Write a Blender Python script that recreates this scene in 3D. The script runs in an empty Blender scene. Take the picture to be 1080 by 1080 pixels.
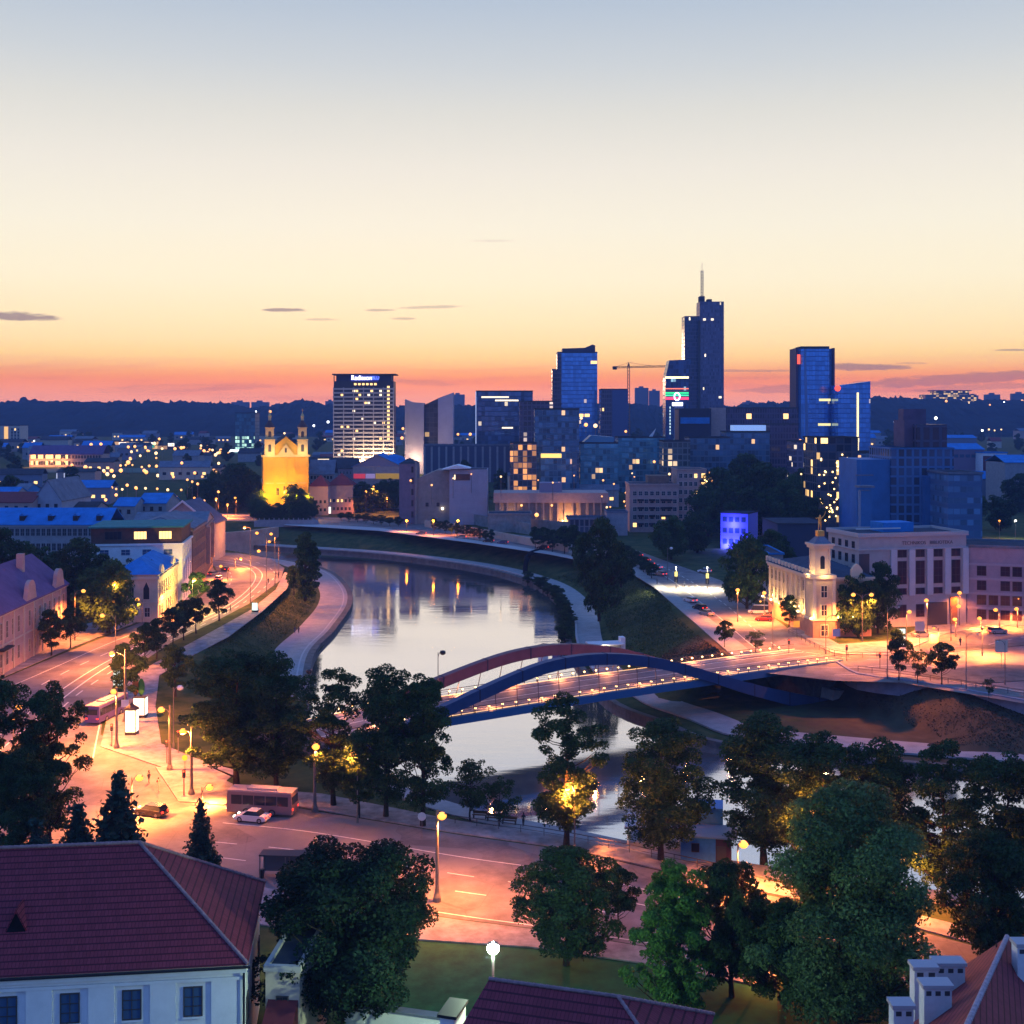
import bpy, bmesh, math, random
import numpy as np
from mathutils import Vector, Matrix

random.seed(7)
rng = np.random.default_rng(11)
R = math.radians
scene = bpy.context.scene
COL = scene.collection

# ------------------------------------------------------------------ camera
F, HZ, CH = 1300.0, 440.0, 50.0          # focal length / horizon row of a 1080 px frame, eye height in metres
cd = bpy.data.cameras.new('camera')
cam = bpy.data.objects.new('camera', cd)
COL.objects.link(cam)
cam.location = (0, 0, CH)
cam.rotation_euler = (R(90), 0, 0)
cd.sensor_width = 36
cd.lens = F / 1080 * 36
cd.shift_y = -(540 - HZ) / 1080
cd.clip_end = 20000
cd.clip_start = 0.5
scene.camera = cam

# ------------------------------------------------------------------ sky
def lin(*c):
    return tuple(((v / 255) / 12.92 if v / 255 <= 0.04045 else ((v / 255 + 0.055) / 1.055) ** 2.4) for v in c)

world = bpy.data.worlds.new('World')
scene.world = world
world.use_nodes = True
wn, wl = world.node_tree.nodes, world.node_tree.links
wn.clear()

def WN(t, **k):
    n = wn.new(t)
    for a, v in k.items():
        setattr(n, a, v)
    return n

def wmath(op, a, b=None, c=None):
    n = WN('ShaderNodeMath', operation=op)
    for i, v in enumerate((a, b, c)):
        if v is None:
            continue
        if isinstance(v, (int, float)):
            n.inputs[i].default_value = v
        else:
            wl.new(v, n.inputs[i])
    return n.outputs[0]

tc = WN('ShaderNodeTexCoord')
sx = WN('ShaderNodeSeparateXYZ')
wl.new(tc.outputs['Generated'], sx.inputs[0])
dx, dy, dz = sx.outputs
hor = wmath('SQRT', wmath('ADD', wmath('MULTIPLY', dx, dx), wmath('MULTIPLY', dy, dy)))
hor = wmath('MAXIMUM', hor, 0.001)

def wramp(stops, fac, lo, hi):
    r = WN('ShaderNodeValToRGB')
    cr = r.color_ramp
    cr.interpolation = 'EASE' if False else 'LINEAR'
    pts = [((z - lo) / (hi - lo), c) for z, c in stops]
    cr.elements[0].position, cr.elements[0].color = pts[0][0], (*pts[0][1], 1)
    cr.elements[1].position, cr.elements[1].color = pts[-1][0], (*pts[-1][1], 1)
    for p, c in pts[1:-1]:
        e = cr.elements.new(p)
        e.color = (*c, 1)
    m = WN('ShaderNodeMapRange')
    m.inputs[1].default_value, m.inputs[2].default_value = lo, hi
    wl.new(fac, m.inputs[0])
    wl.new(m.outputs[0], r.inputs[0])
    return r.outputs[0]

def row(py):
    t = (HZ - py) / F
    return t / math.sqrt(1 + t * t)

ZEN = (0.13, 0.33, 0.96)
# what the sky looks like from the hill, and the light it must send through the dusk air to look so
HAZE_D, HAZE_Y, HAZE_TOP = 0.00016, 2950.0, 196.0
AIR = (0.05, 0.095, 0.30)
SEEN = [(432, lin(232, 156, 150)), (419, lin(237, 154, 142)), (412, lin(245, 152, 132)), (402, lin(244, 145, 116)), (395, lin(246, 160, 116)), (385, lin(253, 192, 134)), (376, lin(253, 210, 146)), (361, lin(254, 222, 168)),
        (342, lin(253, 230, 184)), (320, lin(252, 235, 197)), (298, lin(252, 239, 208)), (240, lin(247, 239, 219)), (180, lin(238, 232, 220)), (120, lin(222, 221, 215)), (70, lin(204, 210, 215)), (0, lin(182, 196, 213))]
stops = [(-0.05, lin(150, 95, 110))]
for py, c in SEEN:
    t_ = (HZ - py) / F
    path = min(HAZE_Y, (HAZE_TOP - CH) / max(t_, 1e-3)) * math.sqrt(1 + t_ * t_)
    T_ = math.exp(-HAZE_D * path)
    stops.append((row(py), tuple(max(0.0, (v - a_ * (1 - T_)) / T_) for v, a_ in zip(c, AIR))))
front = wramp(stops + [(0.45, (0.28, 0.44, 0.80)), (0.65, (0.17, 0.36, 0.90)), (1.0, ZEN)], dz, -0.05, 1.0)
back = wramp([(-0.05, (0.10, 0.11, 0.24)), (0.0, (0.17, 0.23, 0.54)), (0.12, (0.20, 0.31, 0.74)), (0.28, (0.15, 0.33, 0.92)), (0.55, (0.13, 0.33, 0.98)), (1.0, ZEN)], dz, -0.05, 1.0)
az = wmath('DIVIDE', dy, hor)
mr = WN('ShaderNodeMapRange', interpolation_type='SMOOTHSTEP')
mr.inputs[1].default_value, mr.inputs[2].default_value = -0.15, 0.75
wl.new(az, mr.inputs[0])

def wmix(fac, a, b):
    n = WN('ShaderNodeMix', data_type='RGBA')
    if isinstance(fac, (int, float)):
        n.inputs[0].default_value = fac
    else:
        wl.new(fac, n.inputs[0])
    for i, v in ((6, a), (7, b)):
        if isinstance(v, tuple):
            n.inputs[i].default_value = (*v, 1)
        else:
            wl.new(v, n.inputs[i])
    return n.outputs[2]

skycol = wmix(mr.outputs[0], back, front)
# thin streaks of cloud low over the horizon, in sky directions (azimuth tangent, elevation tangent)
ydiv = wmath('MAXIMUM', dy, 0.05)
u = wmath('DIVIDE', dx, ydiv)
v = wmath('DIVIDE', dz, ydiv)
cv = WN('ShaderNodeCombineXYZ')
wl.new(wmath('MULTIPLY', u, 7.0), cv.inputs[0])
wl.new(wmath('MULTIPLY', wmath('SUBTRACT', v, wmath('MULTIPLY', u, 0.03)), 120.0), cv.inputs[1])
nz = WN('ShaderNodeTexNoise')
nz.inputs['Scale'].default_value = 1.0
nz.inputs['Detail'].default_value = 6.0
wl.new(cv.outputs[0], nz.inputs['Vector'])
noise_v = nz.outputs[0]
cv2 = WN('ShaderNodeCombineXYZ')
wl.new(wmath('MULTIPLY', u, 60.0), cv2.inputs[0])
wl.new(wmath('MULTIPLY', v, 260.0), cv2.inputs[1])
nz2 = WN('ShaderNodeTexNoise')
nz2.inputs['Detail'].default_value = 5.0
nz2.inputs['Scale'].default_value = 1.0
wl.new(cv2.outputs[0], nz2.inputs['Vector'])
fine = wmath('SUBTRACT', nz2.outputs[0], 0.5)

def streak(px, py, w, h, tilt=0.0, soft=1.0):
    uu = wmath('DIVIDE', wmath('SUBTRACT', u, (px - 540) / F), w / F)
    vv = wmath('SUBTRACT', v, (HZ - py) / F)
    vv = wmath('SUBTRACT', vv, wmath('MULTIPLY', wmath('SUBTRACT', u, (px - 540) / F), tilt))
    vv = wmath('DIVIDE', vv, h / F)
    d = wmath('ADD', wmath('MULTIPLY', uu, uu), wmath('MULTIPLY', vv, vv))
    d = wmath('ADD', d, wmath('MULTIPLY', fine, 2.2))
    m = WN('ShaderNodeMapRange', interpolation_type='SMOOTHSTEP')
    m.inputs[1].default_value, m.inputs[2].default_value = 1.15, 0.25
    m.inputs[3].default_value, m.inputs[4].default_value = 0.0, soft
    wl.new(d, m.inputs[0])
    return m.outputs[0]

mask = None
for a in ((10, 333, 58, 5, -0.05, .85), (301, 327, 26, 2.2, 0, .8), (340, 337, 22, 1.4, 0, .35), (401, 327, 20, 1.6, 0, .5), (455, 324, 40, 1.8, .03, .4),
          (425, 336, 14, 1.6, 0, .45), (520, 254, 26, 1.6, 0, .15), (905, 387, 62, 4.2, -.01, .75), (790, 391, 60, 1.6, 0, .45), (1070, 369, 22, 1.4, .02, .6), (1010, 400, 150, 6.5, .06, .6),
          (840, 410, 70, 5, .02, .45), (190, 409, 120, 5, .03, .16), (450, 404, 40, 4, -.05, .25), (960, 383, 22, 1.5, 0, .3), (1040, 408, 80, 4, .05, .4)):
    s = streak(*a)
    mask = s if mask is None else wmath('MAXIMUM', mask, s)
mband = WN('ShaderNodeMapRange', interpolation_type='SMOOTHSTEP')
mband.inputs[1].default_value, mband.inputs[2].default_value = 0.055, 0.02
wl.new(dz, mband.inputs[0])
mn = WN('ShaderNodeMapRange', interpolation_type='SMOOTHSTEP')
mn.inputs[1].default_value, mn.inputs[2].default_value = 0.46, 0.7
mn.inputs[4].default_value = 0.5
wl.new(noise_v, mn.inputs[0])
mask2 = wmath('MULTIPLY', mn.outputs[0], mband.outputs[0])
skycol = wmix(mask2, skycol, lin(240, 128, 112))
skycol = wmix(wmath('MULTIPLY', mask, 0.9), skycol, lin(142, 112, 122))
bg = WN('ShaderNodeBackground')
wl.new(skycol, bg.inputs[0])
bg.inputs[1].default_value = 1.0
# the dusk daylight itself: a physical sky with the sun on the horizon
SUN_EL, SUN_AZ = R(1.0), R(-6.0)
nish = WN('ShaderNodeTexSky', sky_type='NISHITA', sun_disc=False, sun_elevation=SUN_EL, sun_rotation=SUN_AZ)
bg2 = WN('ShaderNodeBackground')
wl.new(nish.outputs[0], bg2.inputs[0])
bg2.inputs[1].default_value = 0.006
add = WN('ShaderNodeAddShader')
wl.new(bg.outputs[0], add.inputs[0])
wl.new(bg2.outputs[0], add.inputs[1])
wo = WN('ShaderNodeOutputWorld')
wl.new(add.outputs[0], wo.inputs[0])

sl = bpy.data.lights.new('sun', 'SUN')
sl.energy = 0.12
sl.angle = R(3)
sl.color = (1.0, 0.55, 0.35)
sun = bpy.data.objects.new('sun', sl)
COL.objects.link(sun)
sd = Vector((math.sin(SUN_AZ) * math.cos(SUN_EL), math.cos(SUN_AZ) * math.cos(SUN_EL), math.sin(R(2.5))))
sun.rotation_euler = sd.to_track_quat('Z', 'Y').to_euler()

vs = scene.view_settings
scene.display_settings.display_device = 'sRGB'
vs.view_transform, vs.look, vs.exposure, vs.gamma, vs.use_curve_mapping = 'Standard', 'None', 0.0, 1.0, False
cy = scene.cycles
cy.use_light_tree = True
cy.max_bounces = 5
cy.diffuse_bounces = 2
cy.glossy_bounces = 3
cy.transparent_max_bounces = 8
cy.sample_clamp_indirect = 4.0
cy.caustics_reflective = cy.caustics_refractive = False
cy.use_denoising = True

# ------------------------------------------------------------------ pixel <-> world
def PX(px, Y): return (px - 540) / F * Y
def ZP(py, Y): return CH - (py - HZ) / F * Y
def G(px, py, z=0.0):
    Y = F * (CH - z) / (py - HZ)
    return Vector(((px - 540) / F * Y, Y, z))

# ------------------------------------------------------------------ materials
MATS = {}
def mat(name, col, rough=0.8, metal=0.0, spec=None, var=0.0, vscale=1.0, bump=0.0, emit=None, es=0.0, sample=True, col2=None):
    """A plain surface; var mixes in a darker / lighter tone (or col2) by object-space noise."""
    if name in MATS:
        return MATS[name]
    m = bpy.data.materials.new(name)
    m.use_nodes = True
    n, l = m.node_tree.nodes, m.node_tree.links
    b = n['Principled BSDF']
    b.inputs['Base Color'].default_value = (*col, 1)
    b.inputs['Roughness'].default_value = rough
    b.inputs['Metallic'].default_value = metal
    b.inputs['Specular IOR Level'].default_value = spec if spec is not None else (0.5 if rough < .45 else 0.2)
    if var or bump:
        t = n.new('ShaderNodeTexCoord')
        z = n.new('ShaderNodeTexNoise')
        z.inputs['Scale'].default_value = vscale
        z.inputs['Detail'].default_value = 6
        z.inputs['Roughness'].default_value = 0.65
        l.new(t.outputs['Object'], z.inputs['Vector'])
        if var:
            mx = n.new('ShaderNodeMix')
            mx.data_type = 'RGBA'
            mp = n.new('ShaderNodeMapRange')
            mp.inputs[1].default_value, mp.inputs[2].default_value = 0.33, 0.67
            l.new(z.outputs[0], mp.inputs[0])
            l.new(mp.outputs[0], mx.inputs[0])
            c2 = col2 or tuple(min(1, c * (1 + var)) for c in col)
            mx.inputs[6].default_value = (*[c * (1 - var) for c in col], 1)
            mx.inputs[7].default_value = (*c2, 1)
            l.new(mx.outputs[2], b.inputs['Base Color'])
        if bump:
            bp = n.new('ShaderNodeBump')
            bp.inputs['Strength'].default_value = bump
            bp.inputs['Distance'].default_value = 0.05
            l.new(z.outputs[0], bp.inputs['Height'])
            l.new(bp.outputs[0], b.inputs['Normal'])
    if emit:
        b.inputs['Emission Color'].default_value = (*emit, 1)
        b.inputs['Emission Strength'].default_value = es
        if not sample:
            m.cycles.emission_sampling = 'NONE'
    MATS[name] = m
    return m

def curtain(name, glass, frame, cw, ch, fw=0.08, fh=0.12, lit=0.05, litcol=(1, .6, .2), les=2.0, rough=0.15, frame_r=0.6, gvar=0.5, zlo=-1e3, zhi=1e3, metal=0.0):
    """Window grid of a tower facade: frames, panes of varying tone, and some lit rooms."""
    if name in MATS:
        return MATS[name]
    m = bpy.data.materials.new(name)
    m.use_nodes = True
    n, l = m.node_tree.nodes, m.node_tree.links
    b = n['Principled BSDF']
    def M(op, a, c=None):
        q = n.new('ShaderNodeMath')
        q.operation = op
        for i, v in enumerate((a, c)):
            if v is None: continue
            if isinstance(v, (int, float)): q.inputs[i].default_value = v
            else: l.new(v, q.inputs[i])
        return q.outputs[0]
    t = n.new('ShaderNodeTexCoord')
    s = n.new('ShaderNodeSeparateXYZ')
    l.new(t.outputs['Object'], s.inputs[0])
    uu = M('DIVIDE', M('ADD', M('ADD', s.outputs[0], s.outputs[1]), 500.013), cw)
    vv = M('DIVIDE', M('ADD', s.outputs[2], 100.007), ch)
    fu, fv = M('FRACT', uu), M('FRACT', vv)
    fr = M('MAXIMUM', M('LESS_THAN', fu, fw), M('LESS_THAN', fv, fh))
    c = n.new('ShaderNodeCombineXYZ')
    l.new(M('FLOOR', uu), c.inputs[0]); l.new(M('FLOOR', vv), c.inputs[1])
    wn_ = n.new('ShaderNodeTexWhiteNoise')
    wn_.noise_dimensions = '2D'
    l.new(c.outputs[0], wn_.inputs[0])
    sc = n.new('ShaderNodeSeparateColor')
    l.new(wn_.outputs[1], sc.inputs[0])
    g = n.new('ShaderNodeMix'); g.data_type = 'RGBA'
    l.new(sc.outputs[0], g.inputs[0])
    g.inputs[6].default_value = (*[v * (1 - gvar) for v in glass], 1)
    g.inputs[7].default_value = (*[min(1, v * (1 + gvar)) for v in glass], 1)
    f2 = n.new('ShaderNodeMix'); f2.data_type = 'RGBA'
    l.new(fr, f2.inputs[0]); l.new(g.outputs[2], f2.inputs[6])
    f2.inputs[7].default_value = (*frame, 1)
    l.new(f2.outputs[2], b.inputs['Base Color'])
    rr = n.new('ShaderNodeMapRange')
    rr.inputs[3].default_value, rr.inputs[4].default_value = rough, frame_r
    l.new(fr, rr.inputs[0]); l.new(rr.outputs[0], b.inputs['Roughness'])
    b.inputs['Metallic'].default_value = metal
    if lit > 0:
        on = M('MULTIPLY', M('LESS_THAN', sc.outputs[1], lit), M('SUBTRACT', 1.0, fr))
        on = M('MULTIPLY', on, M('MULTIPLY', M('GREATER_THAN', s.outputs[2], zlo), M('LESS_THAN', s.outputs[2], zhi)))
        on = M('MULTIPLY', on, M('ADD', sc.outputs[2], 0.25))
        l.new(M('MULTIPLY', on, les), b.inputs['Emission Strength'])
        b.inputs['Emission Color'].default_value = (*litcol, 1)
        m.cycles.emission_sampling = 'NONE'
    MATS[name] = m
    return m

def tiles(name, col, dark, course=0.33, wide=0.26, bump=0.6):
    """Clay tile courses that follow the height on the slope."""
    if name in MATS:
        return MATS[name]
    m = bpy.data.materials.new(name)
    m.use_nodes = True
    n, l = m.node_tree.nodes, m.node_tree.links
    b = n['Principled BSDF']
    b.inputs['Roughness'].default_value = 0.75
    b.inputs['Specular IOR Level'].default_value = 0.15
    def M(op, a, c=None):
        q = n.new('ShaderNodeMath'); q.operation = op
        for i, v in enumerate((a, c)):
            if v is None: continue
            if isinstance(v, (int, float)): q.inputs[i].default_value = v
            else: l.new(v, q.inputs[i])
        return q.outputs[0]
    t = n.new('ShaderNodeTexCoord')
    s = n.new('ShaderNodeSeparateXYZ')
    l.new(t.outputs['Object'], s.inputs[0])
    geo = n.new('ShaderNodeNewGeometry')
    vv = M('DIVIDE', M('ADD', s.outputs[2], 50.0), course)
    fl = M('FLOOR', vv)
    sn = n.new('ShaderNodeSeparateXYZ'); l.new(t.outputs['Normal'], sn.inputs[0])
    side = M('GREATER_THAN', M('ABSOLUTE', sn.outputs[0]), M('ABSOLUTE', sn.outputs[1]))
    along = M('ADD', M('MULTIPLY', s.outputs[1], side), M('MULTIPLY', s.outputs[0], M('SUBTRACT', 1.0, side)))
    uu = M('DIVIDE', M('ADD', along, M('MULTIPLY', fl, wide * .5)), wide)
    fv, fu = M('FRACT', vv), M('FRACT', M('ADD', uu, 1000.0))
    c = n.new('ShaderNodeCombineXYZ')
    l.new(M('FLOOR', uu), c.inputs[0]); l.new(fl, c.inputs[1])
    w = n.new('ShaderNodeTexWhiteNoise'); w.noise_dimensions = '2D'
    l.new(c.outputs[0], w.inputs[0])
    z = n.new('ShaderNodeTexNoise'); z.inputs['Scale'].default_value = 0.35; z.inputs['Detail'].default_value = 5
    l.new(t.outputs['Object'], z.inputs['Vector'])
    k = M('ADD', M('MULTIPLY', w.outputs[0], 0.45), M('MULTIPLY', z.outputs[0], 0.55))
    edge = M('MAXIMUM', M('LESS_THAN', fv, 0.2), M('LESS_THAN', fu, 0.12))
    g = n.new('ShaderNodeMix'); g.data_type = 'RGBA'
    l.new(k, g.inputs[0])
    g.inputs[6].default_value = (*[v * .72 for v in col], 1); g.inputs[7].default_value = (*[min(1, v * 1.25) for v in col], 1)
    e = n.new('ShaderNodeMix'); e.data_type = 'RGBA'
    l.new(edge, e.inputs[0]); l.new(g.outputs[2], e.inputs[6]); e.inputs[7].default_value = (*dark, 1)
    l.new(e.outputs[2], b.inputs['Base Color'])
    bp = n.new('ShaderNodeBump'); bp.inputs['Strength'].default_value = bump; bp.inputs['Distance'].default_value = 0.04
    hgt = M('SUBTRACT', M('SUBTRACT', 1.0, fv), M('MULTIPLY', M('LESS_THAN', fu, 0.12), 0.6))
    l.new(hgt, bp.inputs['Height']); l.new(bp.outputs[0], b.inputs['Normal'])
    MATS[name] = m
    return m

# ------------------------------------------------------------------ mesh building
class MB:
    def __init__(s):
        s.v, s.f = [], []
    def add(s, vs, fs):
        o = len(s.v)
        s.v += [tuple(p) for p in vs]
        s.f += [tuple(i + o for i in f) for f in fs]
        return s
    def box(s, x0, x1, y0, y1, z0, z1):
        vs = [(x, y, z) for z in (z0, z1) for y in (y0, y1) for x in (x0, x1)]
        return s.add(vs, [(0, 2, 3, 1), (4, 5, 7, 6), (0, 1, 5, 4), (2, 6, 7, 3), (0, 4, 6, 2), (1, 3, 7, 5)])
    def prism(s, pts, z0, z1):
        """pts: counter-clockwise outline in x, y; z0 / z1 numbers or lists."""
        n = len(pts)
        a = 0.0
        for i in range(n):
            p, q = pts[i], pts[(i + 1) % n]
            a += p[0] * q[1] - q[0] * p[1]
        if a < 0:
            pts = list(pts)[::-1]
            if isinstance(z0, (list, tuple)): z0 = list(z0)[::-1]
            if isinstance(z1, (list, tuple)): z1 = list(z1)[::-1]
        Z0 = z0 if isinstance(z0, (list, tuple)) else [z0] * n
        Z1 = z1 if isinstance(z1, (list, tuple)) else [z1] * n
        vs = [(p[0], p[1], Z0[i]) for i, p in enumerate(pts)] + [(p[0], p[1], Z1[i]) for i, p in enumerate(pts)]
        fs = [tuple(range(n - 1, -1, -1)), tuple(range(n, 2 * n))]
        fs += [(i, (i + 1) % n, n + (i + 1) % n, n + i) for i in range(n)]
        return s.add(vs, fs)
    def extr(s, poly, axis, a, b):
        """Outline poly (2-D) extruded along an axis: 'x' -> poly is (y, z), 'y' -> poly is (x, z)."""
        n = len(poly)
        if axis == 'x':
            vs = [(a, p[0], p[1]) for p in poly] + [(b, p[0], p[1]) for p in poly]
        else:
            vs = [(p[0], a, p[1]) for p in poly] + [(p[0], b, p[1]) for p in poly]
        fs = [tuple(range(n - 1, -1, -1)), tuple(range(n, 2 * n))] + [(i, (i + 1) % n, n + (i + 1) % n, n + i) for i in range(n)]
        return s.add(vs, fs)
    def tube(s, pts, r, seg=8, caps=True):
        pts = [Vector(p) for p in pts]
        rs = r if isinstance(r, (list, tuple)) else [r] * len(pts)
        vs, fs = [], []
        up = Vector((0, 0, 1))
        prev = None
        for i, p in enumerate(pts):
            d = (pts[min(i + 1, len(pts) - 1)] - pts[max(i - 1, 0)]).normalized()
            if prev is None:
                a = d.cross(up)
                if a.length < 0.01: a = d.cross(Vector((1, 0, 0)))
                a.normalize()
            else:
                a = (prev - d * prev.dot(d)).normalized()
            prev = a
            b = d.cross(a)
            for k in range(seg):
                t = 2 * math.pi * k / seg
                vs.append(p + (a * math.cos(t) + b * math.sin(t)) * rs[i])
        for i in range(len(pts) - 1):
            for k in range(seg):
                fs.append((i * seg + k, i * seg + (k + 1) % seg, (i + 1) * seg + (k + 1) % seg, (i + 1) * seg + k))
        if caps:
            fs.append(tuple(range(seg - 1, -1, -1)))
            fs.append(tuple(range((len(pts) - 1) * seg, len(pts) * seg)))
        return s.add(vs, fs)
    def lathe(s, prof, c=(0, 0, 0), seg=12):
        return s.tube([(c[0], c[1], c[2] + z + 1e-5 * i) for i, (r, z) in enumerate(prof)], [max(r, .001) for r, z in prof], seg)
    def ball(s, c, r, seg=10, rings=6, sz=1.0):
        prof = [(r * math.sin(math.pi * i / rings), -r * sz * math.cos(math.pi * i / rings)) for i in range(rings + 1)]
        vs, fs = [], []
        for i, (rr, z) in enumerate(prof):
            for k in range(seg):
                t = 2 * math.pi * k / seg
                vs.append((c[0] + max(rr, .0005) * math.cos(t), c[1] + max(rr, .0005) * math.sin(t), c[2] + z))
        for i in range(rings):
            for k in range(seg):
                fs.append((i * seg + k, i * seg + (k + 1) % seg, (i + 1) * seg + (k + 1) % seg, (i + 1) * seg + k))
        return s.add(vs, fs)
    def mesh(s, name, m):
        me = bpy.data.meshes.new(name)
        me.from_pydata(s.v, [], s.f)
        for q in (m if isinstance(m, (list, tuple)) else [m]):
            if q: me.materials.append(q)
        me.update()
        return me
    def build(s, name, m, parent=None, smooth=False, loc=None):
        me = s.mesh(name, m)
        if smooth:
            me.shade_smooth()
        o = bpy.data.objects.new(name, me)
        COL.objects.link(o)
        if parent: o.parent = parent
        if loc is not None: o.location = loc
        return o

def link(name, me, parent=None, loc=None, rz=0.0):
    o = bpy.data.objects.new(name, me)
    COL.objects.link(o)
    if parent: o.parent = parent
    if loc is not None: o.location = loc
    if rz: o.rotation_euler = (0, 0, rz)
    return o

def tag(o, label=None, cat=None, group=None, kind=None):
    if label: o['label'] = label
    if cat: o['category'] = cat
    if group: o['group'] = group
    if kind: o['kind'] = kind
    return o

def thing(name, label, cat, loc=(0, 0, 0), rz=0.0, group=None):
    o = bpy.data.objects.new(name, None)
    o.empty_display_size = 0.3
    COL.objects.link(o)
    o.location = loc
    o.rotation_euler = (0, 0, rz)
    return tag(o, label, cat, group)

KIDS = {}
def copy_thing(src, loc, rz=0.0, scale=None, label=None, group=None):
    def kids(o):
        return [c for c in o.children]
    def cp(o, parent):
        c = o.copy()
        COL.objects.link(c)
        if parent is not None: c.parent = parent
        for k in kids(o): cp(k, c)
        return c
    r = cp(src, None)
    r.location = loc
    r.rotation_euler = (0, 0, rz)
    if scale is not None:
        r.scale = scale if isinstance(scale, (tuple, list)) else (scale,) * 3
    if label: r['label'] = label
    if group: r['group'] = group
    return r

def sheet(name, pts, m, dz=0.0, kind='structure', thick=0.0, label=None):
    """Flat ground sheet from world points (z taken from them) lifted by dz; thick > 0 gives it kerb sides."""
    bm = bmesh.new()
    vs = [bm.verts.new((p[0], p[1], p[2] + dz)) for p in pts]
    f = bm.faces.new(vs)
    f.normal_update()
    if f.normal.z < 0: f.normal_flip()
    if thick:
        r = bmesh.ops.extrude_face_region(bm, geom=[f])
        for e in r['geom']:
            if isinstance(e, bmesh.types.BMVert): e.co.z += thick
    bmesh.ops.triangulate(bm, faces=[q for q in bm.faces if len(q.verts) > 4])
    bmesh.ops.recalc_face_normals(bm, faces=bm.faces)
    me = bpy.data.meshes.new(name)
    bm.to_mesh(me); bm.free()
    if not thick:
        if me.polygons[0].normal.z < 0: me.flip_normals()
    me.materials.append(m)
    o = link(name, me)
    tag(o, kind=kind)
    if label: o['label'] = label
    return o

def smooth_line(pts, step=2.0):
    """Catmull-Rom through 3-D points, resampled."""
    P = [Vector(p) for p in pts]
    P = [P[0] * 2 - P[1]] + P + [P[-1] * 2 - P[-2]]
    out = []
    for i in range(1, len(P) - 2):
        n = max(1, int((P[i + 1] - P[i]).length / step))
        for k in range(n):
            t = k / n
            a, b, c, d = P[i - 1], P[i], P[i + 1], P[i + 2]
            out.append(0.5 * ((2 * b) + (c - a) * t + (2 * a - 5 * b + 4 * c - d) * t * t + (3 * b - a - 3 * c + d) * t ** 3))
    out.append(P[-2])
    return out

def ribbon(name, line, o0, o1, m, z=None, zoff=0.0, thick=0.0, kind='structure', zf=None):
    """Strip along a polyline between two sideways offsets (to the left of travel positive)."""
    vs, fs = [], []
    n = len(line)
    for i, p in enumerate(line):
        d = line[min(i + 1, n - 1)] - line[max(i - 1, 0)]
        d.z = 0
        d.normalize()
        s = Vector((-d.y, d.x, 0))
        for o in (o0, o1):
            q = p + s * o
            if zf: q.z = zf(q.x, q.y)
            elif z is not None: q.z = z
            q.z += zoff
            vs.append(q)
    top = [(2 * i, 2 * i + 1, 2 * i + 3, 2 * i + 2) if o1 < o0 else (2 * i + 1, 2 * i, 2 * i + 2, 2 * i + 3) for i in range(n - 1)]
    fs += top
    if thick:
        k = len(vs)
        vs += [v - Vector((0, 0, thick)) for v in vs]
        for i in range(n - 1):
            fs.append((2 * i, 2 * i + 2, 2 * i + 2 + k, 2 * i + k))
            fs.append((2 * i + 1, 2 * i + 1 + k, 2 * i + 3 + k, 2 * i + 3))
        fs.append((0, k, k + 1, 1))
        fs.append((2 * n - 2, 2 * n - 1, 2 * n - 1 + k, 2 * n - 2 + k))
    me = bpy.data.meshes.new(name)
    me.from_pydata([tuple(v) for v in vs], [], fs)
    me.materials.append(m)
    me.update()
    o = link(name, me)
    if kind: tag(o, kind=kind)
    return o
# ------------------------------------------------------------------ ground and river
WZ = -6.0                                  # water level; near street level is 0, far street level 1.5
QZ = -5.0
Lb = [(-1500, 430), (-600, 470), (-300, 480)] + [tuple(G(x, y, WZ)[:2]) for x, y in ((180, 583), (240, 586), (300, 593), (345, 604), (366, 621), (370, 640), (353, 667), (328, 700))] \
    + [tuple(G(x, y, -1.5)[:2]) for x, y in ((330, 765), (400, 815), (500, 852), (600, 873), (760, 905), (1000, 940), (1080, 950), (1500, 990))] + [(300, 90)]
Rb = [(-1500, 560), (-600, 556), (-300, 548)] + [tuple(G(x, y, WZ)[:2]) for x, y in ((180, 574), (240, 576), (300, 580), (400, 587), (500, 600), (560, 616), (588, 634), (598, 656), (602, 688), (640, 740), (700, 767), (760, 789), (900, 805), (1080, 820), (1500, 852))] + [(300, 160)]
Lline = smooth_line([(a, b, 0) for a, b in Lb], 4)
Rline = smooth_line([(a, b, 0) for a, b in Rb], 4)
La = np.array([(p.x, p.y) for p in Lline]); Ra = np.array([(p.x, p.y) for p in Rline])
BO, BU, BN = np.array((0.0, 203.2)), np.array((0.8434, 0.5373)), np.array((-0.5373, 0.8434))
def BP(s, n, z=0.0):
    p = BO + BU * s + BN * n
    return Vector((p[0], p[1], z))

def _dist(P, A):
    best = np.full(len(P), 1e9); by = np.zeros(len(P)); bx = np.zeros(len(P))
    for i in range(len(A) - 1):
        a, b = A[i], A[i + 1]
        ab = b - a
        t = np.clip(((P - a) @ ab) / (ab @ ab), 0, 1)
        q = a + t[:, None] * ab
        d = np.hypot(*(P - q).T)
        k = d < best
        best[k] = d[k]; by[k] = q[k, 1]; bx[k] = q[k, 0]
    return best, bx, by
def _inside(P, poly):
    c = np.zeros(len(P), bool)
    n = len(poly)
    for i in range(n):
        (x1, y1), (x2, y2) = poly[i], poly[(i + 1) % n]
        k = ((y1 > P[:, 1]) != (y2 > P[:, 1]))
        with np.errstate(divide='ignore', invalid='ignore'):
            xi = (x2 - x1) * (P[:, 1] - y1) / (y2 - y1 + 1e-12) + x1
        c ^= k & (P[:, 0] < xi)
    return c
def sstep(a, b, x):
    t = np.clip((x - a) / (b - a), 0, 1)
    return t * t * (3 - 2 * t)
RIV = np.vstack([La, Ra[::-1]])
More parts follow.
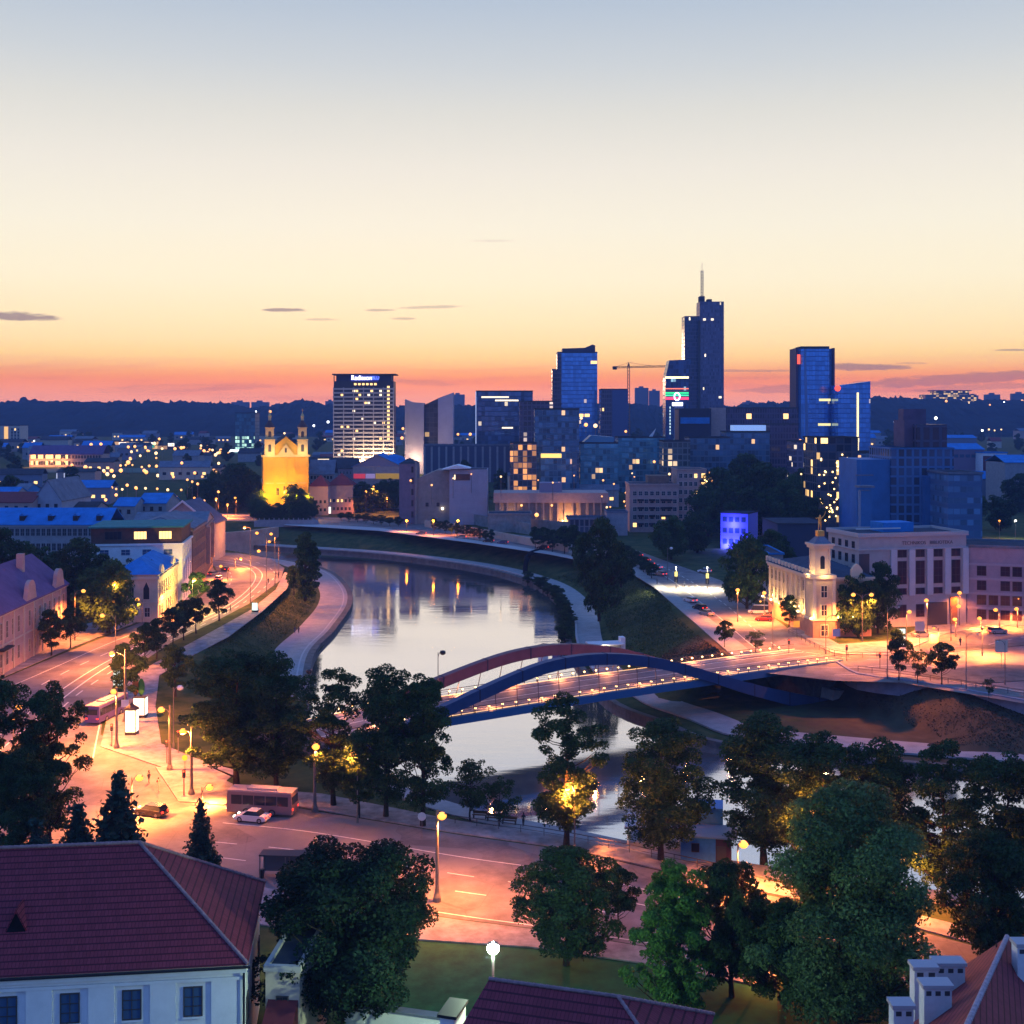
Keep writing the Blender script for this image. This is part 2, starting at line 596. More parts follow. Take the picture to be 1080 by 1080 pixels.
def far_level(y):
    return np.interp(y, [630, 720, 850, 1000, 1500, 2500, 9000], [1.5, 9, 13, 15, 20, 24, 24])
def ground(P):
    P = np.asarray(P, float).reshape(-1, 2)
    z = np.zeros(len(P))
    dl, lx, ly = _dist(P, La)
    dr, rx, ry = _dist(P, Ra)
    ins = _inside(P, RIV)
    left = dl < dr
    up = np.interp(dl, [0, 1, 9.7, 22], [-5.4, QZ - .3, QZ - .3, 0.0])
    nr = np.interp(dl, [0, .8, 6, 10], [-2.0, -1.5, -1.2, 0.0])
    w = sstep(205, 250, ly)
    zl = up * w + nr * (1 - w)
    top = far_level(P[:, 1])
    D = np.where(ry > 470, 34.0, 27.0)
    zr = QZ + (top - QZ) * sstep(9, 1, 0) * 0 + (top - QZ) * np.clip((dr - 9) / (D - 9), 0, 1)
    zr = np.where(dr < 1.2, -5.4, zr)
    zr = np.where((dr < 13) & (zr < -4.4), zr - .3, zr)
    # the open ground under the bridge ramp
    q = P - BO
    s, n = q @ BU, q @ BN
    void = np.minimum.reduce([(81 + np.minimum(n, 0) * 0.25 - s) / 7.0, (n + 40) / 6.0, (14.5 - n) / 1.5, (s - 12) / 3.0])
    void = np.clip(void, 0, 1)
    zr = np.minimum(zr, zr * (1 - void) + QZ * void)
    z = np.where(left, zl, zr)
    dm = np.minimum(dl, dr)
    z = np.where(ins, np.maximum(-9.0, -6.6 - dm * 0.5), z)
    return z
def gz(x, y):
    return float(ground([(x, y)])[0])

GRASS = mat('grass', (0.030, 0.072, 0.022), 0.95, var=0.45, vscale=0.22, bump=0.9, col2=(0.080, 0.088, 0.034), spec=.05)
def dry_patch(m, spots):
    """sun-dried brown turf on some stretches of the bank."""
    n, l = m.node_tree.nodes, m.node_tree.links
    b = n['Principled BSDF']
    src = b.inputs['Base Color'].links[0].from_socket
    t = n.new('ShaderNodeTexCoord')
    z = n.new('ShaderNodeTexNoise'); z.inputs['Scale'].default_value = .35; z.inputs['Detail'].default_value = 7; l.new(t.outputs['Object'], z.inputs['Vector'])
    for (x, y, rad, col) in spots:
        d = n.new('ShaderNodeVectorMath'); d.operation = 'DISTANCE'
        l.new(t.outputs['Object'], d.inputs[0]); d.inputs[1].default_value = (x, y, -2)
        a = n.new('ShaderNodeMath'); a.operation = 'MULTIPLY_ADD'; a.inputs[1].default_value = rad * .9; l.new(z.outputs[0], a.inputs[0]); l.new(d.outputs['Value'], a.inputs[2])
        r = n.new('ShaderNodeMapRange'); r.inputs[1].default_value, r.inputs[2].default_value = rad * 1.55, rad * 1.15; l.new(a.outputs[0], r.inputs[0])
        x_ = n.new('ShaderNodeMix'); x_.data_type = 'RGBA'
        l.new(r.outputs[0], x_.inputs[0]); l.new(src, x_.inputs[6])
        c2 = n.new('ShaderNodeMix'); c2.data_type = 'RGBA'; l.new(z.outputs[0], c2.inputs[0]); c2.inputs[6].default_value = (*[v * .45 for v in col], 1); c2.inputs[7].default_value = (*[v * 1.6 for v in col], 1)
        l.new(c2.outputs[2], x_.inputs[7]); src = x_.outputs[2]
    l.new(src, b.inputs['Base Color'])
dry_patch(GRASS, [(92, 214, 48, (0.070, 0.058, 0.036)), (44, 262, 12, (0.13, 0.085, 0.045)), (20, 140, 14, (0.075, 0.06, 0.03))])
def grid_axis(fine, lo, hi, step, far, n):
    c = np.arange(lo, hi + 1e-6, step)
    k = np.linspace(0, 1, n + 1)[1:] ** 2
    return np.concatenate([(lo - k * (far + lo))[::-1] if fine else [], c, hi + k * (far - hi)])
xs = grid_axis(True, -150, 150, 2.4, 2600, 46)
ys = grid_axis(False, 60, 640, 2.4, 2880, 50)
ys = np.concatenate([np.linspace(-200, 55, 6), ys])
XX, YY = np.meshgrid(xs, ys)
P = np.stack([XX.ravel(), YY.ravel()], 1)
ZZ = ground(P)
bump_ = np.array([0.12 * math.sin(a * .31 + b * .17) * math.sin(b * .23 - a * .11) for a, b in P])
flatok = (np.abs(ZZ) > .02) & (np.abs(ZZ - 1.5) > .02)
ZZ = ZZ + np.where(flatok, bump_, 0)
nx, ny = len(xs), len(ys)
idx = np.arange(nx * ny).reshape(ny, nx)
quads = np.stack([idx[:-1, :-1], idx[:-1, 1:], idx[1:, 1:], idx[1:, :-1]], -1).reshape(-1, 4)
me = bpy.data.meshes.new('ground')
me.from_pydata(np.column_stack([P, ZZ]).tolist(), [], quads.tolist())
me.materials.append(GRASS)
me.shade_smooth()
tag(link('ground', me), kind='structure')

# river water
wm = bpy.data.materials.new('river_water'); wm.use_nodes = True
n, l = wm.node_tree.nodes, wm.node_tree.links
b = n['Principled BSDF']
b.inputs['Base Color'].default_value = (0.95, 0.87, 0.86, 1)
b.inputs['Metallic'].default_value = 0.95
b.inputs['Roughness'].default_value = 0.07
b.inputs['IOR'].default_value = 1.33
t = n.new('ShaderNodeTexCoord'); mp = n.new('ShaderNodeMapping')
mp.inputs['Scale'].default_value = (0.10, 0.30, 1)
l.new(t.outputs['Object'], mp.inputs[0])
z1 = n.new('ShaderNodeTexNoise'); z1.inputs['Scale'].default_value = 1.4; z1.inputs['Detail'].default_value = 5
z2 = n.new('ShaderNodeTexNoise'); z2.inputs['Scale'].default_value = 0.12; z2.inputs['Detail'].default_value = 3
l.new(mp.outputs[0], z1.inputs['Vector']); l.new(mp.outputs[0], z2.inputs['Vector'])
mm = n.new('ShaderNodeMath'); mm.operation = 'MULTIPLY_ADD'; mm.inputs[1].default_value = 3.0
l.new(z2.outputs[0], mm.inputs[0]); l.new(z1.outputs[0], mm.inputs[2])
bp = n.new('ShaderNodeBump'); bp.inputs['Strength'].default_value = 0.075; bp.inputs['Distance'].default_value = 0.25
l.new(mm.outputs[0], bp.inputs['Height']); l.new(bp.outputs[0], b.inputs['Normal'])
rr = n.new('ShaderNodeMapRange'); rr.inputs[1].default_value, rr.inputs[2].default_value = .4, .62; rr.inputs[3].default_value, rr.inputs[4].default_value = 0.035, 0.10
l.new(z2.outputs[0], rr.inputs[0]); l.new(rr.outputs[0], b.inputs['Roughness'])
rv = [Vector((p[0], p[1], WZ)) for p in RIV]
sheet('river_water', rv, wm)

# ------------------------------------------------------------------ pavements, quays and roads
def asphalt_mat():
    m = mat('asphalt', (0.170, 0.150, 0.160), 0.7, var=0.25, vscale=0.35, bump=0.25)
    n, l = m.node_tree.nodes, m.node_tree.links
    b = n['Principled BSDF']
    src = b.inputs['Base Color'].links[0].from_socket
    t = n.new('ShaderNodeTexCoord')
    def mixin(src, fac, col):
        x = n.new('ShaderNodeMix'); x.data_type = 'RGBA'
        l.new(fac, x.inputs[0]); l.new(src, x.inputs[6]); x.inputs[7].default_value = (*col, 1)
        return x.outputs[2]
    def rng_(v, a, b_, hi):
        r = n.new('ShaderNodeMapRange'); r.inputs[1].default_value, r.inputs[2].default_value, r.inputs[4].default_value = a, b_, hi
        l.new(v, r.inputs[0]); return r.outputs[0]
    z = n.new('ShaderNodeTexNoise'); z.inputs['Scale'].default_value = 0.13; z.inputs['Detail'].default_value = 7; z.inputs['Roughness'].default_value = .7; l.new(t.outputs['Object'], z.inputs['Vector'])
    src = mixin(src, rng_(z.outputs[0], .46, .62, .85), (0.095, 0.083, 0.092))
    v = n.new('ShaderNodeTexVoronoi'); v.feature = 'DISTANCE_TO_EDGE'; v.inputs['Scale'].default_value = 0.16; l.new(t.outputs['Object'], v.inputs['Vector'])
    src = mixin(src, rng_(v.outputs['Distance'], .010, .003, .3), (0.045, 0.04, 0.04))
    w = n.new('ShaderNodeTexVoronoi'); w.inputs['Scale'].default_value = 0.11; l.new(t.outputs['Object'], w.inputs['Vector'])
    sp = n.new('ShaderNodeSeparateColor'); l.new(w.outputs['Color'], sp.inputs[0])
    src = mixin(src, rng_(sp.outputs[0], .74, .75, .6), (0.20, 0.185, 0.195))
    l.new(src, b.inputs['Base Color'])
    return m
ASPH = asphalt_mat()
PAVE = mat('paving', (0.24, 0.215, 0.225), 0.85, var=0.38, vscale=0.5, bump=0.3)
PAVE2 = mat('quay_paving', (0.27, 0.27, 0.28), 0.85, var=0.16, vscale=0.4, bump=0.3)
CONC = mat('concrete', (0.26, 0.24, 0.23), 0.9, var=0.25, vscale=0.5, bump=0.3)
DCONC = mat('dark_concrete', (0.11, 0.105, 0.105), 0.9, var=0.35, vscale=0.5, bump=0.4)
LINE = mat('road_paint', (0.62, 0.60, 0.56), 0.7, var=0.2, vscale=2.0)
SETT = mat('setts', (0.10, 0.09, 0.085), 0.85, var=0.3, vscale=3.0, bump=0.5)

def bank_part(line, cond):
    return [p for p in line if cond(p)]
Lq = bank_part(Lline, lambda p: p.y > 205 and p.x > -230)
Rq = bank_part(Rline, lambda p: p.x > -260 and p.x < 200)
Ln = bank_part(Lline, lambda p: p.y < 200 and p.x < 130)
LW = -1
ribbon('quay_wall', Lq, -1.2, 0.4, DCONC, z=QZ + 0.12, thick=3.0)
ribbon('quay_road', Lq, 1.2 if False else 0.45, 9.5, PAVE2, z=QZ + 0.05) if False else None
def side(line, toward):
    """+1 when 'toward' lies to the left of travel at the middle of the line."""
    i = len(line) // 2
    d = line[i + 1] - line[i - 1]
    return 1 if d.x * (toward[1] - line[i].y) - d.y * (toward[0] - line[i].x) > 0 else -1
SL = side(Lq, (-200, 300)) if False else (-1 if (lambda d, p: d.x * (300 - p.y) - d.y * (-200 - p.x))(Lq[-8] - Lq[-12], Lq[-10]) < 0 else 1)
ribbon('quay_road', Lq, SL * 0.8, SL * 9.5, PAVE2, z=QZ + 0.06, thick=0.3)
ribbon('quay_line', Lq, SL * 2.2, SL * 2.55, mat('pale_stone', (0.38, 0.38, 0.4), .9), z=QZ + 0.075)
SR = 1 if (lambda d, p: d.x * (300 - p.y) - d.y * (100 - p.x))(Rq[-8] - Rq[-12], Rq[-10]) > 0 else -1
Rup = [p for p in Rq if not (p.x > 17 and p.y < 246)]
Rdn = [p for p in Rq if p.x > 14 and p.y < 262]
ribbon('quay_wall', Rq, SR * -0.6, SR * 0.7, DCONC, z=QZ + 0.12, thick=3.0)
ribbon('promenade', Rup, SR * 2.4, SR * 8.4, PAVE2, z=QZ + 0.12, thick=0.4)
ribbon('promenade_kerb', Rup, SR * 1.9, SR * 2.4, mat('pale_stone', (0.38, 0.38, 0.4)), z=QZ + 0.3, thick=0.5)
ribbon('lower_road', Rdn, SR * 5.2, SR * 12.5, PAVE2, z=QZ + 0.1, thick=0.3)
ribbon('bank_path', Ln, (1.2 if SL > 0 else -1.2), (4.8 if SL > 0 else -4.8), PAVE2, z=-1.1, thick=0.5)

def poly(px, z): return [G(x, y, z) for x, y in px]
road_near = poly([(-90, 950), (-90, 764), (0, 717), (60, 692), (105, 674), (150, 656), (194, 642), (219, 623), (231, 606), (226, 597), (190, 592), (190, 583), (250, 583), (285, 589), (300, 599), (296, 612), (262, 637), (228, 655), (180, 678), (140, 705), (112, 735), (106, 775), (160, 800), (230, 830), (300, 850),
                  (480, 880), (600, 897), (760, 933), (900, 964), (1080, 1012), (1300, 1070), (1300, 1150), (1080, 1078), (900, 1027), (700, 1001), (560, 979), (480, 969), (300, 940), (230, 930), (140, 935)], 0)
sheet('road_embankment', road_near, ASPH, 0.02)
def curb(px, z=0, m=PAVE, name='pavement', th=0.13):
    return sheet(name, poly(px, z), m, 0.012, thick=th)
curb([(-120, 770), (0, 716), (60, 690), (105, 672), (150, 654), (193, 640), (218, 621), (229, 606), (224, 598), (205, 600), (196, 622), (170, 636), (120, 650), (60, 668), (0, 695), (-120, 745)])
curb([(106, 788), (116, 745), (142, 712), (184, 688), (230, 663), (264, 644), (291, 622), (300, 604), (309, 606), (302, 622), (277, 645), (241, 672), (193, 697), (168, 713), (164, 745), (170, 785), (205, 800), (250, 814), (232, 830), (165, 808)])
curb([(164, 810), (215, 813), (262, 836), (236, 850), (188, 846)], th=.16)
curb([(262, 832), (340, 838), (480, 866), (600, 884), (760, 919), (900, 949), (1080, 994), (1300, 1050), (1300, 1068), (1080, 1010), (900, 962), (760, 932), (600, 896), (480, 879), (300, 849), (252, 842)])
curb([(225, 925), (300, 942), (480, 971), (560, 981), (700, 1003), (820, 1022), (820, 1045), (700, 1020), (560, 1000), (440, 992), (330, 985), (225, 968)])
sheet('lawn', poly([(300, 985), (440, 993), (560, 1001), (700, 1021), (820, 1046), (820, 1120), (300, 1120)], 0), mat('lawn', (0.010, 0.085, 0.030), .95, var=.35, vscale=.6, bump=.5), 0.015)
# far street
far_road = poly([(150, 551), (225, 549), (300, 551), (400, 558), (500, 571), (580, 583), (645, 594), (690, 617), (736, 655), (775, 690), (800, 709), (880, 718), (950, 720), (1080, 742), (1400, 800), (1500, 800), (1500, 620),
                 (1300, 640), (1080, 655), (1000, 665), (940, 690), (880, 688), (830, 662), (790, 632), (760, 612), (720, 598), (670, 580), (600, 570), (500, 559), (400, 548), (300, 543), (225, 541), (150, 542)], 1.5)
sheet('road_far_bank', far_road, ASPH, 0.02)
curb([(648, 594), (660, 592), (700, 618), (745, 650), (800, 694), (796, 702), (770, 690), (730, 655), (690, 620)], 1.5, PAVE2)
curb([(300, 554), (400, 560), (500, 573), (580, 585), (640, 597), (640, 594), (580, 582), (500, 570), (400, 557), (300, 551)], 1.5, mat('pale_stone', (0.38, 0.38, 0.4)))
curb([(830, 664), (880, 690), (940, 692), (1000, 668), (1080, 658), (1300, 643), (1300, 632), (1080, 648), (990, 655), (940, 676), (885, 680), (840, 655)], 1.5)
curb([(940, 699), (1000, 688), (1080, 681), (1080, 678), (1000, 684), (940, 695)], 1.5, DCONC, 'traffic_island')
curb([(965, 712), (1050, 700), (1110, 705), (1110, 716), (1030, 722)], 1.5, DCONC, 'traffic_island')

def stripe(px, z, w=0.22, dash=None, name='road_marking', zo=0.032):
    ln = smooth_line([G(x, y, z) for x, y in px], 1.0)
    if not dash:
        return ribbon(name, ln, -w / 2, w / 2, LINE, z=z, zoff=zo)
    i, vs, fs = 0, [], []
    while i < len(ln) - dash[0]:
        for k in range(i, i + dash[0]):
            d = (ln[k + 1] - ln[k]).normalized(); s_ = Vector((-d.y, d.x, 0)) * w / 2
            o = len(vs)
            vs += [ln[k] - s_, ln[k + 1] - s_, ln[k + 1] + s_, ln[k] + s_]
            fs.append((o, o + 1, o + 2, o + 3))
        i += dash[0] + dash[1]
    me = bpy.data.meshes.new(name)
    me.from_pydata([(q.x, q.y, z + zo) for q in vs], [], fs); me.materials.append(LINE); me.update()
    return tag(link(name, me), kind='structure')
# lane lines of the bend
stripe([(-20, 790), (40, 745), (95, 708), (140, 684), (190, 662), (238, 640), (265, 618), (268, 604), (248, 595), (205, 590)], 0, .3)
stripe([(-10, 800), (52, 748), (103, 710), (146, 686), (196, 663), (243, 641), (271, 618), (275, 603), (252, 593), (205, 588)], 0, .3)
stripe([(-20, 760), (30, 730), (75, 706), (120, 686), (165, 668), (210, 647), (238, 622), (244, 608), (235, 599), (205, 594)], 0, .26, (4, 5))
stripe([(40, 775), (75, 738), (115, 710), (160, 685), (210, 661), (255, 637), (285, 614), (288, 602), (262, 591), (210, 585)], 0, .26, (4, 5))
stripe([(98, 800), (104, 770), (112, 735)], 0, .2)
stripe([(0, 729), (62, 702), (107, 682), (152, 664), (198, 648)], 0, .22)
# foreground street
for ys_ in ((905, 911, 927, 958), (918, 925, 944, 981), (934, 944, 962, 1000)):
    pass
stripe([(235, 868), (330, 878), (480, 903), (600, 921), (760, 957), (900, 988), (1080, 1032)], 0, .2)
stripe([(225, 888), (330, 899), (480, 922), (600, 940), (760, 971), (900, 1000)], 0, .2, (3, 4))
stripe([(235, 905), (330, 917), (480, 940), (600, 956), (700, 973)], 0, .2, (3, 4))
stripe([(300, 937), (480, 965), (560, 976), (700, 997)], 0, .18)
# far street and junction
stripe([(655, 586), (700, 607), (745, 640), (795, 682), (830, 703)], 1.5, .2)
stripe([(665, 583), (712, 604), (760, 634), (808, 674), (850, 700)], 1.5, .25, (3, 3))
stripe([(300, 547), (400, 553), (500, 565), (580, 577), (650, 587)], 1.5, .25, (3, 4))
stripe([(830, 703), (900, 704), (960, 702), (1080, 712), (1200, 730)], 1.5, .2)
stripe([(850, 688), (920, 696), (1000, 690), (1080, 672), (1200, 660)], 1.5, .2, (3, 3))
stripe([(880, 712), (950, 712), (1080, 730), (1250, 760)], 1.5, .2)
for i in range(10):
    stripe([(725 + i * 6.5, 618 + i * 0.3), (717 + i * 6.5, 622 + i * 0.3)], 1.5, .5)

# bank vegetation between the water and the promenade
# retaining wall and parapet on the far bank ramp
wall_line = smooth_line([BP(76, -0.3, 0), G(905, 711, 1.5), G(950, 717, 1.5), G(1000, 725, 1.5), G(1080, 739, 1.5), G(1300, 778, 1.5)], 3)
pw = ribbon('retaining_wall', wall_line, -0.25, 0.25, mat('blue_light_concrete', (0.22, 0.25, 0.34), .85, var=.2, vscale=.5), z=1.75, thick=3.2, kind=None)  # the blue light on this wall is put into the concrete colour
tag(pw, 'long concrete retaining wall holding the street above the brown river slope', 'retaining wall')
# ------------------------------------------------------------------ the arch bridge
BLUE = mat('bridge_blue_steel', (0.030, 0.058, 0.145), 0.5, var=0.12, vscale=0.5, spec=.15)
BLUE2 = mat('bridge_lamp_tinted_steel', (0.095, 0.045, 0.085), 0.5, var=0.15, vscale=0.5)  # far rib's steel, with the lamps' reddish light put into its colour
STEEL = mat('grey_steel', (0.20, 0.20, 0.22), 0.5, metal=0.4)
DARKM = mat('dark_metal', (0.03, 0.03, 0.035), 0.55, metal=0.3)
RAILLED = mat('rail_lamp_glow', (1, .85, .6), .5, emit=(1.0, 0.62, 0.22), es=5.0)
bridge = thing('arch_bridge', 'long steel road bridge with two blue arches and lit railings over the river', 'bridge', (BO[0], BO[1], 0), math.atan2(BU[1], BU[0]))
S0, S1, WB = -33, 78, 13.5
def deck_z(s): return float(np.interp(s, [-33, -20, 20, 60, 78], [1.2, 1.9, 2.2, 1.9, 1.62]))
ss = [S0 + i * 3 for i in range(int((S1 - S0) / 3) + 1)]
def strip(m, y0, y1, zt, zb):
    """box strip along the deck; zt / zb offsets from the deck surface."""
    vs, fs = [], []
    for s_ in ss:
        d = deck_z(s_)
        vs += [(s_, y0, d + zb), (s_, y1, d + zb), (s_, y1, d + zt), (s_, y0, d + zt)]
    for i in range(len(ss) - 1):
        a = 4 * i
        for k in range(4):
            fs.append((a + k, a + 4 + k, a + 4 + (k + 1) % 4, a + (k + 1) % 4))
    fs += [(0, 1, 2, 3), (4 * len(ss) - 1, 4 * len(ss) - 2, 4 * len(ss) - 3, 4 * len(ss) - 4)]
    m.add(vs, fs)
    return m
strip(MB(), 0.25, WB - .25, 0.0, -0.5).build('deck', ASPH, bridge)
for y in (0.25, WB - 2.4):
    strip(MB(), y, y + 2.15, 0.14, 0.004).build('footway', PAVE, bridge)
for y in (2.9, WB - 2.9):
    strip(MB(), y - .12, y + .12, 0.02, 0.006).build('lane_marking', LINE, bridge)
strip(MB(), WB / 2 - .1, WB / 2 + .1, 0.02, 0.006).build('lane_marking', LINE, bridge)
bm_ = mat('bridge_blue_beam', (0.035, 0.12, 0.26), 0.45)
for y in (-0.15, WB - .25):
    strip(MB(), y, y + .4, 0.06, -1.25).build('side_beam', bm_, bridge)
ARX = [(-40, -8), (-34, -5), (-24, -0.2), (-11.3, 4.1), (1.6, 8.0), (9, 9.2), (16.4, 9.0), (24, 7.6), (30.9, 5.4), (44.5, 0.1), (58.2, -4.3), (64, -5.7), (69, -7.2)]
def arch_z(s): return float(np.interp(s / 1.186, [a for a, z in ARX], [z for a, z in ARX]))
apts = smooth_line([(a * 1.186, 0, z) for a, z in ARX], 2.0)
hmj = mat('joint_steel', (0.03, 0.035, 0.07), .6, spec=.1)
def arch(name_m, yb, yt, m):
    vs, fs = [], []
    for p in apts:
        t = max(0.0, min(1.0, (p.z + 5) / 14))
        y = yb + (yt - yb) * t
        h = 1.9 + 0.9 * max(0, (3 - p.z) / 8)
        w = .75
        vs += [(p.x, y - w, p.z - h), (p.x, y + w, p.z - h), (p.x, y + w, p.z), (p.x, y - w, p.z)]
    nn = len(apts)
    for i in range(nn - 1):
        a = 4 * i
        for k in range(4):
            fs.append((a + k, a + 4 + k, a + 4 + (k + 1) % 4, a + (k + 1) % 4))
    fs += [(0, 1, 2, 3), (4 * nn - 1, 4 * nn - 2, 4 * nn - 3, 4 * nn - 4)]
    o = MB().add(vs, fs).build('arch', m, bridge)
    for i in range(3, nn - 2, 4):
        j = MB()
        q = vs[4 * i:4 * i + 4]
        e = [Vector(v) for v in q]
        c = sum(e, Vector()) / 4
        ring = []
        for dx_ in (-.12, .12):
            for v in e:
                w2 = c + (v - c) * 1.05
                ring.append((w2.x + dx_, w2.y, w2.z))
        j.add(ring, [(k, 4 + k, 4 + (k + 1) % 4, (k + 1) % 4) for k in range(4)] + [(3, 2, 1, 0), (4, 5, 6, 7)])
        j.build('joint_flange', hmj, o)
    return o
near_a = arch('near', -1.6, 0.6, BLUE); near_a['label'] = 'dark blue arch rib'
far_a = arch('far', WB + 1.4, WB - 2.2, BLUE2); far_a['label'] = 'arch rib with reddish street lamp light in its colour'
hm = mat('hanger_steel', (0.08, 0.07, 0.08), .5, metal=.5)
for yb, yt in ((0.1, .5), (WB - .2, WB - 2.0)):
    s_ = -24.0
    while s_ < 52:
        za = arch_z(s_)
        if za - 2.0 > deck_z(s_) + .4:
            MB().tube([(s_, yb, deck_z(s_)), (s_, yb + (yt - yb) * (za / 9), za - 1.6)], 0.07, 6).build('hanger', hm, bridge)
        s_ += 4.2
for y, lo in ((0.1, 0), (WB - .1, 1)):
    r = MB()
    k = []
    for z in (0.45, 0.8, 1.15):
        for i in range(len(ss) - 1):
            a, b2 = ss[i], ss[i + 1]
            r.tube([(a, y, deck_z(a) + z), (b2, y, deck_z(b2) + z)], 0.035 if z < 1 else .06, 5, False)
    for i in range(int((S1 - S0) / 2.6)):
        s_ = S0 + i * 2.6
        r.box(s_ - .05, s_ + .05, y - .05, y + .05, deck_z(s_), deck_z(s_) + 1.15)
    rl = r.build('railing', hm, bridge)
    lm = MB().ball((0, 0, 0), 0.2, 10, 6, .8).mesh('rail_lamp', RAILLED)
    inward = .12 if lo == 0 else -.12
    for i in range(int((S1 - S0 - 5) / 2.6)):
        s_ = S0 + 4 + 1.3 + i * 2.6
        link('rail_lamp', lm, rl, (s_, y + inward, deck_z(s_) + 0.85))
    strip(MB(), y - .06 + inward * 2, y + .06 + inward * 2, 0.24, 0.15).build('light_strip', mat('rail_strip_glow', (1, .85, .55), .5, emit=(1, .56, .20), es=1.1), bridge)
for y_, inw in ((.5, 1), (WB - .5, -1)):      # unseen lights added to make the deck orange
    for i in range(10):
        s_ = -24 + i * 10.5
        d_ = bpy.data.lights.new('deck_fill_light', 'POINT'); d_.energy = 950; d_.color = (1.0, .30, .09); d_.shadow_soft_size = .3
        q_ = bpy.data.objects.new('deck_fill_light', d_); COL.objects.link(q_); q_.parent = bridge; q_.location = (s_, y_ + inw * 1.0, deck_z(s_) + 1.3)
# abutments
for x0, x1, zt in ((70, 77.5, .9), (-45, -30, .65)):
    MB().box(x0, x1, 0.4, WB - .4, -6.5, zt).build('abutment', DCONC, bridge)
for yb in (-1.7, WB + 1.4):
    MB().extr([(71, -8), (88, -8), (88, -5.2), (82, -4.4), (72, -3.0)], 'y', yb - 1.6, yb + 1.6).build('arch_footing', mat('pale_concrete', (.42, .38, .37), .85, var=.15, vscale=.8), bridge)
# ------------------------------------------------------------------ trees
def leafmat(name, a, b_, rough=.6, scale=.35):
    m = bpy.data.materials.new(name); m.use_nodes = True
    n, l = m.node_tree.nodes, m.node_tree.links
    p = n['Principled BSDF']
    t = n.new('ShaderNodeTexCoord')
    z = n.new('ShaderNodeTexNoise'); z.inputs['Scale'].default_value = scale; z.inputs['Detail'].default_value = 5
    l.new(t.outputs['Object'], z.inputs['Vector'])
    z2 = n.new('ShaderNodeTexNoise'); z2.inputs['Scale'].default_value = 2.5
    l.new(t.outputs['Object'], z2.inputs['Vector'])
    mr_ = n.new('ShaderNodeMapRange'); mr_.inputs[1].default_value, mr_.inputs[2].default_value = .35, .65
    av = n.new('ShaderNodeMath'); av.operation = 'MULTIPLY_ADD'; av.inputs[1].default_value = .5
    hf = n.new('ShaderNodeMath'); hf.operation = 'MULTIPLY'; hf.inputs[1].default_value = .5
    l.new(z2.outputs[0], hf.inputs[0]); l.new(z.outputs[0], av.inputs[0]); l.new(hf.outputs[0], av.inputs[2])
    l.new(av.outputs[0], mr_.inputs[0])
    x = n.new('ShaderNodeMix'); x.data_type = 'RGBA'
    l.new(mr_.outputs[0], x.inputs[0])
    x.inputs[6].default_value = (*a, 1); x.inputs[7].default_value = (*b_, 1)
    l.new(x.outputs[2], p.inputs['Base Color'])
    p.inputs['Roughness'].default_value = rough
    p.inputs['Specular IOR Level'].default_value = .08
    tr = n.new('ShaderNodeBsdfTranslucent')
    l.new(x.outputs[2], tr.inputs[0])
    ms = n.new('ShaderNodeMixShader'); ms.inputs[0].default_value = .25
    l.new(p.outputs[0], ms.inputs[1]); l.new(tr.outputs[0], ms.inputs[2])
    l.new(ms.outputs[0], n['Material Output'].inputs[0])
    return m
LEAF_D = leafmat('dark_leaves', (0.007, 0.026, 0.010), (0.050, 0.100, 0.032))
LEAF_G = leafmat('green_leaves', (0.018, 0.050, 0.018), (0.060, 0.125, 0.034))
LEAF_B = leafmat('bright_leaves', (0.016, 0.060, 0.016), (0.090, 0.220, 0.035))
LEAF_W = leafmat('grey_green_leaves', (0.010, 0.034, 0.014), (0.150, 0.250, 0.080), scale=.22)  # wide tone range stands in for lit clump tops and shaded gaps
LEAF_N = leafmat('needle_foliage', (0.016, 0.045, 0.036), (0.035, 0.085, 0.060))
BARK = mat('bark', (0.030, 0.024, 0.020), .95, var=.35, vscale=3, bump=.6)

def leaf_mesh(name, cen, size, m, seed, droop=0.0, out=None):
    """One quad leaf cluster per centre, random tilt."""
    r = np.random.default_rng(seed)
    k = len(cen)
    th = r.uniform(0, 2 * np.pi, k)
    nz_ = r.uniform(-.2, 1, k)
    nr_ = np.sqrt(np.maximum(0, 1 - nz_ ** 2))
    nrm = np.stack([nr_ * np.cos(th), nr_ * np.sin(th), nz_], 1)
    if out is not None:
        nrm = nrm * 1.0 + out * .65
        nrm /= np.linalg.norm(nrm, axis=1)[:, None] + 1e-9
    a = np.cross(nrm, r.normal(size=(k, 3)))
    a /= np.linalg.norm(a, axis=1)[:, None] + 1e-9
    b = np.cross(nrm, a)
    s1 = size * r.uniform(.6, 1.35, k)[:, None]
    s2 = s1 * r.uniform(.45, .8, k)[:, None]
    if droop:
        a = a * (1 - droop) + np.array([0, 0, -1.0]) * droop
        s1 = s1 * 1.4
    v = np.stack([cen - a * s1, cen - b * s2 + a * s1 * .1, cen + a * s1, cen + b * s2 + a * s1 * .1], 1).reshape(-1, 3)
    me = bpy.data.meshes.new(name)
    me.vertices.add(4 * k); me.vertices.foreach_set('co', v.ravel())
    me.loops.add(4 * k); me.loops.foreach_set('vertex_index', np.arange(4 * k))
    me.polygons.add(k)
    me.polygons.foreach_set('loop_start', np.arange(k) * 4)
    me.update(calc_edges=True)
    me.materials.append(m)
    return me

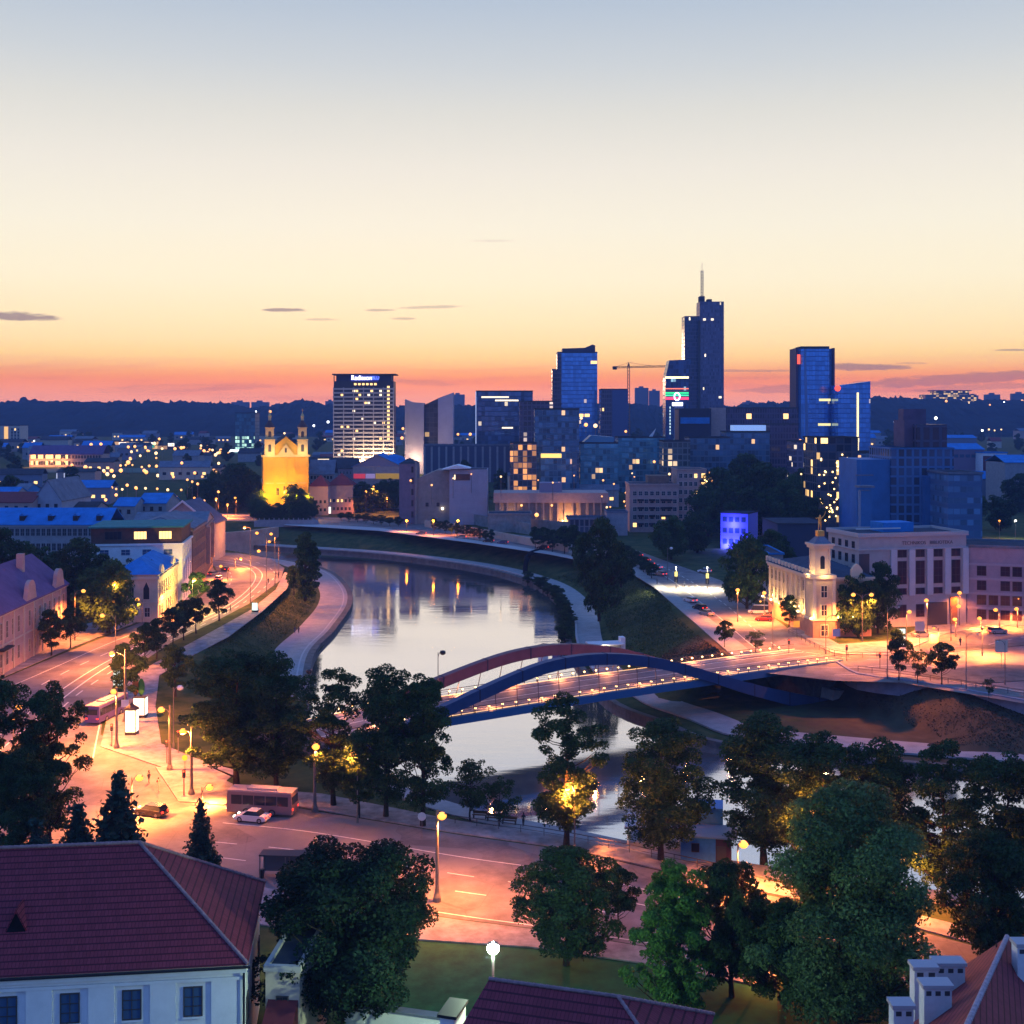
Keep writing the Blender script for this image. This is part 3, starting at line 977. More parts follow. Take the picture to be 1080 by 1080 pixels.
def tree_parts(seed, H, rad, base, m, nclump=60, leaves=9000, leaf=.26, shape='oval', trunk_r=.3, clump_r=None, gaps=.12, droop=0.0, lean=.0):
    """trunk mesh + crown mesh; crown is leaf clusters thrown round many boughs of an uneven envelope."""
    r = np.random.default_rng(seed)
    cz0, cz1 = base, H
    mid, half = (cz0 + cz1) / 2, (cz1 - cz0) / 2
    lob = r.normal(size=(6,)) * .12
    def env(zz, ang):
        t = (zz - cz0) / (cz1 - cz0)
        if shape == 'oval': w = math.sqrt(max(0, 1 - (2 * t - 1) ** 2)) ** .8
        elif shape == 'top': w = math.sqrt(max(0, 1 - (2 * t - 1.15) ** 2 / 1.33)) if t > .0 else 0
        elif shape == 'column': w = min(1, 2.2 * t + .35) * math.sqrt(max(0, 1 - max(0, t - .35) ** 2 / .43))
        elif shape == 'round': w = math.sqrt(max(0, 1 - (2 * t - 1) ** 2))
        elif shape == 'pear': w = math.sqrt(max(0, 1 - t ** 2.4)) * min(1, .55 + t * 2)
        else: w = 1 - t
        return max(.05, w) * (1 + lob[0] * math.cos(ang + lob[1] * 9) + lob[2] * math.cos(2 * ang + lob[3] * 9) + lob[4] * math.cos(3 * ang + 5 * t)) * rad
    cl = []
    while len(cl) < nclump:
        zz = r.uniform(cz0 + .04 * half, cz1 - .02 * half)
        an = r.uniform(0, 2 * math.pi)
        e = env(zz, an)
        if r.uniform() > (e / rad) ** 1.2 + .12: continue
        q = math.sqrt(r.uniform(.02, 1)) if r.uniform() < .8 else r.uniform(.1, .6)
        x, y = math.cos(an) * e * q * .9, math.sin(an) * e * q * .9
        cr = (clump_r or rad * .24) * r.uniform(.65, 1.3)
        cl.append((x + lean * (zz - base), y, zz, cr))
    pts, outs = [], []
    per = leaves // nclump
    for x, y, zz, cr in cl:
        k = max(12, int(per * (cr / (clump_r or rad * .24)) ** 2))
        d = r.normal(size=(k, 3)); d /= np.linalg.norm(d, axis=1)[:, None]
        rad_ = cr * (r.uniform(0.2, 1, k) ** .4)[:, None]
        d[:, 2] = np.where((d[:, 2] < -.25) & (r.uniform(size=k) < .6), -d[:, 2], d[:, 2])
        outs.append(d)
        c = np.array([x, y, zz]) + d * rad_ * np.array([1, 1, .8])
        if droop: c[:, 2] -= r.uniform(0, 1, k) ** 2 * cr * 1.6 * droop
        pts.append(c)
    pts = np.concatenate(pts)
    crown = leaf_mesh('crown', pts, leaf, m, seed + 1, droop * .6, np.concatenate(outs))
    t = MB()
    top = base + (H - base) * .75
    n_ = 7
    ax = [(lean * max(0, z - base) + .12 * math.sin(z * .7 + seed), .12 * math.cos(z * .6 + seed), z) for z in np.linspace(0, top, n_)]
    ax[0] = (0, 0, -.5)
    t.tube(ax, [trunk_r * (1.35 if i == 0 else 1 - .8 * i / (n_ - 1)) for i in range(n_)], 8)
    order = sorted(cl, key=lambda c: -math.hypot(c[0], c[1]))[:min(26, nclump)]
    for x, y, zz, cr in order:
        z0 = max(base * .75, min(top * .95, zz - math.hypot(x, y) * r.uniform(.5, .95)))
        j = z0 / top * (n_ - 1)
        i = min(int(j), n_ - 2)
        p = Vector(ax[i]).lerp(Vector(ax[i + 1]), j - i)
        e = Vector((x, y, zz))
        mdl = p.lerp(e, .5) + Vector((0, 0, -.08 * (e - p).length))
        rr_ = trunk_r * (.42 - .25 * z0 / H)
        t.tube([p, mdl, e], [rr_, rr_ * .6, rr_ * .2], 5, False)
    return t.mesh('trunk', BARK), crown

def tree(name, label, parts, loc, rz=0.0, scale=1.0, group=None, cat='tree'):
    o = thing(name, label, cat, loc, rz, group)
    o.scale = scale if isinstance(scale, (tuple, list)) else (scale,) * 3
    link('trunk', parts[0], o)
    link('crown', parts[1], o)
    return o

def conifer_parts(seed, H, rad, m=None, tiers=17, base=.6):
    r = np.random.default_rng(seed)
    pts, t = [], MB()
    t.tube([(0, 0, -.4), (0, 0, H * .97)], [H * .022, .02], 7)
    for i in range(tiers):
        z = base + (H - base) * i / tiers
        w = rad * (1 - i / tiers) ** .85 * r.uniform(.85, 1.12)
        nb = max(5, int(11 * (1 - i / tiers) + 4))
        for k in range(nb):
            a = 2 * math.pi * (k + r.uniform(-.3, .3)) / nb + i * .7
            L = w * r.uniform(.75, 1.12)
            tip = Vector((math.cos(a) * L, math.sin(a) * L, z - L * .28))
            t.tube([(0, 0, z + L * .12), tip], [.035, .01], 4, False)
            kk = int(26 * L / rad) + 10
            s = r.uniform(.1, 1, kk)[:, None]
            c = np.array([[0, 0, z + L * .12]]) * (1 - s) + np.array([[*tip]]) * s
            c = c + r.normal(size=(kk, 3)) * np.array([.12, .12, .07]) * rad * .55 * (.5 + s)
            pts.append(c)
    return t.mesh('trunk', BARK), leaf_mesh('crown', np.concatenate(pts), .2 * H / 8, m or LEAF_N, seed, .25)

T_PARK = [tree_parts(3, 19, 5.2, 2.4, LEAF_D, 140, 46000, .15, 'oval', .34, clump_r=1.2),
          tree_parts(5, 19, 5.0, 2.2, LEAF_D, 135, 42000, .15, 'oval', .32, clump_r=1.15),
          tree_parts(8, 18, 4.6, 2.4, LEAF_D, 120, 30000, .15, 'oval', .3, clump_r=.95),
          tree_parts(12, 19.5, 4.7, 2.6, LEAF_D, 125, 31000, .15, 'oval', .32, clump_r=.95)]
T_SMALL = [tree_parts(21, 8.5, 3.0, 1.8, LEAF_D, 56, 11000, .14, 'round', .15),
           tree_parts(22, 7.5, 2.8, 2.2, LEAF_D, 50, 10000, .14, 'round', .13)]
T_AIRY = [tree_parts(24, 8.2, 3.3, 1.8, LEAF_D, 54, 5200, .13, 'round', .13, clump_r=.7)]
T_BUSHY = [tree_parts(31, 13, 6.2, 1.8, LEAF_G, 140, 40000, .17, 'round', .34),
           tree_parts(32, 12, 5.6, 1.4, LEAF_D, 150, 36000, .15, 'round', .3, clump_r=.95)]
T_BRIGHT = tree_parts(41, 12.5, 4.6, .8, LEAF_B, 150, 30000, .13, 'pear', .28, clump_r=.68)
T_WILLOW = tree_parts(51, 20.5, 6.6, 2.0, LEAF_W, 105, 95000, .115, 'pear', .45, clump_r=1.5, droop=.3)
T_ROUND = tree_parts(61, 14.8, 7.3, 2.6, leafmat('lime_leaves', (0.002, 0.008, 0.005), (0.016, 0.044, 0.022), scale=.5), 200, 85000, .145, 'round', .34, clump_r=1.35)
T_FIR = conifer_parts(71, 8.2, 2.3)
T_FIR2 = conifer_parts(72, 11, 2.9, tiers=21)
T_COL = tree_parts(81, 19, 4.6, .6, LEAF_D, 110, 22000, .26, 'column', .34)
T_MID = [tree_parts(91, 14, 6.0, 1.2, LEAF_D, 100, 15000, .3, 'round', .36), tree_parts(92, 16, 6.4, 1.5, LEAF_D, 100, 15000, .3, 'oval', .36), tree_parts(93, 13, 6.4, 1.0, LEAF_G, 100, 15000, .3, 'round', .34)]
T_FAR = [tree_parts(95, 13, 6.5, .5, LEAF_D, 45, 1500, .95, 'round', .4), tree_parts(96, 16, 6.0, .5, LEAF_D, 45, 1500, .95, 'oval', .4)]

def at(px, py, z=0.0):
    p = G(px, py, z)
    return p
def near_tree(px, py, parts, label, s=1.0, rz=0.0, z=0.0, name='tree', group=None, cat='tree'):
    p = at(px, py, z)
    if z == 0: p.z = min(0.0, gz(p.x, p.y))
    return tree(name, label, parts, p, rz, s, group, cat)

# by the near bank and the street
near_tree(52, 905, T_PARK[2], 'tall loose tree with a lamp glowing in its crown beside the junction', (.95, .95, 1.1), .4)
near_tree(-8, 900, T_PARK[0], 'dense dark tree at the picture edge by the junction, next to conifers', 1.08, 2.2)
near_tree(22, 930, T_PARK[1], 'shorter dark tree rising behind the conifers above the maroon roof', .72, 1.2)
near_tree(250, 833, T_PARK[0], 'huge dark rounded tree with a thick bare trunk by the bus stop', (1.28, 1.28, .97), 0.3)
near_tree(292, 836, T_PARK[1], 'dark tree joined to the huge rounded one, next to the tall lamp', (1.1, 1.1, .95), 1.9)
near_tree(352, 850, T_PARK[3], 'broad tree above the orange lit bush, with twiggy top over the river', (1.0, 1.0, .9), 2.6)
near_tree(407, 862, T_PARK[1], 'dark tree standing between the lit bush and the bridge end', .96, .2)
near_tree(446, 872, T_PARK[2], 'tall tree in front of the bridge end beside the street lamp', 1.03, 3.3)
near_tree(378, 862, T_SMALL[0], 'low bushy tree lit bright orange by the lamp beside it', (1.2, 1.2, 1.15), .5)
near_tree(496, 858, T_AIRY[0], 'small airy tree on the bank path next to benches', 1.0, .4)
near_tree(527, 868, T_AIRY[0], 'smallest airy tree on the bank path, toward the tall single tree', .8, 2.0)
near_tree(597, 893, T_PARK[3], 'tall single tree on the bank with an orange lamp shining through it', (1.05, 1.05, .9), 5.1)
near_tree(697, 908, T_PARK[0], 'dense upright tree on the bank in front of the water, beside the blue hut', (1.05, 1.05, .86), 4.4)
near_tree(806, 900, T_PARK[1], 'wide dark tree behind the blue hut in the bank row', (1.3, 1.3, .9), .9)
near_tree(868, 925, T_PARK[0], 'dark tree in the bank row right behind the grey green tree', (1.08, 1.08, .88), 1.4)
near_tree(930, 935, T_PARK[1], 'bank tree between the grey green tree and the open trunked one', (.98, .98, .86), 2.4)
near_tree(995, 945, T_PARK[3], 'open tree with visible trunk and gaps showing the water', (.98, .98, .88), 3.6)
near_tree(1063, 955, T_PARK[0], 'big dark bank tree at the picture edge above the tiled roof', (1.05, 1.05, .86), 5.2)
near_tree(1130, 965, T_PARK[1], 'bank tree just beyond the picture edge', 1.0, 2.2)
# round about the lawn
near_tree(362, 1088, T_ROUND, 'large round dark lime tree standing beside the white walled house', (1.14, 1.14, 1.0), .6)
near_tree(597, 1018, T_BUSHY[1], 'bushy dark tree on the lawn behind the white floodlight', (.98, .98, .86), 1.0)
near_tree(652, 985, T_SMALL[1], 'tiny tree at the kerb touching the bushy lawn tree', (.7, .7, .85), 1.0)
near_tree(716, 1072, T_BRIGHT, 'bright green floodlit tree by the tiled roof', 1.0, .2)
near_tree(772, 1052, T_BUSHY[1], 'dark tree wedged between the bright green tree and the grey green one', (.75, .75, .95), 3.0)
near_tree(890, 1095, T_WILLOW, 'huge grey green drooping tree in front of the bank row', (1.18, 1.18, 1.0), .8)
near_tree(1048, 1018, T_BUSHY[1], 'dark round tree behind the chimneys of the tiled roof', (.95, .95, 1.0), 4.0)
near_tree(828, 1062, T_BUSHY[1], 'dark undergrowth tree at the foot of the drooping tree', (.8, .8, .75), 5.0)
near_tree(212, 921, T_FIR, 'slim blue green fir at the roof corner beside the benches', 1.0, .2, name='fir_tree')
near_tree(125, 935, T_FIR2, 'broad fir rising behind the maroon roof ridge', (1.35, 1.35, 1.12), 1.2, name='fir_tree')
near_tree(82, 935, T_FIR, 'low fir behind the roof next to the broad fir', (1.5, 1.5, 1.1), 1.9, name='fir_tree')
near_tree(40, 945, T_FIR, 'fir at the foot of the tall loose tree behind the roof', (1.3, 1.3, 1.0), .9, name='fir_tree')
# the small row between street and path of the bend
for i, (x, y, s, lb) in enumerate(((133, 742, 1.18, 'first tree of the kerb row, lit by the twin lamp'), (153, 702, 1.1, 'kerb row tree with an orange lit top behind the twin lamp'), (165, 695, .95, 'kerb row tree squeezed behind the orange topped one'),
                                   (182, 682, 1.12, 'dark kerb row tree at the middle of the row'), (194, 675, 1.0, 'kerb row tree below the yellow lit tree'), (207, 668, 1.1, 'kerb row tree near the end, dark and dense'),
                                   (231, 655, 1.15, 'last kerb row tree, round, at the bend'))):
    near_tree(x, y, T_SMALL[i % 2], lb, s, i * 1.1, group='small trees along the kerb of the bend', name='street_tree')
near_tree(185, 735, T_SMALL[0], 'dark oval shrub like tree on the grass bank behind the lit kiosks', 1.05, .3)
near_tree(322, 632, T_COL, 'dark column shaped tree on the inner bank of the bend', (1.0, 1.0, 1.0), 0, z=-1.0)
near_tree(310, 626, T_SMALL[0], 'small bush at the foot of the column shaped tree', .9, 0, z=-.5)
# by the old villas
for i, (x, y, s, lb) in enumerate(((26, 660, 1.25, 'huge dark tree behind the pink villa gable'), (66, 655, 1.15, 'huge dark tree between the pink villa and the long blue roofed block'), (110, 670, 1.2, 'huge dark tree in front of the corner house with the pointed window'),
                                   (130, 656, 1.0, 'tree lit orange from within beside the corner house'), (-15, 655, 1.3, 'dark tree at the picture edge behind the pink villa'))):
    p = G(x, y, 0)
    tree('tree', lb, T_MID[i % 3], (p.x, p.y + (10 if i != 2 else 3), 0), i * 1.3, s)
near_tree(54, 692, T_SMALL[0], 'thin pavement tree in front of the pink villa', 1.1, 1)
near_tree(74, 684, T_SMALL[1], 'pavement tree past the end of the pink villa', 1.15, 2)
near_tree(206, 640, T_SMALL[1], 'yellow lit tree against the brown house', 1.2, 2)
# far bank
def bank_tree(px, py, parts, label, s, z=1.5, rz=0.0, group=None):
    p = G(px, py, z)
    return tree('tree', label, parts, p, rz, s, group)
bank_tree(632, 652, T_MID[1], 'big dark tree on the far slope beside the black pipe sculpture', (1.0, 1.0, 1.55), -2.5, 1)
bank_tree(655, 618, T_MID[0], 'dark tree behind the pipe sculpture tree where the street bends', (.8, .8, .8), .5, 2)
bank_tree(788, 642, T_MID[2], 'large dark green tree in front of the blue lit facade', (1.0, 1.0, 1.35), 1.5, .4)
bank_tree(812, 618, T_MID[1], 'dark tree behind the large one by the lamp lit building', (1.0, 1.0, .95), 1.5, 3)
bank_tree(708, 590, T_MID[2], 'dark green tree in front of the pink apartments', (1.1, 1.1, 1.05), 1.5, 2)
bank_tree(735, 583, T_MID[0], 'dark tree filling the gap next to the pink apartments', (1.1, 1.1, 1.0), 1.5, 3)
bank_tree(905, 673, T_MID[0], 'dark tree in front of the ornate lit museum wing', (.72, .72, .98), 1.5, 1)
bank_tree(926, 668, T_MID[1], 'tree between the ornate museum and the pilastered library', (.7, .7, .95), 1.5, 2)
bank_tree(832, 662, T_SMALL[0], 'small dark tree at the corner of the ornate museum', .85, 1.5, 2)
for i, (x, y, s) in enumerate(((1040, 622, .85), (1066, 618, .8), (1000, 612, .9), (935, 585, .9), (985, 570, 1.1), (960, 580, .9), (1055, 560, 1.2), (1075, 540, 1.3), (1030, 548, 1.0))):
    lb = ('round tree behind the purple block roof', 'dark tree over the purple block roof at the picture edge', 'tree peeping over the library roof', 'dark tree at the foot of the blue chimney', 'dense tree in front of the blue power hall',
          'dark tree beside the blue chimney shaft', 'wooded mass beyond the power hall', 'wooded mass at the picture edge beyond the power hall', 'tree at the end of the blue power hall')[i]
    bank_tree(x, y, T_MID[i % 3], lb, (s, s, s * .9), 1.5, i)
for i, (x, y, s) in enumerate(((775, 573, 1.7), (800, 568, 1.8), (825, 572, 1.7), (852, 580, 1.4), (790, 555, 1.9), (840, 560, 1.7), (868, 566, 1.2), (755, 560, 1.6), (770, 553, 1.8), (815, 556, 1.9), (850, 553, 1.5), (746, 566, 1.5))):
    bank_tree(x, y, T_MID[i % 3], 'dark tree of the grove between pink apartments and fairy lit block', (s, s, s), 1.5, i, 'grove of dark trees beyond the blue lit facade')
near_tree(948, 717, T_SMALL[0], 'leafy young tree on the parapet street beside the lit advert panel', (.8, .8, 1.05), 0, 1.6)
near_tree(968, 720, T_AIRY[0], 'thin young tree between two leafier ones on the parapet street', (.6, .6, .75), 1, 1.6)
near_tree(993, 722, T_SMALL[1], 'round young tree standing alone on the parapet street', (.95, .95, 1.0), 1, 1.6)
near_tree(1043, 736, T_AIRY[0], 'sapling on the parapet street with few leaves', (.3, .3, .42), 1, 1.6)
near_tree(764, 683, T_SMALL[1], 'round little tree at the bridge corner', (.7, .7, .75), 1, 1.5)
near_tree(797, 688, T_AIRY[0], 'bare low shrub tree by the bridge railing', (.6, .6, .55), 1, 1.5)
# shrubs along the far promenade street
for i in range(11):
    x = 458 + i * 6.0
    p = G(x, 560 + i * 1.35, 1.5)
    tree('small_tree', 'small clipped tree in the row against the pale terrace wall', T_SMALL[i % 2], p, i, .62, 'row of small trees along the terrace wall')
for i, x in enumerate((360, 368, 377, 386, 394, 402, 411, 420)):
    p = G(x, 549 + i * .9, 1.5)
    tree('shrub', 'dark shrub in the line beside the far street', T_SMALL[(i + 1) % 2], p, i, (.9, .9, .5), 'line of dark shrubs beside the far street', 'shrub')
for i, (x, s) in enumerate(((370, 1.0), (380, .95), (400, 1.15), (412, 1.2), (422, 1.0))):
    p = G(x, 541, 1.5)
    tree('tree', ('round street tree before the red roofed house', 'round street tree second from the red roofed house', 'large dark tree under the yellow sign', 'largest dark tree beside the purple tower house', 'dark tree touching the purple tower house')[i], T_MID[i % 3], (p.x, p.y + (0, 4, 15, 10, 18)[i], 2), i, (s, s, s * .95))
for i, (x, y, s) in enumerate(((565, 580, .9), (573, 582, 1.1), (583, 584, .9), (596, 586, 1.3), (605, 588, 1.2), (615, 588, 1.1))):
    p = G(x, y, 1.5)
    tree('shrub', 'dark shrub on the terrace edge by the pipe sculpture', T_SMALL[i % 2], (p.x, p.y + 6, 1.5), i, s, 'shrubs on the terrace edge', 'shrub')
for i in range(7):
    p = G(662 + i * 4.2, 590 + i * 3.4, 1.5)
    tree('shrub', 'low dark bush at the edge of the descending street', T_SMALL[i % 2], (p.x, p.y, 1.5), i, (.8, .8, .55), 'bushes at the edge of the descending street', 'shrub')
# willow scrub on the waterline of the far bank
k_ = 0
for i, p in enumerate(Rup):
    if 3 < p.x < 17 and 300 < p.y < 418 and i % 2 == 0:
        k_ += 1
        tree('waterside_bush', 'dark green bush at the water edge below the promenade', T_SMALL[i % 2], (p.x + 1.4 * SR * 0 + rng.uniform(-1.2, .2), p.y, -6.2), i, (.85, .85, .42 + .15 * rng.uniform()), 'bushes along the waterline', 'bush')

# turf of the river slopes: blades and tufts nobody could count
def turf(name, n_, x0, x1, y0, y1, m, size, seed, zlo, zhi, keep):
    r = np.random.default_rng(seed)
    p = np.stack([r.uniform(x0, x1, n_), r.uniform(y0, y1, n_)], 1)
    z = ground(p)
    k = (z > zlo) & (z < zhi) & keep(p)
    c = np.column_stack([p[k], z[k] + size * .35])
    o = link(name, leaf_mesh(name, c, size, m, seed))
    return tag(o, kind='stuff')
SLOPE_G = leafmat('slope_grass', (0.022, 0.055, 0.018), (0.070, 0.100, 0.034), scale=.15)
SLOPE_D = leafmat('dry_slope_grass', (0.034, 0.030, 0.018), (0.090, 0.078, 0.045), scale=.2)
turf('slope_grass', 60000, -80, -30, 225, 420, SLOPE_G, .20, 301, -4.9, -.12, lambda p: np.ones(len(p), bool))
turf('slope_grass', 60000, 12, 62, 250, 420, SLOPE_G, .22, 302, -4.9, 1.3, lambda p: np.hypot(p[:, 0] - 44, p[:, 1] - 262) > 13)
turf('dry_grass', 50000, 45, 118, 178, 236, SLOPE_D, .17, 303, -4.9, 1.3, lambda p: p[:, 0] > 40)
turf('dry_grass', 9000, 30, 58, 248, 276, SLOPE_D, .2, 304, -4.9, 1.3, lambda p: np.hypot(p[:, 0] - 44, p[:, 1] - 262) <= 13)
turf('bank_grass', 30000, -30, 60, 128, 176, SLOPE_G, .13, 305, -1.6, -.03, lambda p: np.ones(len(p), bool))
# ------------------------------------------------------------------ buildings
GLASSD = mat('dark_window', (0.018, 0.024, 0.040), 0.12)
GLASSB = mat('blue_window', (0.05, 0.10, 0.20), 0.12)
WLIT = mat('lit_window', (1, .7, .3), .5, emit=(1.0, 0.58, 0.18), es=2.2, sample=False)
WLITW = mat('pale_lit_window', (1, .85, .6), .5, emit=(1.0, 0.80, 0.48), es=1.8, sample=False)
FRW = mat('white_frame', (.55, .55, .55), .6)
FRD = mat('dark_frame', (.06, .055, .06), .6)
_wm = {}
def win_mesh(w, h, glass, frame, bars=(1, 1), fw=.09):
    key = (round(w, 2), round(h, 2), glass.name, frame.name, bars)
    if key in _wm: return _wm[key]
    m = MB()
    # local: x along wall, -y outward, z up, origin at sill centre
    nf = 0
    m.box(-w / 2 - fw, -w / 2, -.10, .02, -fw, h + fw); m.box(w / 2, w / 2 + fw, -.10, .02, -fw, h + fw)
    m.box(-w / 2, w / 2, -.10, .02, -fw, 0); m.box(-w / 2, w / 2, -.10, .02, h, h + fw)
    for i in range(1, bars[0] + 1):
        x = -w / 2 + w * i / (bars[0] + 1)
        m.box(x - fw * .3, x + fw * .3, -.085, .02, 0, h)
    for i in range(1, bars[1] + 1):
        z = h * i / (bars[1] + 1)
        m.box(-w / 2, w / 2, -.08, .018, z - fw * .3, z + fw * .3)
    nf = len(m.f)
    m.add([(-w / 2, -.03, 0), (w / 2, -.03, 0), (w / 2, -.03, h), (-w / 2, -.03, h)], [(0, 1, 2, 3)])
    me = m.mesh('window', [frame, glass])
    me.polygons[nf].material_index = 1
    _wm[key] = me
    return me

DECK = mat('bitumen_roof_deck', (.045, .055, .08), .9, var=.3, vscale=.3, spec=.03)
class Bd:
    def __init__(s, name, label, cat, A, B, depth, z0, zt, group=None):
        A, B = Vector((A[0], A[1], 0)), Vector((B[0], B[1], 0))
        s.L, s.D, s.z0, s.H = (B - A).length, depth, z0, zt - z0
        s.root = thing(name, label, cat, (A.x, A.y, z0), math.atan2(B.y - A.y, B.x - A.x), group)
    def walls(s, m, h=None, inset=0, name='wall', bury=3.0):
        return MB().box(inset, s.L - inset, inset, s.D - inset, -bury, h or s.H).build(name, m, s.root)
    def box(s, name, m, x0, x1, y0, y1, z0, z1, **k):
        return MB().box(x0, x1, y0, y1, z0, z1).build(name, m, s.root, **k)
    def flat(s, m, over=.25, th=.5, name='roof', z=None):
        z = s.H if z is None else z
        MB().box(-over + .36, s.L + over - .36, -over + .36, s.D + over - .36, z + th * .6 + .004, z + th * .6 + .03).build('roof_deck', DECK, s.root)
        b = MB().box(-over, s.L + over, -over, s.D + over, z + .004, z + th * .6)
        w = .35
        t = z + th * .6 + .003
        for x0, x1, y0, y1 in ((-over, s.L + over, -over, -over + w), (-over, s.L + over, s.D + over - w, s.D + over), (-over, -over + w, -over + w, s.D + over - w), (s.L + over - w, s.L + over, -over + w, s.D + over - w)):
            b.box(x0, x1, y0, y1, t, t + th)
        return b.build(name, m, s.root)
    def gable(s, m, rise, axis='x', over=.5, th=.25, name='roof', z=None, wallm=None):
        z = s.H + .01 if z is None else z
        if axis == 'x':
            p = [(-over, z - over * rise / (s.D / 2)), (s.D / 2, z + rise), (s.D + over, z - over * rise / (s.D / 2))]
            poly = p + [(a, b + th) for a, b in p[::-1]]
            o = MB().extr(poly, 'x', -over, s.L + over).build(name, m, s.root)
            if wallm: MB().extr([(0, z), (s.D, z), (s.D / 2, z + rise - .01)], 'x', 0.0, s.L).build('gable_wall', wallm, s.root)
        else:
            p = [(-over, z - over * rise / (s.L / 2)), (s.L / 2, z + rise), (s.L + over, z - over * rise / (s.L / 2))]
            poly = p + [(a, b + th) for a, b in p[::-1]]
            o = MB().extr(poly, 'y', -over, s.D + over).build(name, m, s.root)
            if wallm: MB().extr([(0, z), (s.L, z), (s.L / 2, z + rise - .01)], 'y', 0.0, s.D).build('gable_wall', wallm, s.root)
        return o
    def hip(s, m, rise, over=.6, ridge=None, name='roof', z=None):
        z = s.H + .01 if z is None else z
        if ridge is None:
            k = min(s.L, s.D) / 2
            ridge = (k, s.L - k, s.D / 2) if s.L > s.D else (s.L / 2 - .01, s.L / 2 + .01, s.D / 2)
        x0, x1, y = ridge
        o = over
        vs = [(-o, -o, z), (s.L + o, -o, z), (s.L + o, s.D + o, z), (-o, s.D + o, z), (x0, y, z + rise), (x1, y, z + rise)]
        return MB().add(vs, [(0, 1, 5, 4), (1, 2, 5), (2, 3, 4, 5), (3, 0, 4), (3, 2, 1, 0)]).build(name, m, s.root)
    def place(s, face, u, z, off=0.0):
        if face == 'front': return (u, -off, z), 0.0
        if face == 'right': return (s.L + off, u, z), R(90)
        if face == 'left': return (-off, s.D - u, z), R(-90)
        return (s.L - u, s.D + off, z), R(180)
    def flen(s, face): return s.L if face in ('front', 'back') else s.D
    def wins(s, face, cols, rows, w, h, u0, u1, z0, z1, glass=GLASSD, frame=FRW, lit=0.0, litm=WLIT, bars=(1, 1), skip=(), seed=0, name='window'):
        r = random.Random(seed + int(u0 * 10) + cols * 7)
        out = []
        for j in range(rows):
            for i in range(cols):
                if (i, j) in skip: continue
                u = u0 + (u1 - u0) * (i + .5) / cols
                z = z0 + (z1 - z0) * (j / max(1, rows - 1) if rows > 1 else 0)
                g = litm if r.random() < lit else glass
                loc, rz = s.place(face, u, z)
                out.append(link(name, win_mesh(w, h, g, frame, bars), s.root, loc, rz))
        return out
    def band(s, name, m, z, h, proud=.25, faces=('front', 'left', 'right')):
        """string course running round the walls."""
        b = MB()
        p = proud
        b.box(-p, s.L + p, -p, -.002, z, z + h)
        b.box(-p, -.002, 0, s.D, z, z + h)
        b.box(s.L + .002, s.L + p, 0, s.D, z, z + h)
        return b.build(name, m, s.root)
def pxb(name, label, cat, x0, x1, ytop, Y, depth, ybase=None, yaw=0.0, group=None, z0=None):
    """building whose front face spans the given columns at distance Y."""
    A = Vector((PX(x0, Y), Y, 0)); B = Vector((PX(x1, Y), Y + math.tan(yaw) * (PX(x1, Y) - PX(x0, Y)), 0))
    if z0 is None: z0 = gz((A.x + B.x) / 2, Y + depth / 2) if Y < 640 else float(far_level(Y))
    return Bd(name, label, cat, A, B, depth, z0, ZP(ytop, Y), group)

PLW = mat('white_plaster', (0.70, 0.72, 0.74), .9, var=.07, vscale=.7, bump=.1)
PLC = mat('cream_plaster', (0.48, 0.42, 0.36), .9, var=.12, vscale=.7, bump=.15)
PLP = mat('pink_plaster', (0.42, 0.29, 0.27), .9, var=.12, vscale=.6, bump=.15)
PLG = mat('grey_plaster', (0.28, 0.28, 0.31), .9, var=.15, vscale=.5, bump=.15)
PLT = mat('tan_stone', (0.30, 0.24, 0.22), .9, var=.18, vscale=.4, bump=.2)
BRN = mat('brown_plaster', (0.20, 0.13, 0.10), .9, var=.2, vscale=.6)
STONE = mat('pale_stone_wall', (0.40, 0.36, 0.37), .85, var=.1, vscale=.4, bump=.15)
ROOFD = mat('dark_roof', (0.055, 0.055, 0.065), .9, spec=.03, var=.25, vscale=.5)
ROOFB = mat('blue_sheet_roof', (0.030, 0.20, 0.52), .8, spec=.03, var=.18, vscale=.35)  # blue sheet, its sky reflection also put into the colour
ROOFG = mat('green_sheet_roof', (0.04, 0.20, 0.20), .8, spec=.03, var=.2, vscale=.5)
ROOFZ = mat('zinc_roof', (0.15, 0.17, 0.22), .8, spec=.03, var=.2, vscale=.4)
TILE = tiles('maroon_tiles', (0.20, 0.030, 0.045), (0.070, 0.012, 0.020))
TILE2 = tiles('red_tiles', (0.24, 0.045, 0.055), (0.09, 0.02, 0.022))

# ---- the big maroon roofed house (eaves 9 m)
A = (-62.0, 84.5); B = (-19.6, 89.6)
h1 = Bd('white_house', 'large white pilastered house with a maroon hipped tile roof and a small dormer', 'house', A, B, 15.0, 0, 10.3)
h1.walls(PLW, 10.3, bury=1.5)
rf = h1.hip(TILE, 6.5, .45, ridge=(9, h1.L - 8.6, 7.5), z=10.35)
rc = MB()
RIDGE = mat('pale_ridge_mortar', (.26, .16, .17), .85, var=.3, vscale=3)
for a, b2 in (((9, 7.5, 16.9), (h1.L - 8.6, 7.5, 16.9)), ((h1.L - 8.6, 7.5, 16.9), (h1.L + .45, -.45, 10.42)), ((h1.L - 8.6, 7.5, 16.9), (h1.L + .45, 15.45, 10.42))):
    a, b2 = Vector(a), Vector(b2)
    k = int((b2 - a).length / .42)
    for i in range(k):
        p, q = a.lerp(b2, i / k), a.lerp(b2, (i + .96) / k)
        rc.tube([p, q], [.15, .12], 7)
rc.build('ridge_tiles', RIDGE, rf)
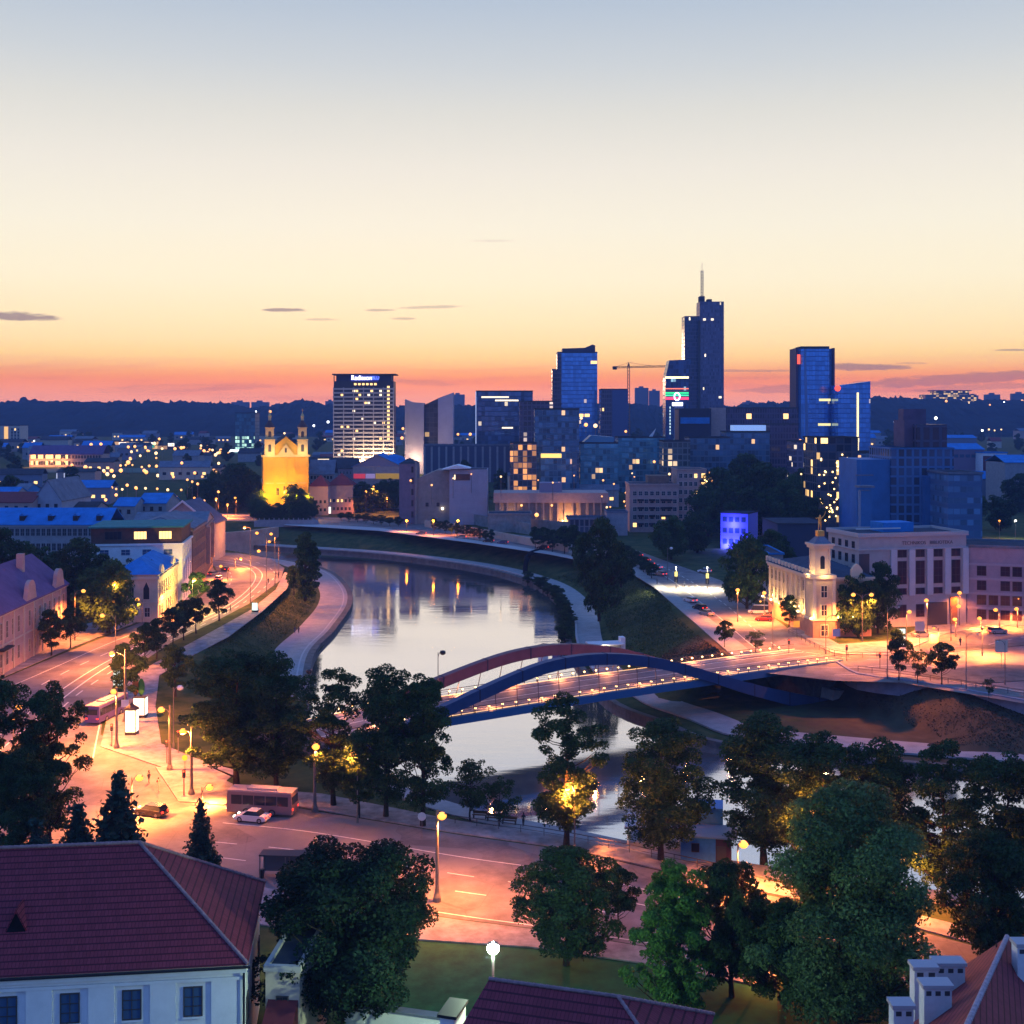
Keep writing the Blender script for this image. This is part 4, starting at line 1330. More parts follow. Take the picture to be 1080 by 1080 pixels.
h1.box('eaves_gutter', DARKM, -.6, h1.L + .6, -.62, -.44, 10.16, 10.3)
h1.box('cornice', PLW, -.3, h1.L + .3, -.34, -.002, 9.75, 10.14)
h1.box('cornice', PLW, -.18, h1.L + .18, -.2, -.003, 9.2, 9.42)
h1.box('cornice', PLW, h1.L + .002, h1.L + .3, 0, h1.D, 9.75, 10.14)
for i in range(11):
    x = h1.L - 1.3 - i * 4.3
    if x < 1: break
    h1.box('pilaster', PLW, x - .9, x + .9, -.16, -.003, -1, 9.19)
for i in range(10):
    u = h1.L - 3.5 - i * 4.3
    if u < 2: break
    loc, rz = h1.place('front', u, 6.75)
    f = link('window', win_mesh(1.2, 2.0, GLASSB, FRD, (1, 2), .08), h1.root, loc, rz)
    MB().box(-.72, .72, -.16, -.005, -.22, -.1).build('sill', PLW, f)
h1.box('downpipe', DARKM, h1.L + .05, h1.L + .2, -.3, -.15, -1, 10.2)
dm = MB()
dx_ = h1.L - 16.4
dm.add([(dx_ - 1.0, 2.2, 12.1), (dx_ + 1.0, 2.2, 12.1), (dx_, 2.2, 14.1), (dx_ - 1.05, 3.6, 13.3), (dx_ + 1.05, 3.6, 13.3), (dx_, 5.2, 14.2)], [(0, 1, 2), (0, 2, 5, 3), (1, 4, 5, 2)])
dr_ = dm.build('dormer', TILE, h1.root)
MB().add([(dx_ - .86, 2.17, 12.14), (dx_ + .86, 2.17, 12.14), (dx_, 2.17, 13.9)], [(0, 1, 2)]).build('louvre', mat('dark_louvre', (.012, .010, .012), .9, spec=.02), dr_)
for u in (3.5, 8.5, 13.5):
    loc, rz = h1.place('right', u, 4.55)
    link('window', win_mesh(1.15, 1.85, GLASSD, FRD, (1, 2), .08), h1.root, loc, rz)
# cream annex at its corner, with a dark red porch roof
A = (-18.6, 93.0); B = (-16.0, 92.8)
an = Bd('annex_house', 'narrow cream annex between the white house and the round lime tree', 'house', A, B, 9, 0, 8.2)
an.walls(PLC, bury=1.5); an.flat(mat('pale_coping', (.45, .43, .42), .8), .12, .3)
an.wins('front', 1, 2, .8, 1.3, .4, 2.2, 1.5, 5.0, frame=FRD)
po = MB().add([(.2, -4.6, 3.2), (2.5, -4.6, 3.2), (2.5, -.01, 6.1), (.2, -.01, 6.1), (.2, -4.6, 2.9), (2.5, -4.6, 2.9), (2.5, -.01, 2.9), (.2, -.01, 2.9)], [(0, 1, 2, 3), (4, 7, 6, 5), (0, 4, 5, 1), (1, 5, 6, 2), (3, 7, 4, 0)]).build('porch_roof', mat('oxblood_sheet', (.11, .02, .03), .6), an.root)
MB().box(.4, 2.3, -4.3, -.05, -1, 2.89).build('porch_wall', PLC, an.root)
# garden wall beside the lawn
gw = MB().prism([(-13.5, 99.9), (-13.5, 99.4), (-3.0, 96.4), (-3.0, 96.9)], -1, 2.6)
gw = gw.build('garden_wall', PLW)
tag(gw, 'pale blue white garden wall along the lawn behind the tiled roof', 'garden wall')
cap = MB().prism([(-13.6, 100.1), (-13.6, 99.2), (-2.9, 96.2), (-2.9, 97.1)], 2.61, 2.75).build('coping', ROOFZ, gw)

# ---- tiled roof at the lower edge of the picture, with a parapet stub and the floodlight
A = (-3.9, 76.4); B = (10.1, 72.2)
h2 = Bd('tiled_house', 'house showing only its low maroon tiled hip roof under the white floodlight', 'house', A, B, 10, 0, 10.2)
h2.walls(PLW, bury=1.5)
rf2 = h2.hip(TILE, 2.9, .4, ridge=(1.0, h2.L - 5.0, 5), z=10.2)
rc = MB()
for a, b2 in (((1.0, 5, 13.15), (h2.L - 5, 5, 13.15)), ((h2.L - 5, 5, 13.15), (h2.L + .4, -.4, 10.28)), ((h2.L - 5, 5, 13.15), (h2.L + .4, 10.4, 10.28))):
    a, b2 = Vector(a), Vector(b2); k = int((b2 - a).length / .42)
    for i in range(k): rc.tube([a.lerp(b2, i / k), a.lerp(b2, (i + .96) / k)], [.14, .11], 7)
rc.build('ridge_tiles', RIDGE, rf2)
stub = MB().box(-1.7, -.7, 3.0, 5.2, -1, 11.2).build('gable_parapet', PLW, h2.root)
MB().box(-1.85, -.55, 2.85, 5.35, 11.202, 11.4).build('coping', DARKM, stub)

# ---- tiled roof with white chimneys at the corner
A = (22.0, 84.0); B = (44.0, 50.0)
h3 = thing('chimney_house', 'house with a steep maroon tiled roof carrying white chimneys', 'house', (26.0, 86.0, 0), 0)
# ridge climbs toward the picture edge: from the gable end at the lower edge up to the far corner
RZ_ = 16.6
pA = Vector((ZP(0, 1) * 0 + PX(1062, 80) , 80.0, ZP(988, 80)))          # far end of the ridge
pB = Vector((PX(1015, 62), 62.0, ZP(1092, 62)))                          # near end of the ridge
pC = Vector((PX(925, 66), 66.0, ZP(1092, 66)))                          # near end of the eave on this side
pD = Vector((PX(1030, 84), 84.0, ZP(1006, 84) - .2))
rid = (pB - pA)
sidev = Vector((-7.2, 1.6, -6.0))
e0, e1 = pA + sidev * .55, pB + rid.normalized() * 6 + sidev
r1 = pB + rid.normalized() * 6
o_ = h3.location
def loc3(p): return tuple(Vector(p) - o_)
up3 = Vector((0, 0, 1))
oth = Vector((7.5, 3.5, -6.0))
rt = MB().add([loc3(pA), loc3(r1), loc3(e1), loc3(e0), loc3(pA + oth), loc3(r1 + oth)], [(0, 3, 2, 1), (0, 1, 5, 4), (0, 4, 3)]).build('roof', TILE2, h3)
wl3 = MB()
q = [e0 + Vector((.5, -.3, -.15)), e1 + Vector((.5, .3, -.15)), r1 + oth + Vector((-.5, .2, -.15)), pA + oth + Vector((-.5, -.3, -.15))]
wl3.prism([loc3(v)[:2] for v in q], -1.5, [loc3(v)[2] for v in q][0] - .3).build('wall', PLW, h3)
rc = MB()
k = int((r1 - pA).length / .4)
for i in range(k):
    rc.tube([loc3(pA.lerp(r1, i / k)), loc3(pA.lerp(r1, (i + .95) / k))], [.17, .13], 7)
rc.build('ridge_tiles', mat('pale_ridge', (.34, .27, .30), .8, var=.25, vscale=3), rt)
WCH = mat('white_chimney', (.60, .60, .63), .9, var=.1, vscale=1.2, bump=.15)
def chimney(px0, px1, pytop, pybot, Y, nh):
    w = (px1 - px0) / F * Y
    x = PX((px0 + px1) / 2, Y); zt, zb = ZP(pytop, Y), ZP(pybot, Y) - 1.5
    c = MB().box(-w / 2, w / 2, -.45, .45, zb - zt, -.22).build('chimney', WCH, h3, loc=loc3((x, Y, zt)))
    MB().box(-w / 2 - .1, w / 2 + .1, -.55, .55, -.218, 0).build('chimney_cap', mat('chimney_cap_slab', (.40, .36, .38), .85), c)
    for i in range(nh):
        u = -w / 2 + w * (i + .5) / nh
        MB().box(u - w / nh * .28, u + w / nh * .28, -.47, -.452, -.62, -.36).build('flue_opening', FRD, c)
chimney(962, 986, 1016, 1055, 74.5, 2)
chimney(985, 1015, 1012, 1045, 75.5, 3)
chimney(972, 1001, 1035, 1078, 71, 3)
chimney(940, 961, 1056, 1090, 69, 2)
chimney(1070, 1100, 992, 1020, 76, 3)
MB().tube([loc3((PX(1051, 79), 79, ZP(1009, 79))), loc3((PX(1051, 79), 79, ZP(992, 79)))], .05, 5).build('vent_pipe', DARKM, h3)

# ---- pink villa along the bend (faces the street)
VA, VB = (-96.5, 205), (-101.5, 281)
pv = Bd('pink_villa', 'long pink villa with curved gables and a violet sheet roof along the bend', 'villa', VA, VB, 16, 0, 12.2)
pv.walls(PLP, bury=1); pv.gable(mat('violet_sheet_roof', (.15, .09, .19), .85, var=.15, vscale=.4, spec=.03), 6.5, 'x', .5)
pv.band('cornice', PLC, 11.5, .6, .3); pv.band('string_course', PLC, 5.6, .3, .15)
for x in (26, 50.5, 70):
    prof = [(x - 3.2, 12.3)]
    for k in range(13):
        t = math.pi * k / 12
        prof.append((x - 2.4 * math.cos(t), 14.2 + 2.1 * math.sin(t)))
    prof.append((x + 3.2, 12.3))
    MB().extr(prof, 'y', -.35, .5).build('curved_gable', PLP, pv.root)
pv.wins('front', 22, 1, 1.1, 3.2, 1, pv.L - 1, 6.9, 6.9, frame=PLC, bars=(1, 2))
pv.wins('front', 22, 1, 1.1, 2.6, 1, pv.L - 1, 1.6, 1.6, frame=PLC, bars=(1, 1))
pv.wins('right', 3, 2, 1.1, 2.4, 1, 15, 2, 7, frame=PLC)
for x in (34, 58):
    MB().box(x - 3, x + 3, -1.3, -.003, 5.0, 5.3).build('balcony', DARKM, pv.root)
for x in (10, 40, 62):
    MB().box(x - .7, x + .7, 5, 6.4, 15, 20.5).build('chimney', PLP, pv.root)
for i in range(12):
    MB().box(3 + i * 6.2 - .3, 3 + i * 6.2 + .3, -.2, -.004, 0, 11.4).build('pilaster', PLC, pv.root)

# ---- corner house with the pointed window
c1 = Bd('corner_house', 'cream corner house with a pointed window and a blue sheet roof on the bend', 'house', (-86.5, 301), (-89.5, 330), 11, 0, 11.6)
c1.walls(PLC, bury=1); c1.hip(ROOFB, 3.6, .4)
c1.band('cornice', mat('cream_trim', (.5, .44, .38), .9), 10.4, .6, .35); c1.band('string_course', MATS['cream_trim'], 4.6, .3, .18)
pgl = [(-.7, 0), (.7, 0), (.7, 2.6), (0, 4.2), (-.7, 2.6)]
loc, rz = c1.place('left', 8.3, 5.6)
wn_o = MB().extr([(a * 1.25, b * 1.08 - .15) for a, b in pgl], 'y', -.14, .02).build('window', MATS['cream_trim'], c1.root, loc=loc); wn_o.rotation_euler = (0, 0, rz)
MB().extr(pgl, 'y', -.17, -.142).build('pane', GLASSD, wn_o)
c1.wins('left', 1, 1, 1.2, 2.2, 7, 10, 1.3, 1.3)
c1.wins('left', 2, 2, 1.1, 2.4, 1, 6, 1.4, 6.0, frame=MATS['cream_trim'])
c1.wins('front', 9, 1, 1.2, 3.4, 1.2, c1.L - .6, 5.8, 5.8, frame=MATS['cream_trim'], bars=(1, 2))
c1.wins('front', 9, 1, 1.2, 2.6, 1.2, c1.L - .6, 1.2, 1.2, frame=MATS['cream_trim'], bars=(1, 1), lit=.25)
for x in (5, 22):
    prof = [(x - 2, 11.61), (x - 2, 12.3), (x - 1.2, 13.2), (x, 13.6), (x + 1.2, 13.2), (x + 2, 12.3), (x + 2, 11.61)]
    MB().extr(prof, 'y', -.3, .3).build('attic_gable', PLC, c1.root)
# ---- white house with the dark attic
w1 = Bd('white_town_house', 'tall white town house with a dark attic storey, lit attic windows and a green roof', 'house', (-88.5, 331), (-91.5, 352), 24, 0, 16.2)
w1.walls(PLW, bury=1)
at_ = MB().box(.3, w1.L - .3, .3, w1.D - .3, 16.21, 20.4).build('attic', mat('brown_attic_cladding', (.085, .05, .045), .8, var=.2, vscale=1), w1.root)
MB().box(-.4, w1.L + .4, -.4, w1.D + .4, 20.41, 20.8).build('roof', ROOFG, w1.root)
w1.band('cornice', PLW, 15.7, .5, .4)
for u, w, lit in ((4.5, 3.2, WLIT), (11, 3.2, WLIT), (18, 4.2, GLASSD)):
    loc, rz = w1.place('left', 24 - u, 17.4, -.3)
    link('attic_window', win_mesh(w, 2.0, lit, FRD, (3, 0), .1), w1.root, loc, rz)
w1.wins('left', 4, 1, 2.2, 1.4, 1, 23, 13.2, 13.2, glass=GLASSB)
w1.wins('front', 4, 1, 1.2, 2.6, 1, w1.L - 1, 12.0, 12.0, frame=PLW, bars=(0, 1))
w1.wins('front', 4, 1, 1.2, 5.4, 1, w1.L - 1, 5.6, 5.6, frame=PLW, bars=(0, 3))
w1.wins('front', 4, 1, 1.5, 3.0, 1, w1.L - 1, .8, .8, frame=PLW, lit=.4)
# ---- brown houses round the bend
b1 = Bd('brown_house', 'dark brown four storey house next to the white town house', 'house', (-91.6, 353.5), (-94.5, 380), 18, 0, 18.0)
b1.walls(BRN, bury=1); b1.gable(ROOFZ, 3.2, 'x', .3)
b1.band('cornice', PLT, 17.2, .5, .35)
b1.wins('front', 8, 4, 1.1, 2.5, .6, b1.L - .4, 1.4, 13.6, frame=PLT, lit=.06)
b2_ = Bd('brown_house', 'brown house at the bend with bay fronts and a grey gabled roof', 'house', (-94.8, 381), (-100, 412), 22, 0, 16.5)
b2_.walls(mat('umber_plaster', (.26, .17, .12), .9, var=.2, vscale=.6), bury=1); b2_.gable(ROOFZ, 3.0, 'y', .3, wallm=PLG)
b2_.band('cornice', PLT, 15.8, .5, .35)
b2_.wins('front', 9, 4, 1.1, 2.3, .6, b2_.L - .4, 1.4, 12.4, frame=PLT, lit=.06)
for x in (6, 24):
    MB().box(x - 1.8, x + 1.8, -1.1, -.004, 4.2, 15.6).build('bay', PLT, b2_.root)
gg = pxb('gabled_house', 'grey house with a wide pale edged gable behind the brown houses', 'house', 164, 222, 553, 424, 22)
gg.walls(PLG); gg.gable(mat('slate_roof', (.09, .11, .17), .8, var=.2, vscale=.5, spec=.03), 7.5, 'y', .6, .4, wallm=PLG)
MB().extr([(-.6, gg.H - .5), (gg.L / 2, gg.H + 7.6), (gg.L + .6, gg.H - .5), (gg.L + .6, gg.H + .2), (gg.L / 2, gg.H + 8.4), (-.6, gg.H + .2)], 'y', -1.0, -.62).build('verge_board', mat('white_verge', (.6, .6, .64), .7), gg.root)
gg.wins('front', 6, 1, 1.3, 1.8, 2, gg.L - 2, gg.H - 4, gg.H - 4, frame=FRW)

# ---- long blue roofed block
lb = pxb('long_office', 'long grey office block with a bright blue sheet roof and dormers', 'office building', -60, 113, 553, 368, 15, z0=0)
lb.walls(PLG, bury=1)
lbr = lb.gable(ROOFB, 4.2, 'x', .5)
lb.band('cornice', mat('grey_trim', (.34, .34, .37), .9), lb.H - .8, .6, .3)
lb.wins('front', 30, 3, 1.1, 2.1, 1, lb.L - 1, lb.H - 12.2, lb.H - 3.4, frame=MATS['grey_trim'])
for u in (23, 31.5, 39, 46):
    d_ = MB().box(u - .7, u + .7, 1.2, 3.6, lb.H + .6, lb.H + 2.4)
    MB().extr([(u - .9, lb.H + 2.4), (u + .9, lb.H + 2.4), (u, lb.H + 3.2)], 'y', 1.1, 4.2).build('dormer_roof', ROOFB, d_.build('dormer', DARKM, lb.root))
ln_ = pxb('link_house', 'dark brick link block with lit windows joining the blue roofed office', 'house', 113, 140, 560, 372, 12, z0=0)
ln_.walls(BRN, bury=1); ln_.flat(ROOFG, .3, .3); ln_.wins('front', 3, 4, 1.2, 1.6, .3, ln_.L - .3, ln_.H - 13, ln_.H - 2.6, frame=FRD, lit=.4)
# ---- low roofs behind it
for nm, lab, x0, x1, yt, Y, dp, wmat, rmat, rise, ax in (
        ('shed_house', 'low house with a glossy blue roof at the picture edge behind the blue roofed office', -20, 14, 524, 455, 16, PLG, ROOFB, 3, 'x'),
        ('shed_house', 'blue walled hall behind the blue roofed office', 14, 28, 517, 470, 14, ROOFB, ROOFZ, 2, 'x'),
        ('shed_house', 'house with a dull red roof behind the blue roofed office', -10, 34, 530, 425, 16, PLP, TILE2, 3, 'x'),
        ('gabled_shed', 'pale gabled shed with a blank end wall behind the blue roofed office', 35, 65, 528, 430, 30, mat('pale_blue_render', (.34, .34, .42), .9, var=.1, vscale=.4), ROOFZ, 7, 'y'),
        ('shed_house', 'low blue roofed shed behind the green roofed house', 145, 175, 531, 440, 18, PLG, ROOFB, 3, 'x'),
        ('shed_house', 'dark shed between the orange lamps behind the office', 76, 100, 537, 440, 14, PLG, ROOFD, 2, 'x'),
        ('shed_house', 'small blue roofed house behind the attic house', 120, 142, 534, 430, 14, PLG, ROOFB, 2.5, 'x')):
    q_ = pxb(nm, lab, 'house', x0, x1, yt, Y, dp, z0=0)
    q_.walls(wmat); q_.gable(rmat, rise, ax, .3, wallm=wmat)
    q_.wins('front', max(2, int(q_.L / 3)), 1, 1.0, 1.4, .5, q_.L - .5, q_.H - 2.6, q_.H - 2.6, frame=FRD, lit=.1)

# ---- ornate museum with the statue tower
MUS = mat('museum_plaster', (0.52, 0.42, 0.28), .9, var=.08, vscale=.8, bump=.1)
MUST = mat('museum_trim', (0.58, 0.50, 0.38), .85)
MUSB = mat('museum_base', (0.40, 0.22, 0.15), .9, var=.15, vscale=.8)
mc = G(875, 673, 1.5)                        # tower corner
m1 = Bd('ornate_museum', 'ornate floodlit museum with a corner tower carrying a statue', 'museum', (mc.x - 2.5, mc.y + 1.0), (mc.x + 9.6, mc.y + 2.6), 31, 1.5, 1.5 + 13.2)
Lm, Dm, Hm = m1.L, m1.D, m1.H
th_ = math.atan2(1.6, 12.1)
m1.walls(MUS, bury=2)
m1.box('plinth', MUSB, -.25, Lm + .25, -.25, Dm + .1, -1.9, 3.9)
m1.band('string_course', MUST, 3.91, .35, .45)
m1.band('cornice', MUST, Hm - .9, .45, .55)
m1.band('cornice', MUST, Hm - .45, .45, .85)
rfm = m1.hip(mat('museum_slate', (.06, .075, .11), .85, var=.2, vscale=.6, spec=.03), 3.2, .7, z=Hm + .02)
mg = MB()
for x in (1.0, Lm - 3.2):
    mg.extr([(x - 1.3, Hm), (x - 1.3, Hm + 1.5), (x - .6, Hm + 2.5), (x, Hm + 2.9), (x + .6, Hm + 2.5), (x + 1.3, Hm + 1.5), (x + 1.3, Hm)], 'y', -.5, .3)
mg.build('attic_gable', MUST, m1.root)
bal = MB()
for i in range(14):
    bal.box(-.35, .05, 3 + i * 2.2, 4.2 + i * 2.2, Hm + .02, Hm + 1.2)
bal.build('parapet', MUST, m1.root)
m1.wins('front', 3, 1, 1.15, 2.5, 4.4, Lm - .5, 4.8, 4.8, frame=MUST); m1.wins('front', 3, 1, 1.15, 2.3, 4.4, Lm - .5, 9.2, 9.2, frame=MUST)
m1.wins('front', 3, 1, 1.1, 1.9, 4.4, Lm - .5, 1.0, 1.0, frame=MUST)
m1.wins('left', 10, 1, 1.15, 2.6, .6, Dm - 4, 4.8, 4.8, frame=MUST); m1.wins('left', 10, 1, 1.15, 2.3, .6, Dm - 4, 9.2, 9.2, frame=MUST)
m1.wins('left', 10, 1, 1.1, 1.9, .6, Dm - 4, 1.0, 1.0, frame=MUST)
for i in range(11):
    loc, rz = m1.place('left', .6 + i * 2.94, 4.3, 0)
    o = MB().box(-.3, .3, -.3, -.004, 0, Hm - 5.2).build('pilaster', MUST, m1.root, loc=loc); o.rotation_euler = (0, 0, rz)
for x in (3.9, 6.6, 9.2, Lm - .35):
    m1.box('pilaster', MUST, x - .3, x + .3, -.32, -.26, 4.3, Hm - .95)
tw = MB().box(-1.4, 3.4, -1.5, 3.3, -1.9, Hm - .2).build('tower', MUS, m1.root)
MB().box(-1.55, 3.55, -1.65, 3.45, -1.9, 3.89).build('tower_plinth', MUSB, tw)
for z, h in ((3.9, .4), (Hm - .2, .55), (Hm + .36, .3)):
    MB().box(-1.75, 3.75, -1.85, 3.65, z, z + h).build('tower_cornice', MUST, tw)
for x in (-1.2, 3.2):
    MB().box(x - .35, x + .35, -1.75, -1.51, 4.31, Hm - .22).build('tower_pilaster', MUST, tw)
for z, w, h in ((.6, 1.5, 2.3), (5.0, 1.2, 2.3), (9.0, 1.3, 2.5)):
    link('tower_window', win_mesh(w, h, GLASSD, MUST, (1, 1), .16), tw, (1.0, -1.52 if z > 3.9 else -1.67, z))
dr2 = MB().box(-.55, 2.55, -.6, 2.5, Hm + .67, Hm + 6.4).build('belfry', MUST, m1.root)
for x in (-.75, 2.35):
    for y in (-.8, 2.3):
        MB().box(x, x + .4, y, y + .4, Hm + .68, Hm + 6.39).build('belfry_column', MUST, dr2)
prf = [(-.5, 0)] + [(-.5 * math.cos(math.pi * k / 8), 2.4 + .5 * math.sin(math.pi * k / 8)) for k in range(9)] + [(.5, 0)]
MB().extr(prf, 'y', -.63, -.602).build('arched_window', GLASSD, dr2, loc=(1.0, 0, Hm + 1.9))
MB().box(-1.2, 3.2, -1.25, 3.15, Hm + 6.41, Hm + 7.0).build('belfry_cornice', MUST, dr2)
MB().box(-1.5, 3.5, -1.55, 3.45, Hm + 7.01, Hm + 7.5).build('belfry_cornice', MUST, dr2)
MB().add([(-1.0, -1.05, Hm + 7.51), (3.0, -1.05, Hm + 7.51), (3.0, 2.95, Hm + 7.51), (-1.0, 2.95, Hm + 7.51), (.3, .25, Hm + 9.0), (1.7, .25, Hm + 9.0), (1.7, 1.65, Hm + 9.0), (.3, 1.65, Hm + 9.0)],
         [(0, 1, 5, 4), (1, 2, 6, 5), (2, 3, 7, 6), (3, 0, 4, 7), (4, 5, 6, 7), (3, 2, 1, 0)]).build('tower_roof', ROOFZ, dr2)
GOLD = mat('gilded_metal', (.75, .42, .10), .35, metal=.7)
ped = MB().box(.25, 1.75, .2, 1.7, Hm + 9.01, Hm + 10.2).build('statue_pedestal', GOLD, m1.root)
# the statue: a figure striding with one arm raised
def figure(name, m, joints, edges, parent=None, loc=(0, 0, 0), s=1.0, sub=1):
    me = bpy.data.meshes.new(name)
    names = list(joints)
    me.from_pydata([tuple(c * s for c in joints[k][:3]) for k in names], [(names.index(a), names.index(b)) for a, b in edges], [])
    o = link(name, me, parent, loc)
    sk = o.modifiers.new('skin', 'SKIN')
    for i, k in enumerate(names):
        r_ = joints[k][3] * s
        me.skin_vertices[0].data[i].radius = (r_, r_ * (joints[k][4] if len(joints[k]) > 4 else 1))
    me.skin_vertices[0].data[0].use_root = True
    sb = o.modifiers.new('sub', 'SUBSURF'); sb.levels = sub; sb.render_levels = sub
    me.materials.append(m)
    return o
STJ = dict(pel=(0, 0, .95, .17), wai=(0, -.02, 1.12, .14), che=(0, -.04, 1.35, .19), nec=(0, -.05, 1.52, .07), hed=(0, -.07, 1.66, .11), top=(0, -.07, 1.78, .07),
           hl=(-.1, 0, .88, .11), kl=(-.16, -.18, .5, .07), al=(-.17, -.05, .08, .05), fl=(-.17, -.2, .03, .045),
           hr=(.1, 0, .88, .11), kr=(.15, .12, .48, .07), ar=(.18, .3, .08, .05), fr_=(.18, .18, .03, .045),
           sl=(-.2, -.03, 1.43, .07), el=(-.42, -.1, 1.36, .05), wl=(-.55, -.3, 1.45, .04), sr=(.2, -.03, 1.43, .07), er=(.42, -.05, 1.62, .05), wr=(.55, -.1, 1.9, .04), tr=(.6, -.12, 2.2, .03))
STE = [('pel', 'wai'), ('wai', 'che'), ('che', 'nec'), ('nec', 'hed'), ('hed', 'top'), ('pel', 'hl'), ('hl', 'kl'), ('kl', 'al'), ('al', 'fl'), ('pel', 'hr'), ('hr', 'kr'), ('kr', 'ar'), ('ar', 'fr_'),
       ('che', 'sl'), ('sl', 'el'), ('el', 'wl'), ('che', 'sr'), ('sr', 'er'), ('er', 'wr'), ('wr', 'tr')]
st = figure('statue', GOLD, STJ, STE, None, (0, 0, 0), 2.0)
mw = Matrix.Translation(m1.root.location) @ Matrix.Rotation(th_, 4, 'Z')
st.location = mw @ Vector((1.0, .95, Hm + 10.2))
tag(st, 'gilded striding statue with a raised arm on the ornate museum tower', 'statue')
# floodlights along the museum cornice and base
def lamp_light(loc, power, col, radius=.25, parent=None, kind='POINT', rot=None, size=R(150), blend=.6):
    d = bpy.data.lights.new('lamp_light', kind)
    d.energy = power; d.color = col; d.shadow_soft_size = radius
    if kind == 'SPOT': d.spot_size, d.spot_blend = size, blend
    o = bpy.data.objects.new('lamp_light', d)
    COL.objects.link(o)
    if parent: o.parent = parent
    o.location = loc
    if rot: o.rotation_euler = rot
    return o
WARM = (1.0, 0.58, 0.19)
FLG = mat('floodlight_glow', (1, .8, .5), .5, emit=(1, .75, .36), es=6, sample=False)
for x, y in ((-2.2, -2.2), (4.2, -1.4), (7.6, -1.4), (10.8, -1.4), (-1.4, 8), (-1.4, 14), (-1.4, 20), (-1.4, 26), (-1.4, 32)):
    f_ = MB().box(-.18, .18, -.18, .18, 0, .25).build('floodlight', FLG, m1.root, loc=(x, y, 4.35))
    lamp_light((0, 0, .4), 1100, WARM, .2, f_)
lamp_light((1.0, -2.6, Hm + .9), 420, WARM, .2, m1.root)
lamp_light((-2.2, 1.0, Hm + .9), 420, WARM, .2, m1.root)

# ---- pilastered library
l0 = G(893, 672, 1.5)
LBx = Bd('library', 'pale modernist library with tall pilasters and dark windows', 'library', (PX(906, 283), 283), (PX(1019, 289), 289), 15, 1.5, ZP(566, 285))
Hl = LBx.H
LBx.walls(STONE, bury=2)
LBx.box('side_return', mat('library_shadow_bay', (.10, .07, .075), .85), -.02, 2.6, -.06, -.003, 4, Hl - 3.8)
LBx.flat(mat('library_coping', (.42, .40, .42), .8), .4, .6)
LBx.band('cornice', MATS['library_coping'], Hl - 3.0, .3, .35)
x0_, x1_ = 8.6, LBx.L - .4
nb = 4
for i in range(nb + 1):
    x = x0_ + (x1_ - x0_) * i / nb
    LBx.box('pilaster', mat('white_stone', (.52, .50, .53), .8, var=.06, vscale=.5), x - .75, x + .75, -.55, -.003, 7.2, Hl - 3.02)
GLM = mat('maroon_glass', (.035, .015, .025), .15)
for i in range(nb):
    u = x0_ + (x1_ - x0_) * (i + .5) / nb
    for z, h in ((7.5, 1.3), (9.9, 5.2), (16.1 if Hl > 19.5 else Hl - 5.2, 1.6)):
        loc, rz = LBx.place('front', u, z)
        link('window', win_mesh(2.1, h, GLM, FRD, (1, 2 if h > 3 else 0), .1), LBx.root, loc, rz)
LBx.wins('front', 2, 1, 2.0, 2.8, x0_, x0_ + (x1_ - x0_) * .5, 2.2, 2.2, glass=GLM, frame=FRD)
LBx.box('portal', FRD, 17.3, 22.4, -.25, -.003, -.5, 5.4)
LBx.box('light_tinted_doorway', mat('orange_light_paint', (.5, .22, .10), .8), 23.2, 25.0, -.3, -.003, -.5, 6.6)  # orange lamp light put into the panel's colour
LBx.wins('left', 4, 3, 1.2, 1.8, 1, 14, Hl - 9, Hl - 3, frame=FRD)
def text(body, size, m, parent=None, loc=(0, 0, 0), rot=(R(90), 0, 0), extrude=.03, name='lettering', align='CENTER', sx=1.0):
    c = bpy.data.curves.new(name, 'FONT')
    c.body = body; c.size = size; c.extrude = extrude; c.align_x = align
    c.materials.append(m)
    tmp = bpy.data.objects.new('tmp', c)
    COL.objects.link(tmp)
    bpy.context.view_layer.update()
    me_ = bpy.data.meshes.new_from_object(tmp.evaluated_get(bpy.context.evaluated_depsgraph_get()))
    bpy.data.objects.remove(tmp)
    o = bpy.data.objects.new(name, me_)
    COL.objects.link(o)
    if parent: o.parent = parent
    o.location = loc; o.rotation_euler = rot; o.scale = (sx, 1, 1)
    return o
DLET = mat('dark_letters', (.07, .06, .075), .6)
text('TECHNIKOS   BIBLIOTEKA', 1.12, DLET, LBx.root, (17.4, -.06, Hl - 1.9))
LBx.box('roof_hut', ROOFB, 10, 18, 7, 13, Hl + .2, Hl + 2.6)
LBx.box('roof_rail', mat('white_rail', (.6, .6, .62), .6), 2.5, 14, 6, 6.2, Hl + 1.2, Hl + 1.5)
# ---- purple block beside it
pb = Bd('office_block', 'plain purple grey office block with banded floors next to the library', 'office building', (PX(1022, 288), 289.5), (PX(1150, 280), 282), 16, 1.5, ZP(578, 288))
pb.walls(mat('mauve_plaster', (.33, .26, .31), .9, var=.12, vscale=.5), bury=2); pb.flat(ROOFZ, .3, .4)
for z in (3.6, 7.0, 10.4, 13.8):
    pb.band('floor_band', mat('mauve_trim', (.40, .33, .38), .9), z, .5, .14)
pb.wins('front', 9, 4, 1.9, 2.1, 2, pb.L - .5, 1.3, 11.5, glass=GLM, frame=FRD, skip=((1, 3), (1, 2)))
text('JUNGTA', 1.3, mat('sign_blue', (.10, .12, .2), .6), pb.root, (6.5, -.3, pb.H - 1.5)) if False else None

